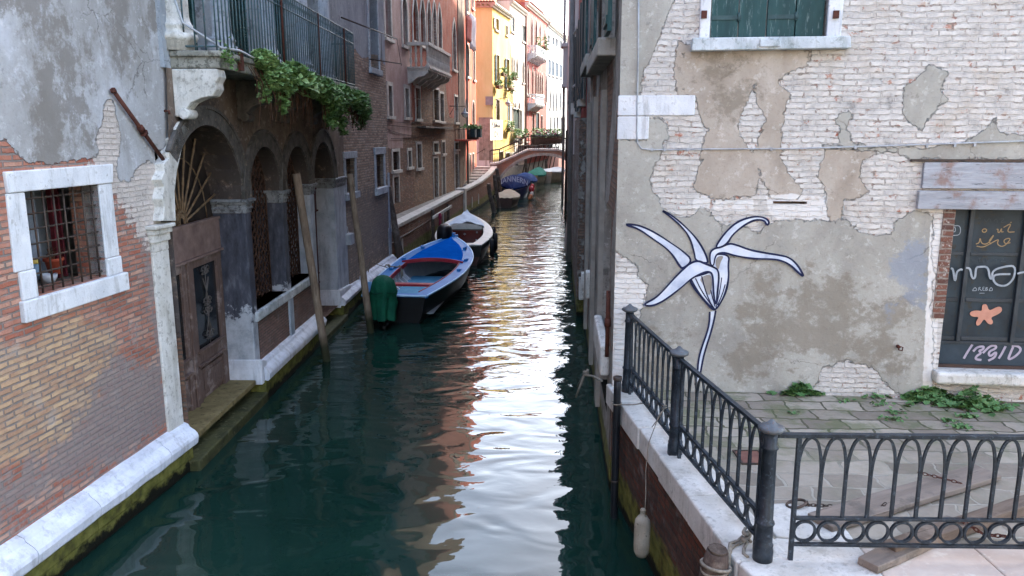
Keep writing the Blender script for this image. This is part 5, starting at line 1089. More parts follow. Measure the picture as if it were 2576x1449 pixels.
obj('slot_back', MB(FR.T).box(sl0[0]-.02, sl1_[0]+.02, -.2, -.165, sl1_[1]-.02, sl0[1]+.02), dark_room, HR)
# window with green shutters
wv_ = obj('window', MB(FR.T).box(wL-.01, wR+.01, -.2, -.165, wB-.05, 7.5), dark_room, HR)
b = MB(FR.T); e = FR.h((1760, 50))[0]; e2 = FR.h((2117, 50))[0]
b.box(e, wL-.0, -.1, .035, wB+.002, 7.6); b.box(wR, e2, -.1, .035, wB+.002, 7.6); obj('frame', b, white_stone, wv_, bev=.012)
s0_, s1_ = FR.h((1737, 110))[0], FR.h((2134, 110))[0]; zs = FR.h((1930, 125), .14)[1]
b = MB(FR.T); P = [(s0_, zs), (s1_, zs+.01), (s1_-.02, wB), (s0_+.01, wB)]; b.prism(P, -.1, .13); b.box((s0_+s1_)/2-.12, (s0_+s1_)/2+.1, .13, .15, zs+.03, wB-.02); obj('sill', b, sill_stone, wv_, bev=.015)
mid = FR.h((1931, 50))[0]
for a0, a1 in ((wL+.02, mid-.008), (mid+.008, wR-.02)):
    b = MB(FR.T); hw = (a1-a0)/2
    b.box(a0, a0+hw-.006, -.1, -.05, wB+.02, 7.4); b.box(a0+hw+.006, a1, -.1, -.05, wB+.02, 7.4); z_ = FR.h((1850, 48))[1]
    sh = obj('shutter', b, green_paint, wv_, bev=.004); b = MB(FR.T); b.box(a0, a0+hw*1.1, -.048, -.04, z_, z_+.045); b.tube([(a0+hw, -.045, z_-.02), (a0+hw, -.045, z_+.07)], .016, 6); obj('hinge', b, basic('green_iron', '#2a4042', '#3d5556', 8, .6, 0), sh)
for px in (1770, 2100):
    q = FR.h((px, 38)); obj('shutter_hook', MB(FR.T).box(q[0]-.03, q[0]+.03, .036, .06, q[1]-.04, q[1]+.04), rust, wv_)
# quoin stones of the corner
def VR(x0, y0, x1, y1): a = FR.h((x0, (y0+y1)/2)); c = FR.h((x1, (y0+y1)/2)); return (a[0], c[0], FR.h(((x0+x1)/2, y1))[1], FR.h(((x0+x1)/2, y0))[1])
for i, (x0, y0, x1, y1) in enumerate(((1549, 240, 1748, 291), (1549, 293, 1632, 351))):
    q = VR(x0, y0, x1, y1); obj('quoin', MB(FR.T).box(0-.015, q[1], -.14, .014, q[2], q[3]), white_stone, HR, bev=.01, label='large white corner block')
# conduit
cv = MB(FR.T); P = [FR.h(q, .02) for q in ((1607, -60), (1606, 120), (1602, 330), (1604, 360), (1614, 374), (1640, 377), (1800, 375), (2000, 374), (2200, 368), (2400, 361), (2600, 354))]
cv.tube([(a, .02, z) for a, z in P], .009, 6)
for px in (1640, 1672, 1730, 1940, 2150, 2330, 2400, 2450): q = FR.h((px, 375-(px-1900)*.02 if px > 1900 else 376)); cv.box(q[0]-.012, q[0]+.012, 0, .03, q[1]-.02, q[1]+.016)
obj('conduit', cv, basic('conduit', '#b3b6ba', '#8f9296', 9, .5, 0), HR)
# timber lintel
zA, zB_, zC, zD = [FR.h((2450, y), .05)[1] for y in (409, 477, 481, 527)]
lL = FR.h((2316, 450), .06)[0]
b = MB(FR.T); b.box(lL+.03, 6.8, -.1, .05, zB_+.01, zA); b.box(lL, 6.8, -.1, .065, zD, zC); obj('lintel', b, grey_wood, HR, bev=.006)
b = MB(FR.T); q = FR.h((2290, 404)); b.box(q[0], 6.8, -.02, .035, q[1]-.008, q[1]+.018); obj('dark_gap_strip', b, iron, HR)  # dark strip put in for the shaded gap over the lintel
# door with iron ribs, kick panel, graffiti
dn = -.13; dd = obj('door', MB(FR.T).box(dL-.01, dR, dn-.03, dn, dB, dT), basic('metal_door', '#232c33', '#2f3c44', 3, .5, .002, 20, c3='#33312c'), HR)
def dx(x): return FR.h(KD(x, 600), dn)[0]
def dz(y): return FR.h(KD(650, y), dn)[1]
b = MB(FR.T)
for x in (478, 874): b.box(dx(x)-.022, dx(x)+.022, dn+.001, dn+.045, dz(1205), dT)
b.box(dx(1290), dx(1290)+.05, dn+.001, dn+.045, dz(1205), dT)
for y0, y1 in ((562, 584), (893, 920), (1172, 1200)):
    for xa, xb in ((360, 454), (505, 850), (896, 1266)): b.box(dx(xa), dx(xb), dn+.001, dn+.014, dz(y1), dz(y0))
for xa, xb in ((454, 458), (850, 856)): pass
b.box(dL, dR, dn+.001, dn+.03, dz(1225), dz(1206)); obj('ribs', b, basic('metal_rib', '#2b3136', '#3d4348', 4, .45, 0), dd, bev=.004)
obj('kick_panel', MB(FR.T).box(dL, dR, dn+.001, dn+.02, dz(1372), dz(1226)), basic('kick', '#26333c', '#35414a', 3, .5, .002, 20), dd)
obj('bottom_rail', MB(FR.T).box(dL, dR, dn+.001, dn+.045, dB, dz(1373)), basic('rail_brown', '#3b2c28', '#4a3a33', 4, .6, 0), dd)
chalk = basic('chalk', '#a7adb3', '#8a9298', 20, .9, 0); gold = basic('gold_ink', '#8f7a5a', '#a38a68', 20, .9, 0); pinkp = basic('pink_spray', '#b8836f', '#c8937e', 8, .9, 0); lilac = basic('lilac', '#9c93a0', '#b3a8b4', 12, .9, 0)
def gr_(strokes, mat, wd, nn=dn+.006, name='graffiti', label=None):
    m_ = MB(FR.T)
    for P in strokes: m_.ribbon(smooth([FR.h(KD(*q), nn) for q in P], 2), wd, nn)
    return obj(name, m_, mat, dd, solid=False, label=label)
gr_([[(368, 675), (385, 680), (395, 760), (402, 765), (410, 700), (440, 682), (455, 688)], [(478, 672), (510, 676), (520, 745), (545, 752), (550, 670), (575, 664), (640, 664), (650, 750), (668, 752), (670, 690), (760, 662), (836, 656), (830, 740), (790, 790), (750, 806), (700, 795), (674, 760), (680, 725), (730, 718), (800, 718)], [(850, 715), (880, 705), (960, 700)]], chalk, .022, dn+.05, label='white scrawl across the door ribs')
gr_([[(525, 835), (545, 810), (560, 838), (525, 838)], [(568, 838), (570, 812), (585, 815), (572, 824), (592, 838)], [(600, 836), (598, 812), (612, 812)], [(598, 824), (610, 824)], [(602, 836), (614, 836)], [(620, 838), (622, 812), (636, 818), (624, 824), (638, 832), (622, 838)], [(645, 838), (660, 808), (674, 838), (645, 838)], [(575, 856), (612, 856)]], chalk, .007)
gr_([[(595, 400), (610, 388), (630, 395), (622, 414), (600, 415), (595, 400)], [(700, 395), (712, 390), (708, 415), (722, 418), (738, 380), (732, 415), (750, 410)], [(750, 380), (812, 345), (770, 415), (830, 412)], [(800, 345), (808, 342)], [(550, 500), (575, 492), (580, 450), (590, 500), (640, 500), (690, 420), (640, 480), (660, 500)], [(555, 515), (600, 525), (650, 500), (720, 460), (700, 500), (745, 525), (800, 470), (790, 455), (750, 470), (760, 500), (800, 490)]], gold, .011)
gr_([[(382, 370), (438, 364), (438, 434), (385, 438)], [(390, 380), (400, 378), (402, 410), (388, 412)]], chalk, .009)
gr_([[(560, 315), (580, 308), (582, 322)], [(610, 320), (625, 340), (650, 310), (660, 345)], [(680, 335), (700, 310), (705, 345)], [(720, 320), (760, 315), (722, 345), (770, 340)]], basic('faint', '#4d5458', '#3f474c', 12, .9, 0), .007)
gr_([[(565, 602), (590, 600), (575, 602), (577, 630)], [(600, 602), (600, 630), (612, 630)], [(625, 602), (625, 630), (645, 615)], [(680, 602), (680, 630), (700, 602), (700, 630)], [(720, 605), (760, 602), (725, 630), (765, 628)]], basic('faint', '#4d5458'), .007)
gr_([[(525, 1228), (490, 1280), (462, 1330)], [(530, 1278), (560, 1245), (610, 1240), (600, 1265), (570, 1272), (590, 1290), (555, 1310), (545, 1335), (590, 1340)], [(600, 1290), (650, 1240), (690, 1232), (700, 1255), (640, 1280), (650, 1320), (700, 1275), (690, 1320), (640, 1345)], [(765, 1240), (740, 1290), (715, 1330)], [(820, 1245), (800, 1290), (780, 1340), (830, 1320), (880, 1270), (860, 1240), (810, 1235)]], lilac, .026, dn+.024)
star = [(600, 932), (625, 935), (640, 985), (700, 950), (732, 955), (735, 985), (700, 1010), (650, 1030), (672, 1060), (660, 1082), (630, 1075), (605, 1035), (575, 1085), (548, 1090), (545, 1060), (570, 1025), (520, 1025), (498, 1005), (510, 985), (550, 978), (590, 985), (588, 950)]
m_ = MB(FR.T); m_.flat([FR.h(KD(*q), dn) for q in smooth(star, 2, True)], dn+.016); obj('painted_star', m_, pinkp, dd, solid=False)
# brick edge of the door opening, threshold
b = MB(FR.T); e0 = FR.h((2366, 600))[0]
b.box(e0, dL, -.15, .012, FR.h((2370, 800))[1], dT-.002); obj('brick_jamb', b, masonry('jamb_brick', ['#4f3a36', '#6a4a40', '#7d5648', '#5c4742'], '#a79c90', wash=(.36, '#c4bcb2')), HR, frame=FR)
b = MB(FR.T); tA = FR.h((2356, 930), .1); tB = FR.h((2356, 965), .1); b.box(tA[0], dR+.2, -.16, .13, tB[1], dB-.002); obj('threshold', b, rough_white, HR, bev=.03)
q = FR.h((2261, 875), .04); b = MB(FR.T); b.tube([(q[0], -.01, q[1]+.01), (q[0], .05, q[1]+.01)], .02, 6); b.tube([(q[0]+.0, .05, q[1]+.02), (q[0]+.04, .055, q[1]+.01), (q[0]+.035, .055, q[1]-.03), (q[0]-.005, .05, q[1]-.02)], .009, 5, closed=True); obj('wall_hook', b, rust, HR)
for i, (x, y) in enumerate(((1837, 366), (1740, 540), (2018, 704))):
    pass
# painted lily
lilw = Mt('lily_white'); _u = lilw.tc(); lily_white = lilw.done(lilw.ramp(lilw.noise(_u, 5, 5, .6), [(.3, '#a9b2c6'), (.5, '#c9d0dd'), (.7, '#dcdfe4')]), .85)
lily_ink = basic('lily_ink', '#1c2036', '#2a3050', 12, .8, 0); lily_grey = basic('lily_grey', '#8c867e', '#a09a94', 8, .85, 0)
LY = obj('lily_painting', MB(FR.T).flat([FR.h(KF(*q)) for q in [(795, 900), (838, 890), (826, 960), (800, 1060), (770, 1150), (748, 1230), (720, 1380), (690, 1430), (706, 1340), (712, 1250), (735, 1160), (772, 1060), (792, 980)]], .004), lily_white, HR, solid=False, label='big white lily with dark blue outlines painted on the plaster')
petals = [('back_petal', [(168, 265), (260, 268), (340, 296), (430, 345), (520, 405), (600, 460), (672, 527), (600, 592), (570, 560), (530, 490), (470, 430), (380, 370), (280, 298)]),
          ('back_petal', [(440, 160), (500, 188), (570, 240), (640, 305), (700, 370), (750, 450), (775, 510), (782, 552), (690, 530), (685, 480), (660, 390), (630, 330), (570, 262), (505, 208)]),
          ('curled_petal', [(833, 435), (870, 372), (930, 300), (1000, 243), (1090, 213), (1160, 209), (1205, 225), (1224, 250), (1214, 272), (1200, 262), (1190, 238), (1130, 230), (1065, 258), (1005, 300), (952, 350), (922, 405), (872, 436)]),
          ('cup', [(640, 660), (700, 640), (800, 610), (815, 560), (830, 500), (850, 478), (936, 490), (926, 560), (932, 640), (915, 740), (880, 820), (835, 888), (800, 872), (740, 800), (690, 740)]),
          ('right_petal', [(800, 560), (793, 500), (800, 460), (830, 438), (872, 432), (935, 402), (990, 415), (1080, 450), (1180, 470), (1300, 488), (1370, 505), (1430, 560), (1478, 648), (1440, 622), (1380, 560), (1310, 525), (1230, 515), (1130, 515), (1050, 505), (970, 490), (900, 468), (850, 475), (830, 505), (822, 565)]),
          ('front_petal', [(312, 842), (400, 800), (470, 730), (540, 650), (600, 590), (650, 545), (710, 526), (760, 550), (820, 573), (852, 592), (860, 645), (850, 740), (838, 862), (822, 780), (818, 700), (815, 640), (800, 608), (760, 608), (700, 635), (650, 665), (590, 720), (500, 790), (420, 840), (350, 858)])]
for i, (nm, P) in enumerate(petals):
    Q = smooth([FR.h(KF(*q)) for q in P], 2, True); n_ = .006+.004*i
    pt = obj(nm, MB(FR.T).flat(Q, n_), lily_white, LY, solid=False)
    obj('outline', MB(FR.T).ribbon(Q+[Q[0]], [.021*(1+.45*mnoise.noise(Vector((q[0]*4, q[1]*4, i)))) for q in Q+[Q[0]]], n_+.0015), lily_ink, LY, solid=False)
    if nm == 'cup':
        g = MB(FR.T); g.flat(smooth([FR.h(KF(*q)) for q in [(715, 655), (800, 618), (812, 690), (800, 780), (770, 770), (745, 700)]], 2, True), n_+.001); g.flat(smooth([FR.h(KF(*q)) for q in [(838, 500), (900, 490), (870, 540), (858, 600), (835, 570)]], 2, True), n_+.001); obj('shading', g, lily_grey, LY, solid=False)
        g = MB(FR.T)
        for st_, wd in (([(660, 665), (700, 740), (760, 820), (828, 885)], .018), ([(690, 655), (730, 740), (790, 830), (835, 885)], .014), ([(735, 640), (760, 740), (800, 840), (835, 885)], .014), ([(880, 650), (868, 740), (850, 820), (838, 870)], .011), ([(905, 700), (885, 770), (850, 850)], .013), ([(800, 740), (815, 800), (832, 860)], .012)): g.ribbon(smooth([FR.h(KF(*q)) for q in st_], 2), wd, n_+.0018)
        obj('line_work', g, lily_ink, LY, solid=False)
o_ = MB(FR.T)
for P in ([(795, 900), (792, 980), (772, 1060), (735, 1160), (712, 1250), (706, 1340), (690, 1430)], [(838, 890), (826, 960), (800, 1060), (770, 1150), (748, 1230), (735, 1300), (720, 1380)]): o_.ribbon(smooth([FR.h(KF(*q)) for q in P], 2), [.024], .0055) if 0 else o_.ribbon(smooth([FR.h(KF(*q)) for q in P], 2), .022, .0055)
obj('stem_outline', o_, lily_ink, LY, solid=False)

# canal side of the corner house
m_rs2 = masonry('canal_side', ['#6d5548', '#7d6252', '#8a7264', '#5e4c44'], '#6e665e', plaster=[('pl', '#75716a', '#8e8a83', '#a29e97')], stain=[(None, '#4c4944', .52, .65, .35)], smear=(.4, '#6d665c'), algae=.5)
def ss_(px, y, n=0): return FS.h((px, y), n)
dA, dBs = ss_(1537, 600)[0], ss_(1519, 600)[0]; zt_ = 3.45
eS = 9.4
wins = []
for (xa, xb, z0, z1) in ((1545, 1512, 5.55, 7.6), (1503, 1488, 5.75, 7.7)):
    wins.append(rect(ss_(xa, 140)[0], ss_(xb, 140)[0], z0, z1))
rp = lambda S, Z: .12+.5*np.sin(S*2.3+np.sin(Z*1.7)*1.4)*np.cos(Z*.9+S*.7)
wall('side_wall', FS, 0, eS, -1, 17, [rect(dA, dBs, .75, zt_)]+wins+[rect(5.6, 6.4, 1.3, 2.9)], m_rs2, HR, depth=.3, back=9, res=.12, attrs={'pl': rp}, label='stained grey canal side of the corner house')
obj('water_door', MB(FS.T).box(dA, dBs, -.33, -.28, .75, zt_), basic('black_door', '#141416', '#1e1e20', 4, .8, 0), HR)
obj('window', MB(FS.T).box(5.6, 6.4, -.33, -.28, 1.3, 2.9), dark_glass, HR)
for H in wins:
    a0, a1, z0, z1 = H[0][0], H[1][0], H[0][1], H[2][1]
    wn_ = obj('window', MB(FS.T).box(a0, a1, -.33, -.28, z0, z1), dark_glass, HR); obj('sill', MB(FS.T).box(a0-.2, a1+.2, -.2, .22, z0-.22, z0-.003), grey_stone, wn_, bev=.02)
    for a, b_ in ((a0-.62, a0-.02), (a1+.02, a1+.7)):
        if a < .05: a = .05
        obj('shutter', MB(FS.T).box(a, b_, .08, .13, z0+.02, z1-.02).box(a+.02, b_-.02, .131, .15, z0+.1, z0+.2).box(a+.02, b_-.02, .131, .15, z1-.3, z1-.2), green_paint, wn_)
b = MB(FS.T); b.box(.45, 2.2, 0, .12, 1.35, 1.75); obj('base_stone', b, rough_white, HR, bev=.03)
b = MB(FS.T); p0 = ss_(1529, 674, .12)[0]; b.tube([(.28, .05, 2.5), (.28, .05, 2.2), (.28, .05, 1.66)], .028, 8); b.tube([(.28, .05, 2.05), (.28, .05, 2.15)], .042, 8); obj('waste_pipe', b, rust, HR)
for s_, z_, w_, h_ in ((5.2, 1.35, .3, .5), (7.6, .9, .25, .5), (9.0, .5, .3, .5)): obj('pilaster_stone', MB(FS.T).box(s_, s_+w_, 0, .12, z_, z_+h_), rough_white, HR, bev=.02)
for s_ in (2.2, 4.4, 7.0): obj('pilaster_strip', MB(FS.T).box(s_, s_+.35, 0, .07, .3, 5.0), basic('grey_strip', '#89847c', '#9e9990', 4, .9, .008, 14), HR)

# neighbours further along the right bank
def YS(s_): return FS.T(s_, 0, 0)
HR2 = thing('red_house', 'dark red house with tall black green shutters on the right bank', 'house', YS(eS+4))
e2_ = FS.h((1452, 300))[0]; e3_ = 42.0
m_r2 = stucco('red_right', '#8a3634', '#9c4440', '#a85450', '#7a3634')
def side_house(par, s0, s1, zt, mat, wins_, lowmat=None, zl=3.6):
    Hs = [rect(a, b_, c, d) for a, b_, c, d in wins_]
    wall('wall', FS, s0+.01, s1-.01, -1, zt, Hs, mat, par, depth=.25, back=9, attrs={'pl': rp}, res=.5)
    for a, b_, c, d in wins_:
        wn_ = obj('window', MB(FS.T).box(a, b_, -.28, -.24, c, d), dark_glass, par); obj('sill', MB(FS.T).box(a-.15, b_+.15, -.1, .18, c-.16, c-.003), pale_far, wn_)
        obj('frame', MB(FS.T).box(a-.12, a-.002, -.1, .05, c, d).box(b_+.002, b_+.12, -.1, .05, c, d).box(a-.12, b_+.12, -.1, .06, d+.002, d+.14), pale_far, wn_)
        for q0, q1 in ((a-.75, a-.13), (b_+.13, b_+.75)): obj('shutter', MB(FS.T).box(q0, q1, .08, .13, c, d).box(q0+.02, q1-.02, .132, .15, c+.2, c+.35), shutter_dark, wn_)
side_house(HR2, eS, e2_, 24, m_r2, [(eS+.9, eS+1.8, 5.2, 7.6), (eS+4.2, eS+5.2, 5.0, 7.4), (eS+8, eS+9, 5.2, 7.4), (eS+1.4, eS+2.4, 9, 11.2), (eS+5.2, eS+6.2, 9, 11.2)])
b = MB(FS.T); b.box(eS+.02, eS+4.6, 0, .16, 0-.5, 4.75); b.box(eS+4.6, e2_, 0, .12, -.5, 3.7); obj('lower_storey', b, m_rs2, HR2, frame=FS)
b = MB(FS.T); b.box(eS+7.3, eS+7.75, .0, .22, 5.0, 5.35); obj('bracket_stone', b, pale_far, HR2)
for z in (5.9, 7.6): obj('drainpipe', MB(FS.T).tube([(e2_-1.5, .05, z), (e2_+2.5, .22, z+.02), (e2_+2.52, .2, z+1)], .05, 6), basic('pipe_pale', '#b5aca8', '#c4bcb8', 4, .5, 0), HR2)
HR3 = thing('white_house', 'white house with a grey drainpipe at the far end of the right bank', 'house', YS(30))
m_r3 = stucco('white_right', '#a4a0a0', '#b6b2b2', '#c4c0c0', '#8e8684')
side_house(HR3, e2_, e3_, 24, m_r3, [(e2_+3, e2_+4, 5.5, 7.8), (e2_+9, e2_+10, 5.5, 7.8), (e2_+3, e2_+4, 9.5, 11.5)])
for a_ in (e2_+.4, e3_-.3): obj('drainpipe', MB(FS.T).tube([(a_, .2, 0), (a_, .2, 15)], .09, 8), basic('pipe_grey', '#8a8580'), HR3)
b = MB(FS.T); b.box(e3_-1.5, e3_-.2, 0, .34, 7.2, 7.4); b.box(e3_-1.4, e3_-.3, 0, .28, 7.4, 9.6); b.box(e3_-1.6, e3_-.1, 0, .4, 9.6, 9.8); obj('bay_window', b, m_r3, HR3)
b = MB(FS.T); b.loft([[(a, n*k, z) for n, z in ((0, -.5), (.26, -.5), (.3, .2), (.24, .75), (.1, 1.2), (0, 1.3))] for a, k in ((18.0, .1), (18.6, .7), (19.6, 1), (21.5, 1), (23.0, .9), (23.8, .4))], True, True, True)
obj('rounded_base', b, basic('worn_base', '#a8968c', '#bfb2aa', 3, .8, .01, 10), HR2)
# far right bank beyond the bridge
FX = F((6.3, 50.5), slope=.20, side=-1); HR4 = thing('grey_house', 'grey house beyond the right end of the bridge', 'house', FX.p(5, 0)); wall('wall', FX, 0, 17, -1, 24, [], stucco('grey_right', '#8f8880', '#a09a92', '#aca69e'), HR4, back=9); HR5 = thing('low_house', 'lower grey house on the right bank past the bridge', 'house', FX.p(30, 0)); wall('wall', FX, 17.01, 60, -1, 15, [], stucco('grey_right2', '#8f8880', '#a09a92', '#aca69e'), HR5, back=9)  # unseen; first house raised to keep sun off the orange palace
t = thing('closing_house', 'pale house with a cornice closing the view at the far end of the canal', 'house', (16, 128, 0)); FE = F((-20, 130), to=(40, 128)); 
if FE.n.y > 0: FE.n = -FE.n
wn_ = [rect(a, a+1.3, z, z+2) for a in np.arange(26, 48, 3.2) for z in (4, 8.2, 12.4)]
wall('wall', FE, 0, 60, -1, 17, wn_, m_wh, t, back=9); obj('cornice', MB(FE.T).box(0, 60, 0, .8, 17, 17.6), pale_far, t)
for H in wn_[:15]: obj('window', MB(FE.T).box(H[0][0], H[1][0], -.25, -.2, H[0][1], H[2][1]), dark_glass, t)
# wrought iron gate panel and mooring piles on the right bank
gt = thing('iron_gate', 'narrow wrought iron gate with scrolls beside the dark pile on the right bank', 'gate', ony((1436, 440), 44)); g = MB(); c0 = ony((1434, 452), 44); 
for dx_ in (-.19, .19): g.tube([(c0.x+dx_, 44, .6), (c0.x+dx_, 44, 4.6)], .03, 5)
for z in (.7, 1.9, 3.2, 4.55): g.tube([(c0.x-.19, 44, z), (c0.x+.19, 44, z)], .025, 5)
for z in (1.0, 1.5, 2.2, 2.8, 3.5, 4.1):
    for sg in (-1, 1): g.tube([(c0.x+sg*(.02+.13*abs(sin(u/2))*(1-u/14)), 44, z+.2*cos(u)*(1-u/14)) for u in np.arange(0, 7, .5)], .018, 4)
obj('scrollwork', g, iron, gt)

# ================================================================= RIGHT quay
def qx(Y): return 2.21-.114*Y
QC = [(qx(9.12), 9.12), (qx(5.0), 5.0), (1.78, 4.62), (1.9, 4.2)]
RQ = thing('quay_wall', 'brick quay wall with white stone kerb below the black railing', 'wall', (1.5, 6, 0))
fq = F((qx(9.12), 9.12), to=(qx(5.0), 5.0)); 
if fq.n.x > 0: fq.n = -fq.n
Lq = hypot(qx(5)-qx(9.12), 4.12)
m_q = masonry('quay_brick', ['#3d2a26', '#55372f', '#6a4438', '#453733', '#5f463c', '#30292a'], '#4a4640', algae=.5, stain=[(None, '#9a9a98', .6, .4, 1), (None, '#26262a', .55, .6, .7)], bw=.25, rh=.075, dist=.015)
f2_ = F((qx(5.0), 5.0), to=(2.1, 2.5)); 
if f2_.n.x > 0: f2_.n = -f2_.n
obj('brick_face', MB(fq.T).box(-.02, Lq, -.3, -.05, -1.5, QZR-.24), m_q, RQ, frame=fq); obj('brick_face', MB(f2_.T).box(0.0, 3, -.3, -.05, -1.5, QZR-.24), m_q, RQ, frame=f2_)
kb = stone_mat('kerb_stone', '#cfccc6', '#b5b1a9', '#7f7c72', .55, .53)
cuts = [-.06, .62, 1.42, 2.15, 3.0, Lq-.1]
for a0, a1 in zip(cuts[:-1], cuts[1:]):
    j = rnd.uniform(-.008, .012); obj('kerb', MB(fq.T).box(a0+.004, a1-.004, -.42+j, 0+j, QZR-.24, QZR+.012+j*.5), kb, RQ, bev=.018)
obj('kerb', MB().slab([(qx(5.08), 5.08), (1.80, 4.55), (2.6, 4.55), (2.6, 5.35), (2.02, 5.45)][::1], QZR-.22, QZR+.014), kb, RQ, bev=.015, label='white corner kerb slab under the fluted post')
pinkst = basic('pink_marble', '#b8a598', '#c9bbae', 2.2, .6, .003, 20, c3='#cfc4b8')
for x0, x1 in ((2.604, 3.45), (3.456, 4.9), (4.906, 7)): obj('kerb', MB().box(x0, x1, 4.2, 5.30, QZR-.2, QZR+.012), pinkst, RQ, bev=.012, label='pinkish stone slab below the railing')
obj('kerb', MB().slab([(1.83, 4.54), (1.95, 3.6), (2.6, 3.6), (2.6, 4.54)], QZR-.22, QZR+.01), kb, RQ, bev=.015)
def paving_mat():
    m = Mt('trachyte_paving'); v = m.map(m.tc(), (1, 1, 1), rot=(0, 0, .04)); d = m.vadd(m.vadd(m.noise(v, 2.2, 3, .6, col=True), (.5, .5, .5), 'SUBTRACT'), (.2, .2, 0), 'MULTIPLY'); u = m.vadd(v, d)
    br = m.n('TexBrick'); m.st(br.inputs['Vector'], u); br.inputs['Scale'].default_value = 1; br.inputs['Brick Width'].default_value = .43; br.inputs['Row Height'].default_value = .28; br.inputs['Mortar Size'].default_value = .014; br.inputs['Mortar Smooth'].default_value = .3
    br.inputs['Color1'].default_value = (0, 0, 0, 1); br.inputs['Color2'].default_value = (1, 1, 1, 1); rn = m.sep(br.outputs['Color'])[0]; y = m.sep(v)[1]
    col = m.ramp(m.ma('ADD', m.ma('MULTIPLY', rn, .5), m.ma('MULTIPLY', m.noise(v, 7, 5, .7), .5)), [(.25, '#7a7064'), (.5, '#8f8578'), (.75, '#a19789')])
    farm = m.ss(m.ma('ADD', y, m.ma('MULTIPLY', m.noise(v, 1.5, 3), .8)), 6.9, 8.2)
    col = m.mix(m.ma('MULTIPLY', br.outputs['Fac'], .85), col, m.mix(farm, m.mix(m.noise(v, 5, 4), '#b4ada0', '#8d867a'), '#4c4a38'))
    gm = m.ma('MULTIPLY', m.ss(m.noise(v, 2.6, 6, .7), .44, .62), m.ma('ADD', .15, m.ma('MULTIPLY', farm, .5))); col = m.mix(gm, col, '#5f6644')
    h = m.ma('ADD', m.ma('MULTIPLY', m.ma('SUBTRACT', 1, br.outputs['Fac']), .008), m.ma('MULTIPLY', m.noise(v, 12, 5, .7), .008)); return m.done(col, .85, m.bump(h, 1, 1), spec=.3)
b = MB(); b.add([(qx(9.0)+.3, 9.3, QZR), (qx(5.3)+.38, 5.3, QZR), (9, 5.3, QZR), (9, 9.3, QZR)], [(0, 1, 2, 3)]); struct('pavement', b, paving_mat(), solid=False)
b = MB(); b.add([(2.2, 3.6, QZR-.1), (9, 3.6, QZR-.1), (9, 5.4, QZR-.1), (2.2, 5.4, QZR-.1)], [(0, 1, 2, 3)]); struct('ground', b, kb, solid=False)
# inner white slabs
b = MB(); b.slab([(2.03, 5.46), (2.6, 5.36), (2.62, 5.9), (2.28, 6.0), (1.98, 5.98)], QZR-.1, QZR+.02); o = obj('white_slab', b, kb, RQ, bev=.01)
# black iron railing
RA = thing('iron_railing', 'black iron railing of pointed arches and rings with three fluted posts on the quay edge', 'railing', (1.9, 5.2, QZR))
posts = [(1.385, 8.88), (1.575, 7.04), (1.82, 5.14)]
def post(x, y):
    sc_ = lambda j, z: (1-.13*(j % 2)) if .30 < z < .9 else 1
    b = MB(); b.lathe([(.072, 0), (.072, .10), (.066, .12), (.07, .135), (.062, .15), (.060, .29), (.068, .30), (.068, .315), (.056, .325), (.052, .6), (.048, .86), (.058, .87), (.058, .885), (.048, .895), (.048, .985)], (x, y, QZR), 28, sc_)
    o = obj('post', b, rail_paint, RA)
    b = MB(); b.lathe([(.048, .985), (.07, .995), (.092, 1.01), (.095, 1.025), (.08, 1.04), (.05, 1.05), (.03, 1.065), (.012, 1.085), (.002, 1.088)], (x, y, QZR), 24, lambda j, z: (1-.06*(j % 2)) if z > .99 and z < 1.045 else 1); obj('post_cap', b, basic('cap_metal', '#4a4f54', '#5d6266', 16, .5, .002, 70, .2, c3='#6b4a38'), o)
for q in posts: post(*q)
def panel(A, B, gap0=.1, gap1=.1, bays_=None):
    A = Vector(A); B = Vector(B); L = (B-A).length; d = (B-A)/L; T_ = lambda a, n, z: Vector((A.x+d.x*a-d.y*n, A.y+d.y*a+d.x*n, QZR+z))
    a0, a1 = gap0, L-gap1; n = bays_ or max(1, round((a1-a0)/.178)); st = (a1-a0)/n
    p = obj('panel', MB(T_).box(0.04, L-.04, -.022, .022, .955, .985).box(a0, a1, -.018, .018, .33, .352).box(a0, a1, -.018, .018, .125, .147), rail_paint, RA, bev=.004)
    e = MB(T_); e.box(a0-.016, a0+.016, -.016, .016, 0, .954); obj('end_bar', e, rail_paint, p, bev=.003); e = MB(T_); e.box(a1-.016, a1+.016, -.016, .016, 0, .954); obj('end_bar', e, rail_paint, p, bev=.003)
    for i in range(n):
        x0 = a0+st*i; x1 = x0+st; c = (x0+x1)/2; zs_ = .66; zp = .95
        if i: bb_ = MB(T_); bb_.box(x0-.011, x0+.011, -.011, .011, .353, zs_+.03); obj('baluster', bb_, rail_paint, p)
        am = MB(T_)
        for sg in (-1, 1):
            P = []
            for k in range(9):
                t = k/8*pi/2*.92; P.append((c+sg*(st/2-.003)*(cos(t)**.85 if cos(t) > 0 else 0), 0, zs_+(zp-zs_)*sin(t)))
            am.tube(P+[(c, 0, zp+.004)], .013, 4, flat=.9)
        obj('arch', am, rail_paint, p)
        rg = MB(T_); rr_ = st/2-.010; rg.tube([(c+rr_*cos(k*pi/10), 0, .239+min(rr_, .089)*sin(k*pi/10)) for k in range(20)], .0125, 4, closed=True, flat=1.3); obj('ring', rg, rail_paint, p)
panel(posts[0], posts[1], .11, .13); panel(posts[1], posts[2], .12, .12); panel(posts[2], (3.9, 5.09), .2, .15, 10)
panel((3.9, 5.09), (5.9, 5.04), .02, .1)

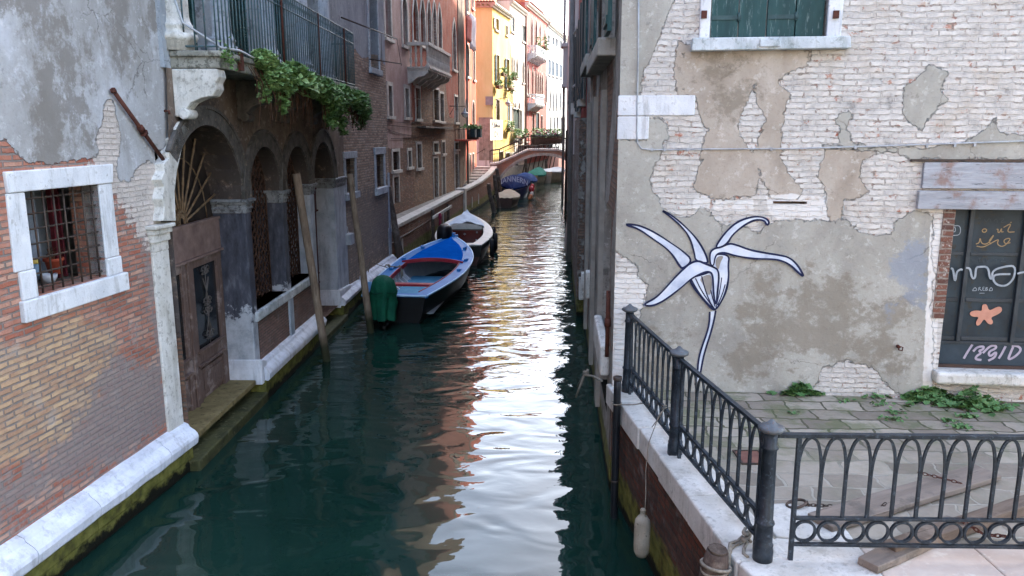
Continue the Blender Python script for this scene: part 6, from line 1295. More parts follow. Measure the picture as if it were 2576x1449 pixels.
# unseen house added behind the viewer to keep open sky off the corner house
RH = thing('sky_block_house', 'unseen ochre grey house added behind the viewer to block sky light', 'house', (8, -7, QZR)); fh = F((2.2, -6), to=(20, -7)); 
if fh.n.y < 0: fh.n = -fh.n
hs = [rect(a, a+1, z, z+1.9) for a in (2, 5, 8) for z in (2.6, 6.2, 9.8)]
wall('wall', fh, 0, 14, -1, 14, hs, stucco('sky_block_render', '#8f877c', '#a0988c', '#aca498'), RH, back=8)
for H in hs: obj('window', MB(fh.T).box(H[0][0], H[1][0], -.25, -.2, H[0][1], H[2][1]), dark_glass, RH)
# ================================================================= boats
def hull_pts(L, W, H0, H1, tr=.62, k=16, flare=.78, keel=-.25, bowpow=2.2, full=.45):
    """stations from stern (y=0) to bow (y=L); returns half widths and sheer"""
    st = []
    for i in range(k+1):
        t = i/k
        w_ = W/2*(tr+(1-tr)*sin(min(1, t/full)*pi/2)) if t < full else W/2*(1-((t-full)/(1-full))**bowpow)
        z = H0+(H1-H0)*max(0, (t-.35)/.65)**1.8+.06*(1-t)**2
        st.append((t*L, max(.02, w_), z))
    return st
def boat_shell(st, flare=.74, keel=-.22, inset=.0, zoff=0, rise=.25):
    rings = []
    L = st[-1][0]
    for y, w_, z in st:
        t = y/L; kz = keel+rise*max(0, (t-.7)/.3)**2; w = max(.012, w_-inset)
        rings.append([(-w, y, z+zoff), (-w*(flare+.16), y, z*.5+kz*.3), (-w*flare, y, kz*.55), (-w*.35, y, kz), (0, y, kz-.03), (w*.35, y, kz), (w*flare, y, kz*.55), (w*(flare+.16), y, z*.5+kz*.3), (w, y, z+zoff)])
    return rings
def gunwale(st, wd, th, dz=0, i0=0, out=.02):
    b = MB(); R = []
    for sg in (-1, 1):
        rings = []
        for y, w_, z in st[i0:]:
            a = w_+out; c = max(.005, w_-wd); rings.append([(sg*a, y, z+dz-th), (sg*a, y, z+dz), (sg*c, y, z+dz+.012), (sg*c, y, z+dz-th)])
        b.loft(rings, True, True, False)
    return b
black_hull = basic('black_hull', '#0a0b0d', '#121316', 5, .45, .001, spec=.2); blue_deck = basic('blue_deck', '#1c66a6', '#2a78b6', 4, .5, .001, 40, spec=.25); blue_cover = basic('blue_cover', '#0a50a4', '#0f5cb4', 3, .9, .004, 60, spec=.0)
white_boat = basic('white_gel', '#b9b6ac', '#cdcac0', 4, .4, .001); grey_rib = basic('grey_rib', '#cfd1d4', '#b8bac0', 6, .6, .002)
def at_boat(x, y, dx_, dy_): return Vector((x, y, 0)), -atan2(dx_, dy_)
# --- blue workboat
loc, rz = at_boat(-2.78, 17.85, .78, 8.1)
BB = thing('motor_boat', 'bright blue open wooden boat with a red thwart moored along the left wall', 'boat', loc, rz)
st = hull_pts(8.15, 2.25, .56, .98, tr=.66, full=.5, bowpow=2.6, k=26); 
b = MB(); b.loft(boat_shell(st), False, False, True); r0 = boat_shell(st)[0]; b.add(r0, [tuple(range(9))]); obj('hull', b, black_hull, BB, local=True, solid=False)
b = MB(); b.loft([[(p[0]*.93, p[1]+.02, p[2]+.03 if p[2] > .2 else p[2]+.14) for p in r] for r in boat_shell(st, inset=.03)], False, False, True); obj('inner_planking', b, basic('inner_blue', '#b3bcc6', '#c2cad0', 4, .7, .002), BB, local=True, solid=False)
obj('side_deck', gunwale(st, .3, .05, .03), blue_deck, BB, local=True, bev=.008)
b = MB()
for sg in (-1, 1): b.tube([(sg*(w_+.025), y, z+.028) for y, w_, z in st], .024, 6)
b.tube([(-st[0][1]-.02, -.01, st[0][2]+.03), (0, -.06, st[0][2]+.05), (st[0][1]+.02, -.01, st[0][2]+.03)], .024, 6); obj('rub_strake', b, basic('light_blue', '#9cc3e2', '#b6d4ec', 5, .4, 0), BB, local=True)
def at_y(st, y):
    for a, c in zip(st[:-1], st[1:]):
        if a[0] <= y <= c[0]: t = (y-a[0])/(c[0]-a[0]); return (a[1]+(c[1]-a[1])*t, a[2]+(c[2]-a[2])*t)
    return st[-1][1:]
def deck(st, y0, y1, dz, inset, k=14, crown=.05, curve=.0):
    rows = []
    for i in range(k+1):
        y = y0+(y1-y0)*i/k; w_, z = at_y(st, y); w = max(.02, w_-inset); rows.append([(w*u, y+curve*(1-u*u)*(1-i/k), z+dz+crown*(1-u*u)) for u in (-1, -.6, -.25, 0, .25, .6, 1)])
    b = MB(); b.loft(rows, False, False, True); return b
d_ = deck(st, 4.9, 7.9, .035, .22, crown=.05, curve=-.0); obj('foredeck', d_, blue_cover, BB, local=True, solid=False)
b = MB(); w_, z = at_y(st, 4.9); P = [((w_-.2)*u, 4.9-.25*(1-u*u)*-1-.25, z+.05+.06*(1-u*u)) for u in np.linspace(-1, 1, 15)]
rows = [[(x, y, zz-.09), (x, y-.03, zz-.09), (x, y-.03, zz+.02), (x, y, zz+.02)] for x, y, zz in P]; b.loft(rows, True, True, False); obj('coaming', b, red_paint, BB, local=True)
b = MB(); rows = [[(x, y-.025, zz+.02), (x, 4.93, z+.05+.045*(1-(x/(w_-.2))**2))] for x, y, zz in P]; b.loft(rows, False, False, True); obj('deck_edge', b, blue_cover, BB, local=True, solid=False)
b = MB(); w_, z = at_y(st, .55); b.slab([(-w_+.02, .02), (w_-.02, .02), (w_-.02, .35), (-w_+.02, .35)], z-.01, z+.03); obj('stern_deck', b, blue_deck, BB, local=True, bev=.01)
b = MB(); w_, z = at_y(st, 2.0); b.box(-w_+.12, w_-.12, 1.9, 2.14, z-.1, z-.04); obj('thwart', b, red_paint, BB, local=True, bev=.01)
for sg in (-1, 1):
    b = MB(); rows = []
    for y in np.linspace(.5, 4.7, 12): w_, z = at_y(st, y); c = w_-.31; rows.append([(sg*c, y, z-.07), (sg*(c-.025), y, z-.07), (sg*(c-.025), y, z+.05), (sg*c, y, z+.05)])
    b.loft(rows, True, True, False); obj('inner_rail', b, red_paint, BB, local=True)
for y in np.arange(.6, 4.9, .36):
    for sg in (-1, 1):
        w_, z = at_y(st, y); b = MB(); P = [(sg*(w_-.07), z-.04), (sg*(w_*.86), z*.5), (sg*(w_*.62), .12), (sg*(w_*.62-sg*0-.1), .12), (sg*(w_*.72), z*.5), (sg*(w_-.26), z-.04)]
        b.prism(P, y, y+.07); obj('rib', b, grey_rib, BB, local=True)
b = MB()
for i in range(6): b.box(-.85+.29*i, -.60+.29*i, .4, 2.0, .13, .15)
obj('floor_boards', b, basic('board_grey', '#8b8f92', '#a3a6a8', 5, .7, .002, 30, stretch=(1, .2, 1)), BB, local=True)
b = MB(); b.box(-.72, .72, 2.2, 5.2, .14, .16); obj('floor_panel', b, basic('floor_blue', '#4684a6', '#5a98b6', 4, .7, .002), BB, local=True)
for y in (3.6, 5.0, 6.5):
    for sg in (-1, 1):
        w_, z = at_y(st, y); b = MB(); b.box(sg*(w_-.16)-.05, sg*(w_-.16)+.05, y-.1, y+.1, z+.03, z+.10); b.box(sg*(w_-.12)-.03, sg*(w_-.12)+.03, y-.14, y+.14, z+.1, z+.125) if y > 6 else None; obj('cleat', b, blue_deck, BB, local=True, bev=.012)
b = MB(); w_, z = st[-1][1:]; b.box(-.18, .18, 8.0, 8.22, z-.02, z+.07); b.box(-.09, .09, 8.02, 8.2, z+.07, z+.14); obj('bow_block', b, blue_deck, BB, local=True, bev=.015)
# outboard under a green tarpaulin
def outboard(loc, rz, label, col=None):
    o = thing('outboard_motor', label, 'outboard motor', loc, rz); b = MB()
    b.loft([[(x*w_, y*l_-.02+dy, z) for x, y in [(cos(2*pi*j/14), sin(2*pi*j/14)) for j in range(14)]] for w_, l_, z, dy in ((.10, .14, .42, 0), (.18, .26, .5, -.02), (.2, .32, .62, -.04), (.2, .32, .8, -.05), (.17, .27, .95, -.06), (.1, .16, 1.02, -.06))], True, True, True)
    obj('cowl', b, black_hull if col is None else col, o, local=True)
    b = MB(); b.loft([[(x*w_, y*l_, z) for x, y in [(cos(2*pi*j/10), sin(2*pi*j/10)) for j in range(10)]] for w_, l_, z in ((.06, .11, .45), (.055, .1, 0), (.05, .1, -.25))], True, True, True); b.box(-.12, .12, -.18, .14, -.05, -.03); b.tube([(0, -.2, -.28), (0, .2, -.28)], .055, 8); obj('leg', b, black_hull, o, local=True)
    return o
def tarp(par, mat, prof, folds=.05, nseg=28, name='tarpaulin', off=(0, 0), seed=1):
    b = MB(); rings = []
    for i, (w_, l_, z, dy) in enumerate(prof):
        R = []
        for j in range(nseg):
            a = 2*pi*j/nseg; f = 1+folds*(i/(len(prof)-1))*sin(a*5+seed+i*.35)+folds*.6*(i/(len(prof)-1))*sin(a*9+seed*2)
            R.append((off[0]+cos(a)*w_*f, off[1]+dy+sin(a)*l_*f, z+.02*sin(a*4+seed)*(i/(len(prof)-1))))
        rings.append(R)
    b.loft(rings, False, True, True); b.add(rings[0], [tuple(range(nseg))], True); return obj(name, b, mat, par, local=True, solid=False)
green_tarp = basic('green_tarp', '#0f4636', '#16563f', 3.5, .8, .012, 14)
OM = outboard((-2.98, 17.55, 0), rz+.25, 'tilted outboard motor wrapped in a dark green tarpaulin on the stern of the blue boat')
tarp(OM, green_tarp, [(.03, .04, 1.2, -.02), (.13, .2, 1.17, -.02), (.24, .34, 1.07, -.02), (.27, .37, .92, -.03), (.29, .39, .8, -.04), (.265, .35, .7, -.06), (.29, .36, .58, -.09), (.26, .31, .4, -.14), (.26, .30, .22, -.19)], .26)
b = MB(); b.tube([(.29*cos(a), -.04+.38*sin(a), .84+.02*sin(3*a)) for a in np.linspace(0, 2*pi, 20)[:-1]], .012, 5, closed=True); obj('tie_cord', b, basic('dark_green', '#0e3a2e', '#14483a'), OM, local=True)
b = MB()
for k in range(3):
    a = k*2.09+.4; b.loft([[(cos(a)*r_+cos(a+1.57)*w_, -.36-.02*s_, .06+sin(a)*r_+sin(a+1.57)*w_), (cos(a)*r_-cos(a+1.57)*w_, -.36+.02*s_, .06+sin(a)*r_-sin(a+1.57)*w_), (cos(a)*r_, -.34, .06+sin(a)*r_)] for r_, w_, s_ in ((.03, .03, 1), (.09, .06, 1), (.14, .04, 1), (.16, .01, 1))], True, True, True)
b.tube([(0, -.28, .06), (0, -.42, .06)], .035, 8); obj('propeller', b, black_hull, OM, local=True)
ob = MB(); b = MB(); vs = []
bt = thing('plastic_bag', 'crumpled light blue plastic sheet tucked beside the green tarpaulin', 'bag', (-3.32, 17.75, .72)); 
rings = []
for i in range(7):
    t = i/6; rings.append([(.17*sin(pi*(.15+t*.8))*cos(a)*(1+.25*sin(3*a+i)), .14*sin(pi*(.15+t*.8))*sin(a)*(1+.25*cos(4*a+i*2)), -.22+.5*t) for a in np.linspace(0, 2*pi, 14)[:-1]])
MBb = MB(); MBb.loft(rings, True, True, False); obj('sheet', MBb, basic('blue_plastic_sheet', '#5f93c4', '#7fb0da', 9, .35, .004, 20), bt, local=True)
def coil(label, base, pts, r_=.012):
    t = thing('mooring_rope', label, 'rope', base); b = MB()
    for P in pts: b.tube(P, r_, 6)
    obj('strand', b, rope_mat, t); return t
def bw(p): M_ = Matrix.Translation(loc)@Matrix.Rotation(rz, 4, 'Z'); return M_@Vector(p)
w_, z = at_y(st, 3.7)
coil('pale rope coiled over the left side deck of the blue boat', bw((-w_, 3.7, z)), [[bw((-w_-.1+.5*t, 3.85+.18*sin(t*9+k), z+.08+.03*sin(t*14+k*2)-(.3*max(0, t-.8)/.2))) for t in np.linspace(0, 1, 16)] for k in (0, .5, 1)]+[[bw((-w_, 3.75, z+.06)), Vector((-3.95, 21.2, .9)), Vector((-3.98, 21.0, .45))]], .014)

# --- white boat
loc2, rz2 = at_boat(-1.72, 25.9, -.25, 8.2)
WB = thing('motor_boat', 'white boat with a pale bow cover and brown varnished inside, behind the blue boat', 'boat', loc2, rz2)
st = hull_pts(8.0, 2.15, .62, .98, tr=.62, full=.45, bowpow=2.3, k=24)
b = MB(); b.loft(boat_shell(st), False, False, True); b.add(boat_shell(st)[0], [tuple(range(9))]); obj('hull', b, basic('dark_red_hull', '#4b1618', '#2c1213', 2, .4, .001), WB, local=True, solid=False)
b = MB(); 
for sg in (-1, 1):
    rows = [[(sg*(w_+.012), y, z+.02), (sg*(w_+.012), y, z-.16), (sg*(w_-.03), y, z-.16), (sg*(w_-.03), y, z+.02)] for y, w_, z in st]; b.loft(rows, True, True, False)
b.box(-st[0][1], st[0][1], -.04, .0, .3, .66); obj('top_strake', b, black_hull, WB, local=True)
obj('side_deck', gunwale(st, .34, .05, .03), white_boat, WB, local=True, bev=.01)
b = MB(); b.loft([[(p[0]*.84, p[1]+.02, p[2]+.0 if p[2] > .2 else .1) for p in r] for r in boat_shell(st, inset=.03)], False, False, True); obj('inner_hull', b, basic('inner_dark', '#2c1c1a', '#3a2622', 3, .6, 0), WB, local=True, solid=False)
obj('foredeck', deck(st, 5.2, 7.85, .02, .2, crown=.03), white_boat, WB, local=True, solid=False)
b = MB(); k = 12; rows = []
for i in range(k+1):
    y = 4.6+(7.8-4.6)*i/k; w_, z = at_y(st, y); w = max(.05, w_-.1-.15*(1-i/k)); rows.append([(w*u, y+.06*sin(u*7), z+.05+.22*(1-u*u)*(1-.35*i/k)+.025*sin(u*9+i*1.3)+.02*sin(i*2.1+u*3)) for u in np.linspace(-1, 1, 17)])
b.loft(rows, False, False, True); obj('bow_cover', b, basic('white_canvas', '#b8c4cf', '#cdd7df', 4, .8, .006, 14), WB, local=True, solid=False)
w_, z = at_y(st, 4.5); b = MB(); b.prism([((w_-.38)*u, z+.1+.12*(1-u*u)) for u in np.linspace(-1, 1, 13)]+[(w_-.38, z+.0), (-w_+.38, z+.0)], 4.5, 4.62); obj('frame_bow', b, white_boat, WB, local=True, bev=.008)
b = MB(); b.prism([(-w_+.36, z), (w_-.36, z), (w_-.5, .15), (-w_+.5, .15)], 4.2, 4.24); obj('bulkhead', b, basic('varnish', '#4a1712', '#61221a', 3, .25, 0), WB, local=True)
b = MB()
for x, zz in ((-.45, .3), (.45, .3), (-.48, .6), (.48, .6)): b.sphere((x, 4.18, zz), .035, 8)
b.box(-.05, .05, 4.17, 4.2, .52, .55); b.box(-.01, .01, 4.17, 4.2, .49, .58); obj('fitting', b, basic('chrome', '#9c9ea0', '#b4b6b8', 5, .3, 0, met=.8), WB, local=True)
b = MB(); b.box(-.62, .62, 1.3, 4.2, .16, .2); obj('floor_panel', b, basic('varnish', '#4a1712'), WB, local=True)
b = MB(); w_, z = at_y(st, 1.0); b.box(-w_+.33, w_-.33, .9, 1.2, z-.16, z-.06); obj('thwart', b, white_boat, WB, local=True, bev=.01); b = MB(); b.box(-w_+.3, w_-.3, .0, .42, z-.02, z+.035); obj('stern_deck', b, white_boat, WB, local=True, bev=.01)
OM2 = outboard((loc2[0]-.55, loc2[1]+.15, .22), rz2, 'black outboard motor on the stern of the white boat'); OM2.scale = (1.35, 1.35, 1.15)
for i, y in enumerate((1.5, 3.2, 4.9)):
    w_, z = at_y(st, y); M_ = Matrix.Translation(loc2)@Matrix.Rotation(rz2, 4, 'Z'); q = M_@Vector((w_+.13, y, z-.28))
    t = thing('tyre_fender', ('black tyre fender nearest the stern of the white boat', 'black tyre fender in the middle of the white boat side', 'black tyre fender nearest the bow of the white boat')[i], 'fender', q, rz2, group='tyre fenders on the white boat')
    b = MB(); b.tube([(0, .25*cos(a), .25*sin(a)) for a in np.linspace(0, 2*pi, 20)[:-1]], .085, 8, closed=True); obj('tyre', b, basic('rubber', '#17181a', '#222325', 8, .8, .003), t, local=True)
    b = MB(); b.tube([(0, 0, .24), (-.1, .0, .36)], .01, 5); obj('cord', b, rope_mat, t, local=True)
# --- far boats
def cover_boat(loc, dx_, dy_, L, W, H0, H1, label, hullm, coverm, dome, bow=True, k=14, flatcover=False, stern_first=True, hcol=None):
    l_, r_ = at_boat(loc[0], loc[1], dx_, dy_); o = thing('moored_boat', label, 'boat', l_, r_)
    st = hull_pts(L, W, H0, H1, tr=.5, full=.45, bowpow=2.2, k=k)
    if not stern_first: st = [(L-y, w_, z) for y, w_, z in st][::-1]
    b = MB(); b.loft(boat_shell(st), True, False, True); b.add(boat_shell(st)[0], [tuple(range(9))]); obj('hull', b, hullm, o, local=True, solid=False)
    if hcol: 
        b = MB()
        for sg in (-1, 1): b.loft([[(sg*(w_+.02), y, z+.03), (sg*(w_+.02), y, z-.12), (sg*(w_-.03), y, z-.12), (sg*(w_-.03), y, z+.03)] for y, w_, z in st], True, True, False)
        obj('strake', b, hcol, o, local=True)
    b = MB(); rows = []
    for i, (y, w_, z) in enumerate(st):
        t = i/k; e = sin(pi*min(1, max(0, t*1.0)))**.6
        rows.append([((w_+.03)*u, y, z+.03+dome*e*(1-abs(u)**2.4)+.02*sin(u*8+i)) for u in np.linspace(-1, 1, 13)])
    b.loft(rows, False, False, True); b.loft([[r[0], (r[0][0], r[0][1], r[0][2]-.12)] for r in rows], False, False, True); b.loft([[r[-1], (r[-1][0], r[-1][1], r[-1][2]-.12)] for r in rows], False, False, True)
    obj('cover', b, coverm, o, local=True, solid=False); return o, st, l_, r_
cover_boat((-.36, 46.6), .15, 5, 5.2, 1.55, .5, .72, 'small boat with a flat beige cover, first of the boats before the bridge', basic('brown_hull', '#3a241e', '#4a3028', 3, .5, 0), basic('beige_cover', '#8c8270', '#a09682', 4, .85, .006, 10), .16, stern_first=True)
navy = basic('navy_cover', '#101f44', '#182c58', 3, .9, .01, 8, spec=.05)
o, st, l_, r_ = cover_boat((.02, 51.6), .3, 6.5, 6.6, 2.2, .95, .75, 'large boat under a navy tarpaulin with white letters just before the bridge', basic('blue_hull', '#1f2e58', '#283a6a', 3, .4, 0), navy, .5, stern_first=False, hcol=basic('cream_strake', '#8f8878', '#a59e8c', 4, .5, 0))
cu = F((l_.x-1, 51.4), to=(l_.x+1, 51.35)); 
if cu.n.y > 0: cu.n = -cu.n
tt = text_obj('lettering', 'NANNERN', .42, F((0, 0), to=(1, 0)), 0, 0, 0, basic('letter_white', '#b9bcc2', '#c9ccd2', 5, .8, 0), None)
me = tt.data
for v in me.vertices: v.co = Vector((v.co.x*1.0, .62+(v.co.z+.2)*.95, 1.14+(v.co.z+.2)*1.15-.30*(v.co.x/1.0)**2))
tt.parent = [c for c in SC.collection.objects if c.parent == o and c.name.startswith('cover')][0]
rb = [('red', '#a3262e', (1.22, 1.9, .62), .2), ('red', '#a3262e', (1.27, 2.7, .75), .17), ('white', '#c9beb8', (1.26, 1.55, .35), .13), ('orange', '#b8764e', (1.2, .95, .2), .15), ('orange', '#b8764e', (1.14, .5, .12), .11)]
for i, (c, hx, p, r_s) in enumerate(rb):
    M_ = Matrix.Translation(l_)@Matrix.Rotation(r_, 4, 'Z'); q = M_@Vector(p)
    t = thing('buoy_fender', ['red ball fender, lower of the two on the navy boat', 'red ball fender, upper of the two on the navy boat', 'pale ball fender between the red and orange ones', 'orange ball fender hanging at the bow of the navy boat', 'smallest orange fender nearest the water on the navy boat'][i], 'fender', q, group='ball fenders on the navy boat')
    b = MB(); b.sphere((0, 0, 0), r_s, 12, 1.15); obj('ball', b, basic(c+'_ball', hx, hx, 5, .45, 0), t, local=True); b = MB(); b.tube([(0, 0, r_s), (-.1, 0, r_s+.3)], .012, 4); obj('cord', b, rope_mat, t, local=True)
cover_boat((.75, 59.6), .6, 6, 5.5, 2.0, .7, .8, 'boat under a blue domed tarpaulin beneath the bridge arch', basic('pale_hull', '#6c6a60', '#85826f', 3, .5, 0), basic('mid_blue_cover', '#162f60', '#20407a', 3, .9, .01, 8, spec=.05), .55)
cover_boat((-.35, 58.4), .5, 3, 3.6, 1.1, .7, .8, 'light blue covered dinghy squeezed against the left foot of the bridge', basic('pale_hull', '#6c6a60'), basic('sky_cover', '#3f7a9c', '#568fae', 3, .9, .01, 8, spec=.05), .4)
cover_boat((1.75, 66.5), .9, 6, 5.5, 1.7, .8, 1.3, 'boat under a teal tarpaulin beyond the bridge arch', basic('pale_hull', '#6c6a60'), basic('teal_cover', '#1f554c', '#2c685e', 3, .9, .01, 8, spec=.05), .35)
cover_boat((3.0, 70.5), 1.6, 7, 7.0, 2.4, .9, 1.1, 'wide boat with a flat pale cover, farthest along the left bank', basic('worn_hull', '#8c8070', '#a3988a', 3, .6, 0), basic('pale_cover', '#a9abac', '#bbbdbe', 3, .8, .004, 8), .12)
# ================================================================= poles
def pole(label, base, top, r0, r1, mat, n=12, name='mooring_pole', cap=None, wob=.02, group='mooring poles in the canal', down=1.2):
    B0 = Vector(base); T0 = Vector(top); t = thing(name, label, 'pole', (B0.x, B0.y, 0), group=group); d = T0-B0
    P = []; R = []
    for i in range(13):
        u = i/12; w_ = wob; P.append(B0-d.normalized()*down*(1-u)*0+d*u+Vector((w_*mnoise.noise(Vector((u*3, B0.y, 0))), w_*mnoise.noise(Vector((u*3, B0.x, 5))), 0))); R.append((r0+(r1-r0)*u)*(1+.06*mnoise.noise(Vector((u*7, B0.x, B0.y)))))
    P = [B0-d.normalized()*down]+P; R = [r0]+R; b = MB(); b.tube(P, R, n); obj('shaft', b, mat, t); 
    if cap:
        c_ = MB(); c_.tube([T0-d.normalized()*.02, T0+d.normalized()*.03], r1*1.06, n); obj('cap', c_, cap, t)
    return t
def pole_mat():
    m = Mt('brown_pole'); v = m.tc(); z = m.sep(m.n('NewGeometry').outputs['Position'])[2]; g = m.noise(m.map(v, (1, 1, .25)), 12, 6, .7)
    c = m.ramp(g, [(.3, '#63554a'), (.5, '#7f6f5f'), (.7, '#958574')]); c = m.mix(m.ma('MULTIPLY', m.ss(m.noise(m.map(v, (1, 1, .08)), 40, 3), .56, .66), .6), c, '#4a3f36')
    k = m.ma('ADD', z, m.ma('MULTIPLY', m.noise(v, 6, 4), .35)); c = m.mix(m.ss(k, .75, .45), c, '#2f3020'); return m.done(c, .75, m.bump(g, .008, .8), spec=.2)
brown_pole = pole_mat()
B0 = onz((822, 908), 0); pole('straight brown pole leaning on the arcade wall between the far arches', B0, ony((745, 437), B0.y), .075, .075, brown_pole, wob=.0)
B0 = onz((938, 830), 0); B0.y = 16.9; pole('thinner brown pole leaning beside the white wall box', B0, ony((880, 437), B0.y+.1), .08, .062, brown_pole, wob=.01)
B0 = onz((1010, 688), 0); pole('dark crooked wooden pole at the corner of the brick house', B0, ony((978, 470), B0.y-.2), .13, .085, dark_wood, wob=.08)
for i, (x, y0, y1, lb) in enumerate(((1089, 527, 628, 'nearer'), (1128, 512, 600, 'farther'))):
    s_ = F(QL[0], to=QL[1]); q = s_.h((x, (y0+y1)/2), .12); zt_ = s_.h((x, y0), .12)[1]; pole('%s short post of the plank rack on the canal wall' % lb, s_.T(q[0], .12, 0), s_.T(q[0], .12, zt_), .08, .07, dark_wood, wob=.02)
s_ = F(QL[0], to=QL[1]); qa = s_.h((1090, 547), .25); qb = s_.h((1137, 521), .25)
t = thing('plank', 'pale plank nailed across two short posts on the canal wall', 'plank', s_.T(qa[0], .25, qa[1])); obj('board', MB(s_.T).prism([(qa[0], qa[1]-.07), (qb[0], qa[1]-.05), (qb[0], qa[1]+.07), (qa[0], qa[1]+.05)], .21, .26), pale_far, t)
qc = s_.h((1106, 560), .3); t = thing('red_cloth', 'dark red cloth hanging from the plank rack', 'cloth', s_.T(qc[0], .3, qc[1])); b = MB(s_.T); b.loft([[(qc[0]+cos(a)*r_*2+dx_, .32+sin(a)*r_, qa[1]-z) for a in np.linspace(0, 2*pi, 9)[:-1]] for r_, z, dx_ in ((.05, -.05, 0), (.08, .1, .02), (.05, .2, -.02), (.07, .4, 0), (.06, .7, .05), (.03, .9, .02))], True, True, True); obj('drape', b, basic('maroon', '#6c2436', '#8a3048', 6, .9, .005), t)
for i, (xb, yb, xt, yt, Y, r_) in enumerate(((1243, 524, 1228, 462, 43.6, .13), (1256, 515, 1243, 440, 46.5, .12), (1262, 505, 1250, 424, 50.5, .13))):
    B0 = ony((xb, yb), Y); B0.z = 0; T_ = ony((xt, yt), Y); pole(('dark pole nearest the stone pilaster, left of the beige boat', 'middle dark pole behind the beige boat', 'dark pole close to the left foot of the bridge')[i], B0, T_, r_, r_*.85, dark_wood, wob=.05)
for i, px in enumerate((1326, 1377)):
    B0 = ony((px, 440), 72+8*i); B0.z = 0; T_ = ony((px-4, 400), 72+8*i); pole(('dark pole seen under the left half of the bridge arch', 'dark pole seen under the right half of the bridge arch')[i], B0, T_, .16, .13, dark_wood)
B0 = onz((1428, 522), 0)
tp = ony((1430, 330), 45); pole('tall black pile at the right bank in front of the bridge', (tp.x, 45, 0), (tp.x-.0, 45, tp.z), .19, .16, basic('black_pile', '#1c1b1c', '#302b28', 6, .7, .006), wob=.03, cap=rust)
tp = ony((1463, 395), 23.5); pole('dark blue pole standing close to the right wall', (2.0+.05, 23.5, 0), (tp.x-.04, 23.5, tp.z), .07, .065, basic('navy_pole', '#181c28', '#252b3a', 6, .6, .004), wob=.02)
# black metal tube and stub at the quay
B0 = onz((1554, 1302), 0); B0 = Vector((1.19, 8.35, 0)); T_ = ony((1559, 950), 8.36); T_.x = min(T_.x, 1.19)
t = pole('black metal tube standing in the water beside the first railing post', B0, T_, .043, .043, basic('black_tube', '#14161a', '#1e2126', 6, .4, .001), wob=0)
b = MB(); T0 = T_; b.lathe([(.046, -.03), (.05, -.02), (.05, .012), (.036, .012), (.034, -.02)], T0, 14); obj('collar', MB().lathe([(.046, 0), (.052, .01), (.046, .02)], (B0.x, B0.y, .45), 12), iron, t); obj('collar', b, iron, t)
coil('thin dark cord tied round the black tube and the railing', T_, [[(T_.x+.05*cos(a), T_.y+.05*sin(a), 1.38+.02*a/6) for a in np.linspace(0, 9, 20)], [(1.2, 8.3, 1.4), (1.35, 8.25, 1.42), (1.5, 8.1, 1.5)]], .007)
sp = thing('mooring_stub', 'thick dark wooden pile with a rope ring in front of the corner post', 'pile', (1.43, 5.15, 0)); b = MB()
P = [(1.36, 5.2, -1), (1.40, 5.18, 0), (1.45, 5.15, .9), (1.475, 5.13, 1.3), (1.485, 5.12, 1.44)]; b.tube(P, [.17, .16, .125, .10, .078], 14); obj('shaft', b, wood_mat('pile_wood', '#3a2f2a', '#54463e', '#6b5f56'), sp)
b = MB(); b.tube([(1.485, 5.12, 1.438), (1.487, 5.118, 1.46)], .07, 9); obj('top', b, dark_wood, sp)
def rope_ring(c, r_, z, n=24, tilt=.02, rr_=.016):
    return [(c[0]+r_*cos(a), c[1]+r_*sin(a), z+tilt*sin(a+1)) for a in np.linspace(0, 2*pi, n)]
coil('grey rope looped round the wooden pile and knotted at the foot of the railing', (1.48, 5.12, 1.33), [rope_ring((1.48, 5.125), .098, 1.30), rope_ring((1.48, 5.125), .104, 1.325, tilt=-.02), [(1.57, 5.12, 1.31), (1.62, 5.25, 1.38), (1.68, 5.32, 1.375), (1.74, 5.34, 1.39)],
     [(1.57, 5.16, 1.33), (1.63, 5.30, 1.40), (1.70, 5.36, 1.38), (1.745, 5.37, 1.42)]]+[[(1.765+.035*cos(a*1.3+k), 5.35+.035*sin(a*1.7+k), 1.38+.03*k/3+.012*a) for a in np.linspace(0, 6, 14)] for k in range(4)]+[[(1.76, 5.33, 1.38), (1.72, 5.26, 1.372), (1.70, 5.2, 1.37), (1.72, 5.15, 1.372)]], .013)
coil('frayed thin rope knotted to the railing and hanging to the white fender', (1.5, 7.2, 1.5), [[(1.53, 7.35, 1.72), (1.46, 7.3, 1.65), (1.38, 7.3, 1.40), (1.355, 7.25, 1.36), (1.33, 7.2, 1.1), (1.32, 7.1, .9), (1.3, 7.02, .75)], [(1.53, 7.35, 1.72), (1.5, 7.5, 1.55), (1.47, 7.7, 1.37)], [(1.52+.02*cos(a), 7.34+.02*sin(a), 1.70+.004*a) for a in np.linspace(0, 12, 24)]], .005)
fd = thing('boat_fender', 'dirty white cylindrical fender hanging against the brick quay wall', 'fender', (1.27, 6.95, .55)); b = MB(); b.lathe([(.004, -.24), (.05, -.22), (.075, -.17), (.08, -.1), (.08, .1), (.072, .16), (.045, .2), (.025, .21), (.025, .25), (.03, .26), (.02, .28), (.003, .28)], (0, 0, 0), 16); obj('body', b, basic('dirty_white', '#857e70', '#a29b8c', 5, .7, .006, 20, c3='#5a5548'), fd, local=True)
coil('pale rope tied round the rusty pipe at the house corner', (1.1, 9.5, .9), [[FS.T(.35, .1, 1.32), FS.T(.6, .2, 1.3), FS.T(.9, .3, 1.22), FS.T(1.2, .38, .95)], [FS.T(.9, .3, 1.22), FS.T(1.0, .36, 1.0), FS.T(1.05, .4, .85)], [FS.T(.85+.03*cos(a), .28+.03*sin(a), 1.24+.005*a) for a in np.linspace(0, 12, 20)]], .016)
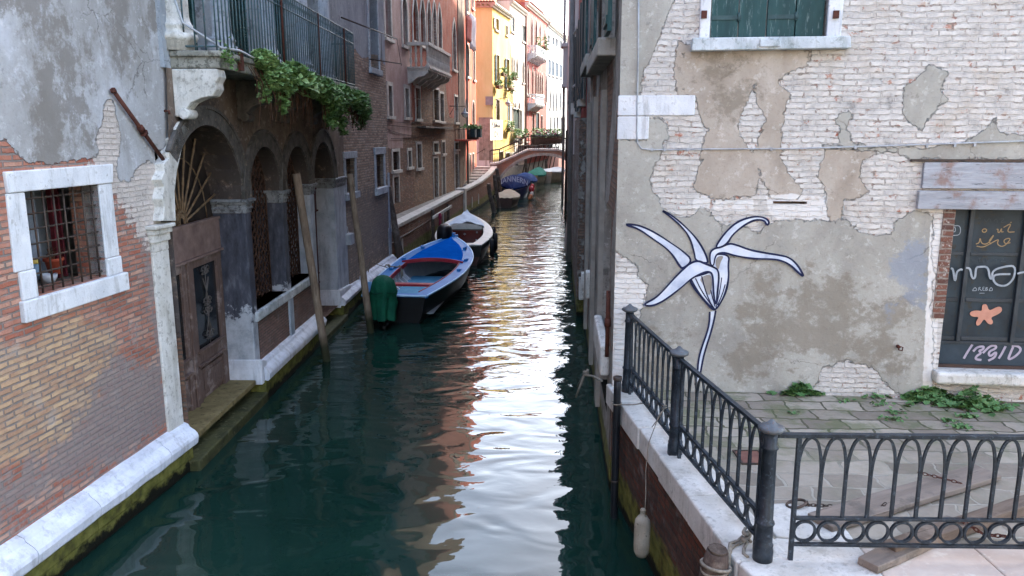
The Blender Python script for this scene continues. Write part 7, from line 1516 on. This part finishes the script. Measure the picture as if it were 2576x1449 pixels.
# ================================================================= weeds
def weed(label, c, spread, k, seed, hh=.22, sc=1.0, group=None):
    r_ = random.Random(seed); t = thing('weed', label, 'weed', (c[0], c[1], QZR), group=group); C = []; b = MB()
    for _ in range(k):
        x = c[0]+r_.gauss(0, spread[0]); y = c[1]-abs(r_.gauss(0, spread[1])); e = max(.2, 1-hypot((x-c[0])/spread[0]/2.2, (y-c[1])/spread[1]/2.2)); h_ = r_.uniform(.02, hh)*e
        y = min(y, FR.T(0, 0, 0).y-.03-(x-CR[0])*.11); C.append((x, y, QZR+h_, r_.uniform(.25, .85), sc*r_.uniform(.7, 1.2)))
        if r_.random() < .2: b.tube([(x+r_.gauss(0, .02), y, QZR), (x, y, QZR+h_)], .003, 3)
    leafcloud('leaves', C, weedm, t, (.035, .06), True, cup=.2); obj('stem', b, weedm, t, solid=False); return t
def qp(px, py): return onz((px, py), QZR)
a_ = qp(2010, 990); weed('small green weed at the foot of the wall, left clump', (a_.x, a_.y+.02), (.12, .07), 110, 1, .18)
a_ = qp(2330, 1000); weed('large green weed patch under the door threshold, left part', (a_.x-.0, a_.y), (.2, .13), 210, 2, .18)
a_ = qp(2440, 1015); weed('large green weed patch under the door threshold, right part', (a_.x, a_.y), (.17, .13), 190, 3, .2)
tl = [(2245, 1055, 14), (2255, 1040, 10), (2415, 1075, 22), (2440, 1050, 30), (2130, 1010, 10), (2215, 1020, 8), (2385, 1060, 16), (2000, 1040, 5)]
sg_ = []
for px, py, k in tl:
    a_ = qp(px, py)
    for _ in range(k*2): sg_.append((a_.x+rnd.gauss(0, .06), a_.y+rnd.gauss(0, .04), QZR+rnd.uniform(.005, .03), rnd.uniform(.3, .8), .55))
o = leafcloud('joint_weeds', sg_, weedm, None, (.03, .05), True, cup=.2); o['kind'] = 'stuff'; o['label'] = 'tiny weeds in the paving joints'; o['category'] = 'ground cover'
# ================================================================= planks, chains, ring, drain cover
def plank(label, A, B, wd, th, z, mat=plank_wood, tilt=0):
    A = Vector(A); B = Vector(B); t = thing('plank', label, 'plank', (A.x, A.y, z), atan2(B.y-A.y, B.x-A.x)); L = (B-A).length
    b = MB(); k = 10; rings = []
    for i in range(k+1):
        x = L*i/k; e = .012*mnoise.noise(Vector((x*3, A.x, 1))); zz = tilt*x; rings.append([(x, -wd/2+e, zz), (x, wd/2-e, zz), (x, wd/2-e, zz+th), (x, -wd/2+e, zz+th)])
    b.loft(rings, True, True, False); obj('board', b, mat, t, local=True, bev=.008); return t
p1 = onz((2440, 1185), QZR+.05); p0 = onz((2078, 1335), QZR+.05)
plank('long weathered plank lying behind the railing', (2.42, 5.62), (4.3, 6.55), .26, .05, QZR+.02)
plank('second brown beam lying across the planks at the right', (2.75, 5.18), (4.4, 5.98), .13, .09, QZR+.016, wood_mat('beam_wood', '#5c4e44', '#75665a', '#857568', axis=0))
plank('short pale plank end sticking out under the railing', (2.52, 5.0), (3.5, 5.62), .17, .06, QZR+.016)
def chain(label, pts, lk=.04, r_=.004, mat=iron):
    P = resample(pts, int(sum((Vector(a)-Vector(b)).length for a, b in zip(pts[:-1], pts[1:]))/(lk*.8))); t = thing('chain', label, 'chain', P[0]); b = MB()
    for i in range(len(P)-1):
        c = (P[i]+P[i+1])/2; d = (P[i+1]-P[i]).normalized(); u = Vector((0, 0, 1)) if i % 2 else d.cross(Vector((0, 0, 1))).normalized()
        b.tube([c+d*(lk*.6*cos(a))+u*(lk*.32*sin(a)) for a in np.linspace(0, 2*pi, 9)[:-1]], r_, 4, closed=True)
    obj('links', b, mat, t); return t
rc = onz((2003, 1270), QZR+.03); rg = thing('mooring_ring', 'iron mooring ring lying on the white slab behind the corner post', 'ring', rc)
b = MB(); b.tube([(rc.x+.075*cos(a), rc.y+.06*sin(a), rc.z+.01+.02*cos(a)) for a in np.linspace(0, 2*pi, 22)[:-1]], .012, 8, closed=True); b.tube([(rc.x+.07, rc.y, rc.z-.03), (rc.x+.09, rc.y, rc.z+.03), (rc.x+.11, rc.y, rc.z-.03)], .012, 6); obj('ring', b, iron, rg)
chain('rusty chain running from the mooring ring to the planks', [(rc.x+.09, rc.y, QZR+.03), (rc.x+.3, rc.y-.0, QZR+.02), (rc.x+.6, rc.y-.12, QZR+.02), (3.05, 5.86, QZR+.09)])
chain('short rusty chain wrapped round the plank at the right', [(3.6, 6.42, QZR+.1), (3.75, 6.3, QZR+.1), (3.86, 6.2, QZR+.1)], mat=rust)
chain('rusty chain draped over the brown beam', [(3.35, 5.62, QZR+.06), (3.45, 5.5, QZR+.13), (3.6, 5.42, QZR+.05), (3.75, 5.4, QZR+.05)], .045, .006, rust)
dc = onz((1888, 1152), QZR); t = thing('drain_cover', 'small square rusty brown drain cover in the paving', 'drain cover', (dc.x, dc.y, QZR)); obj('plate', MB().box(dc.x-.11, dc.x+.11, dc.y-.14, dc.y+.14, QZR+.002, QZR+.012), basic('cover_brown', '#6a4a42', '#7d5a4e', 6, .8, .003), t, bev=.004); obj('rim', MB().box(dc.x-.13, dc.x-.112, dc.y-.16, dc.y+.16, QZR+.002, QZR+.016).box(dc.x+.112, dc.x+.13, dc.y-.16, dc.y+.16, QZR+.002, QZR+.016).box(dc.x-.112, dc.x+.112, dc.y-.16, dc.y-.142, QZR+.002, QZR+.016).box(dc.x-.112, dc.x+.112, dc.y+.142, dc.y+.16, QZR+.002, QZR+.016), iron, t)
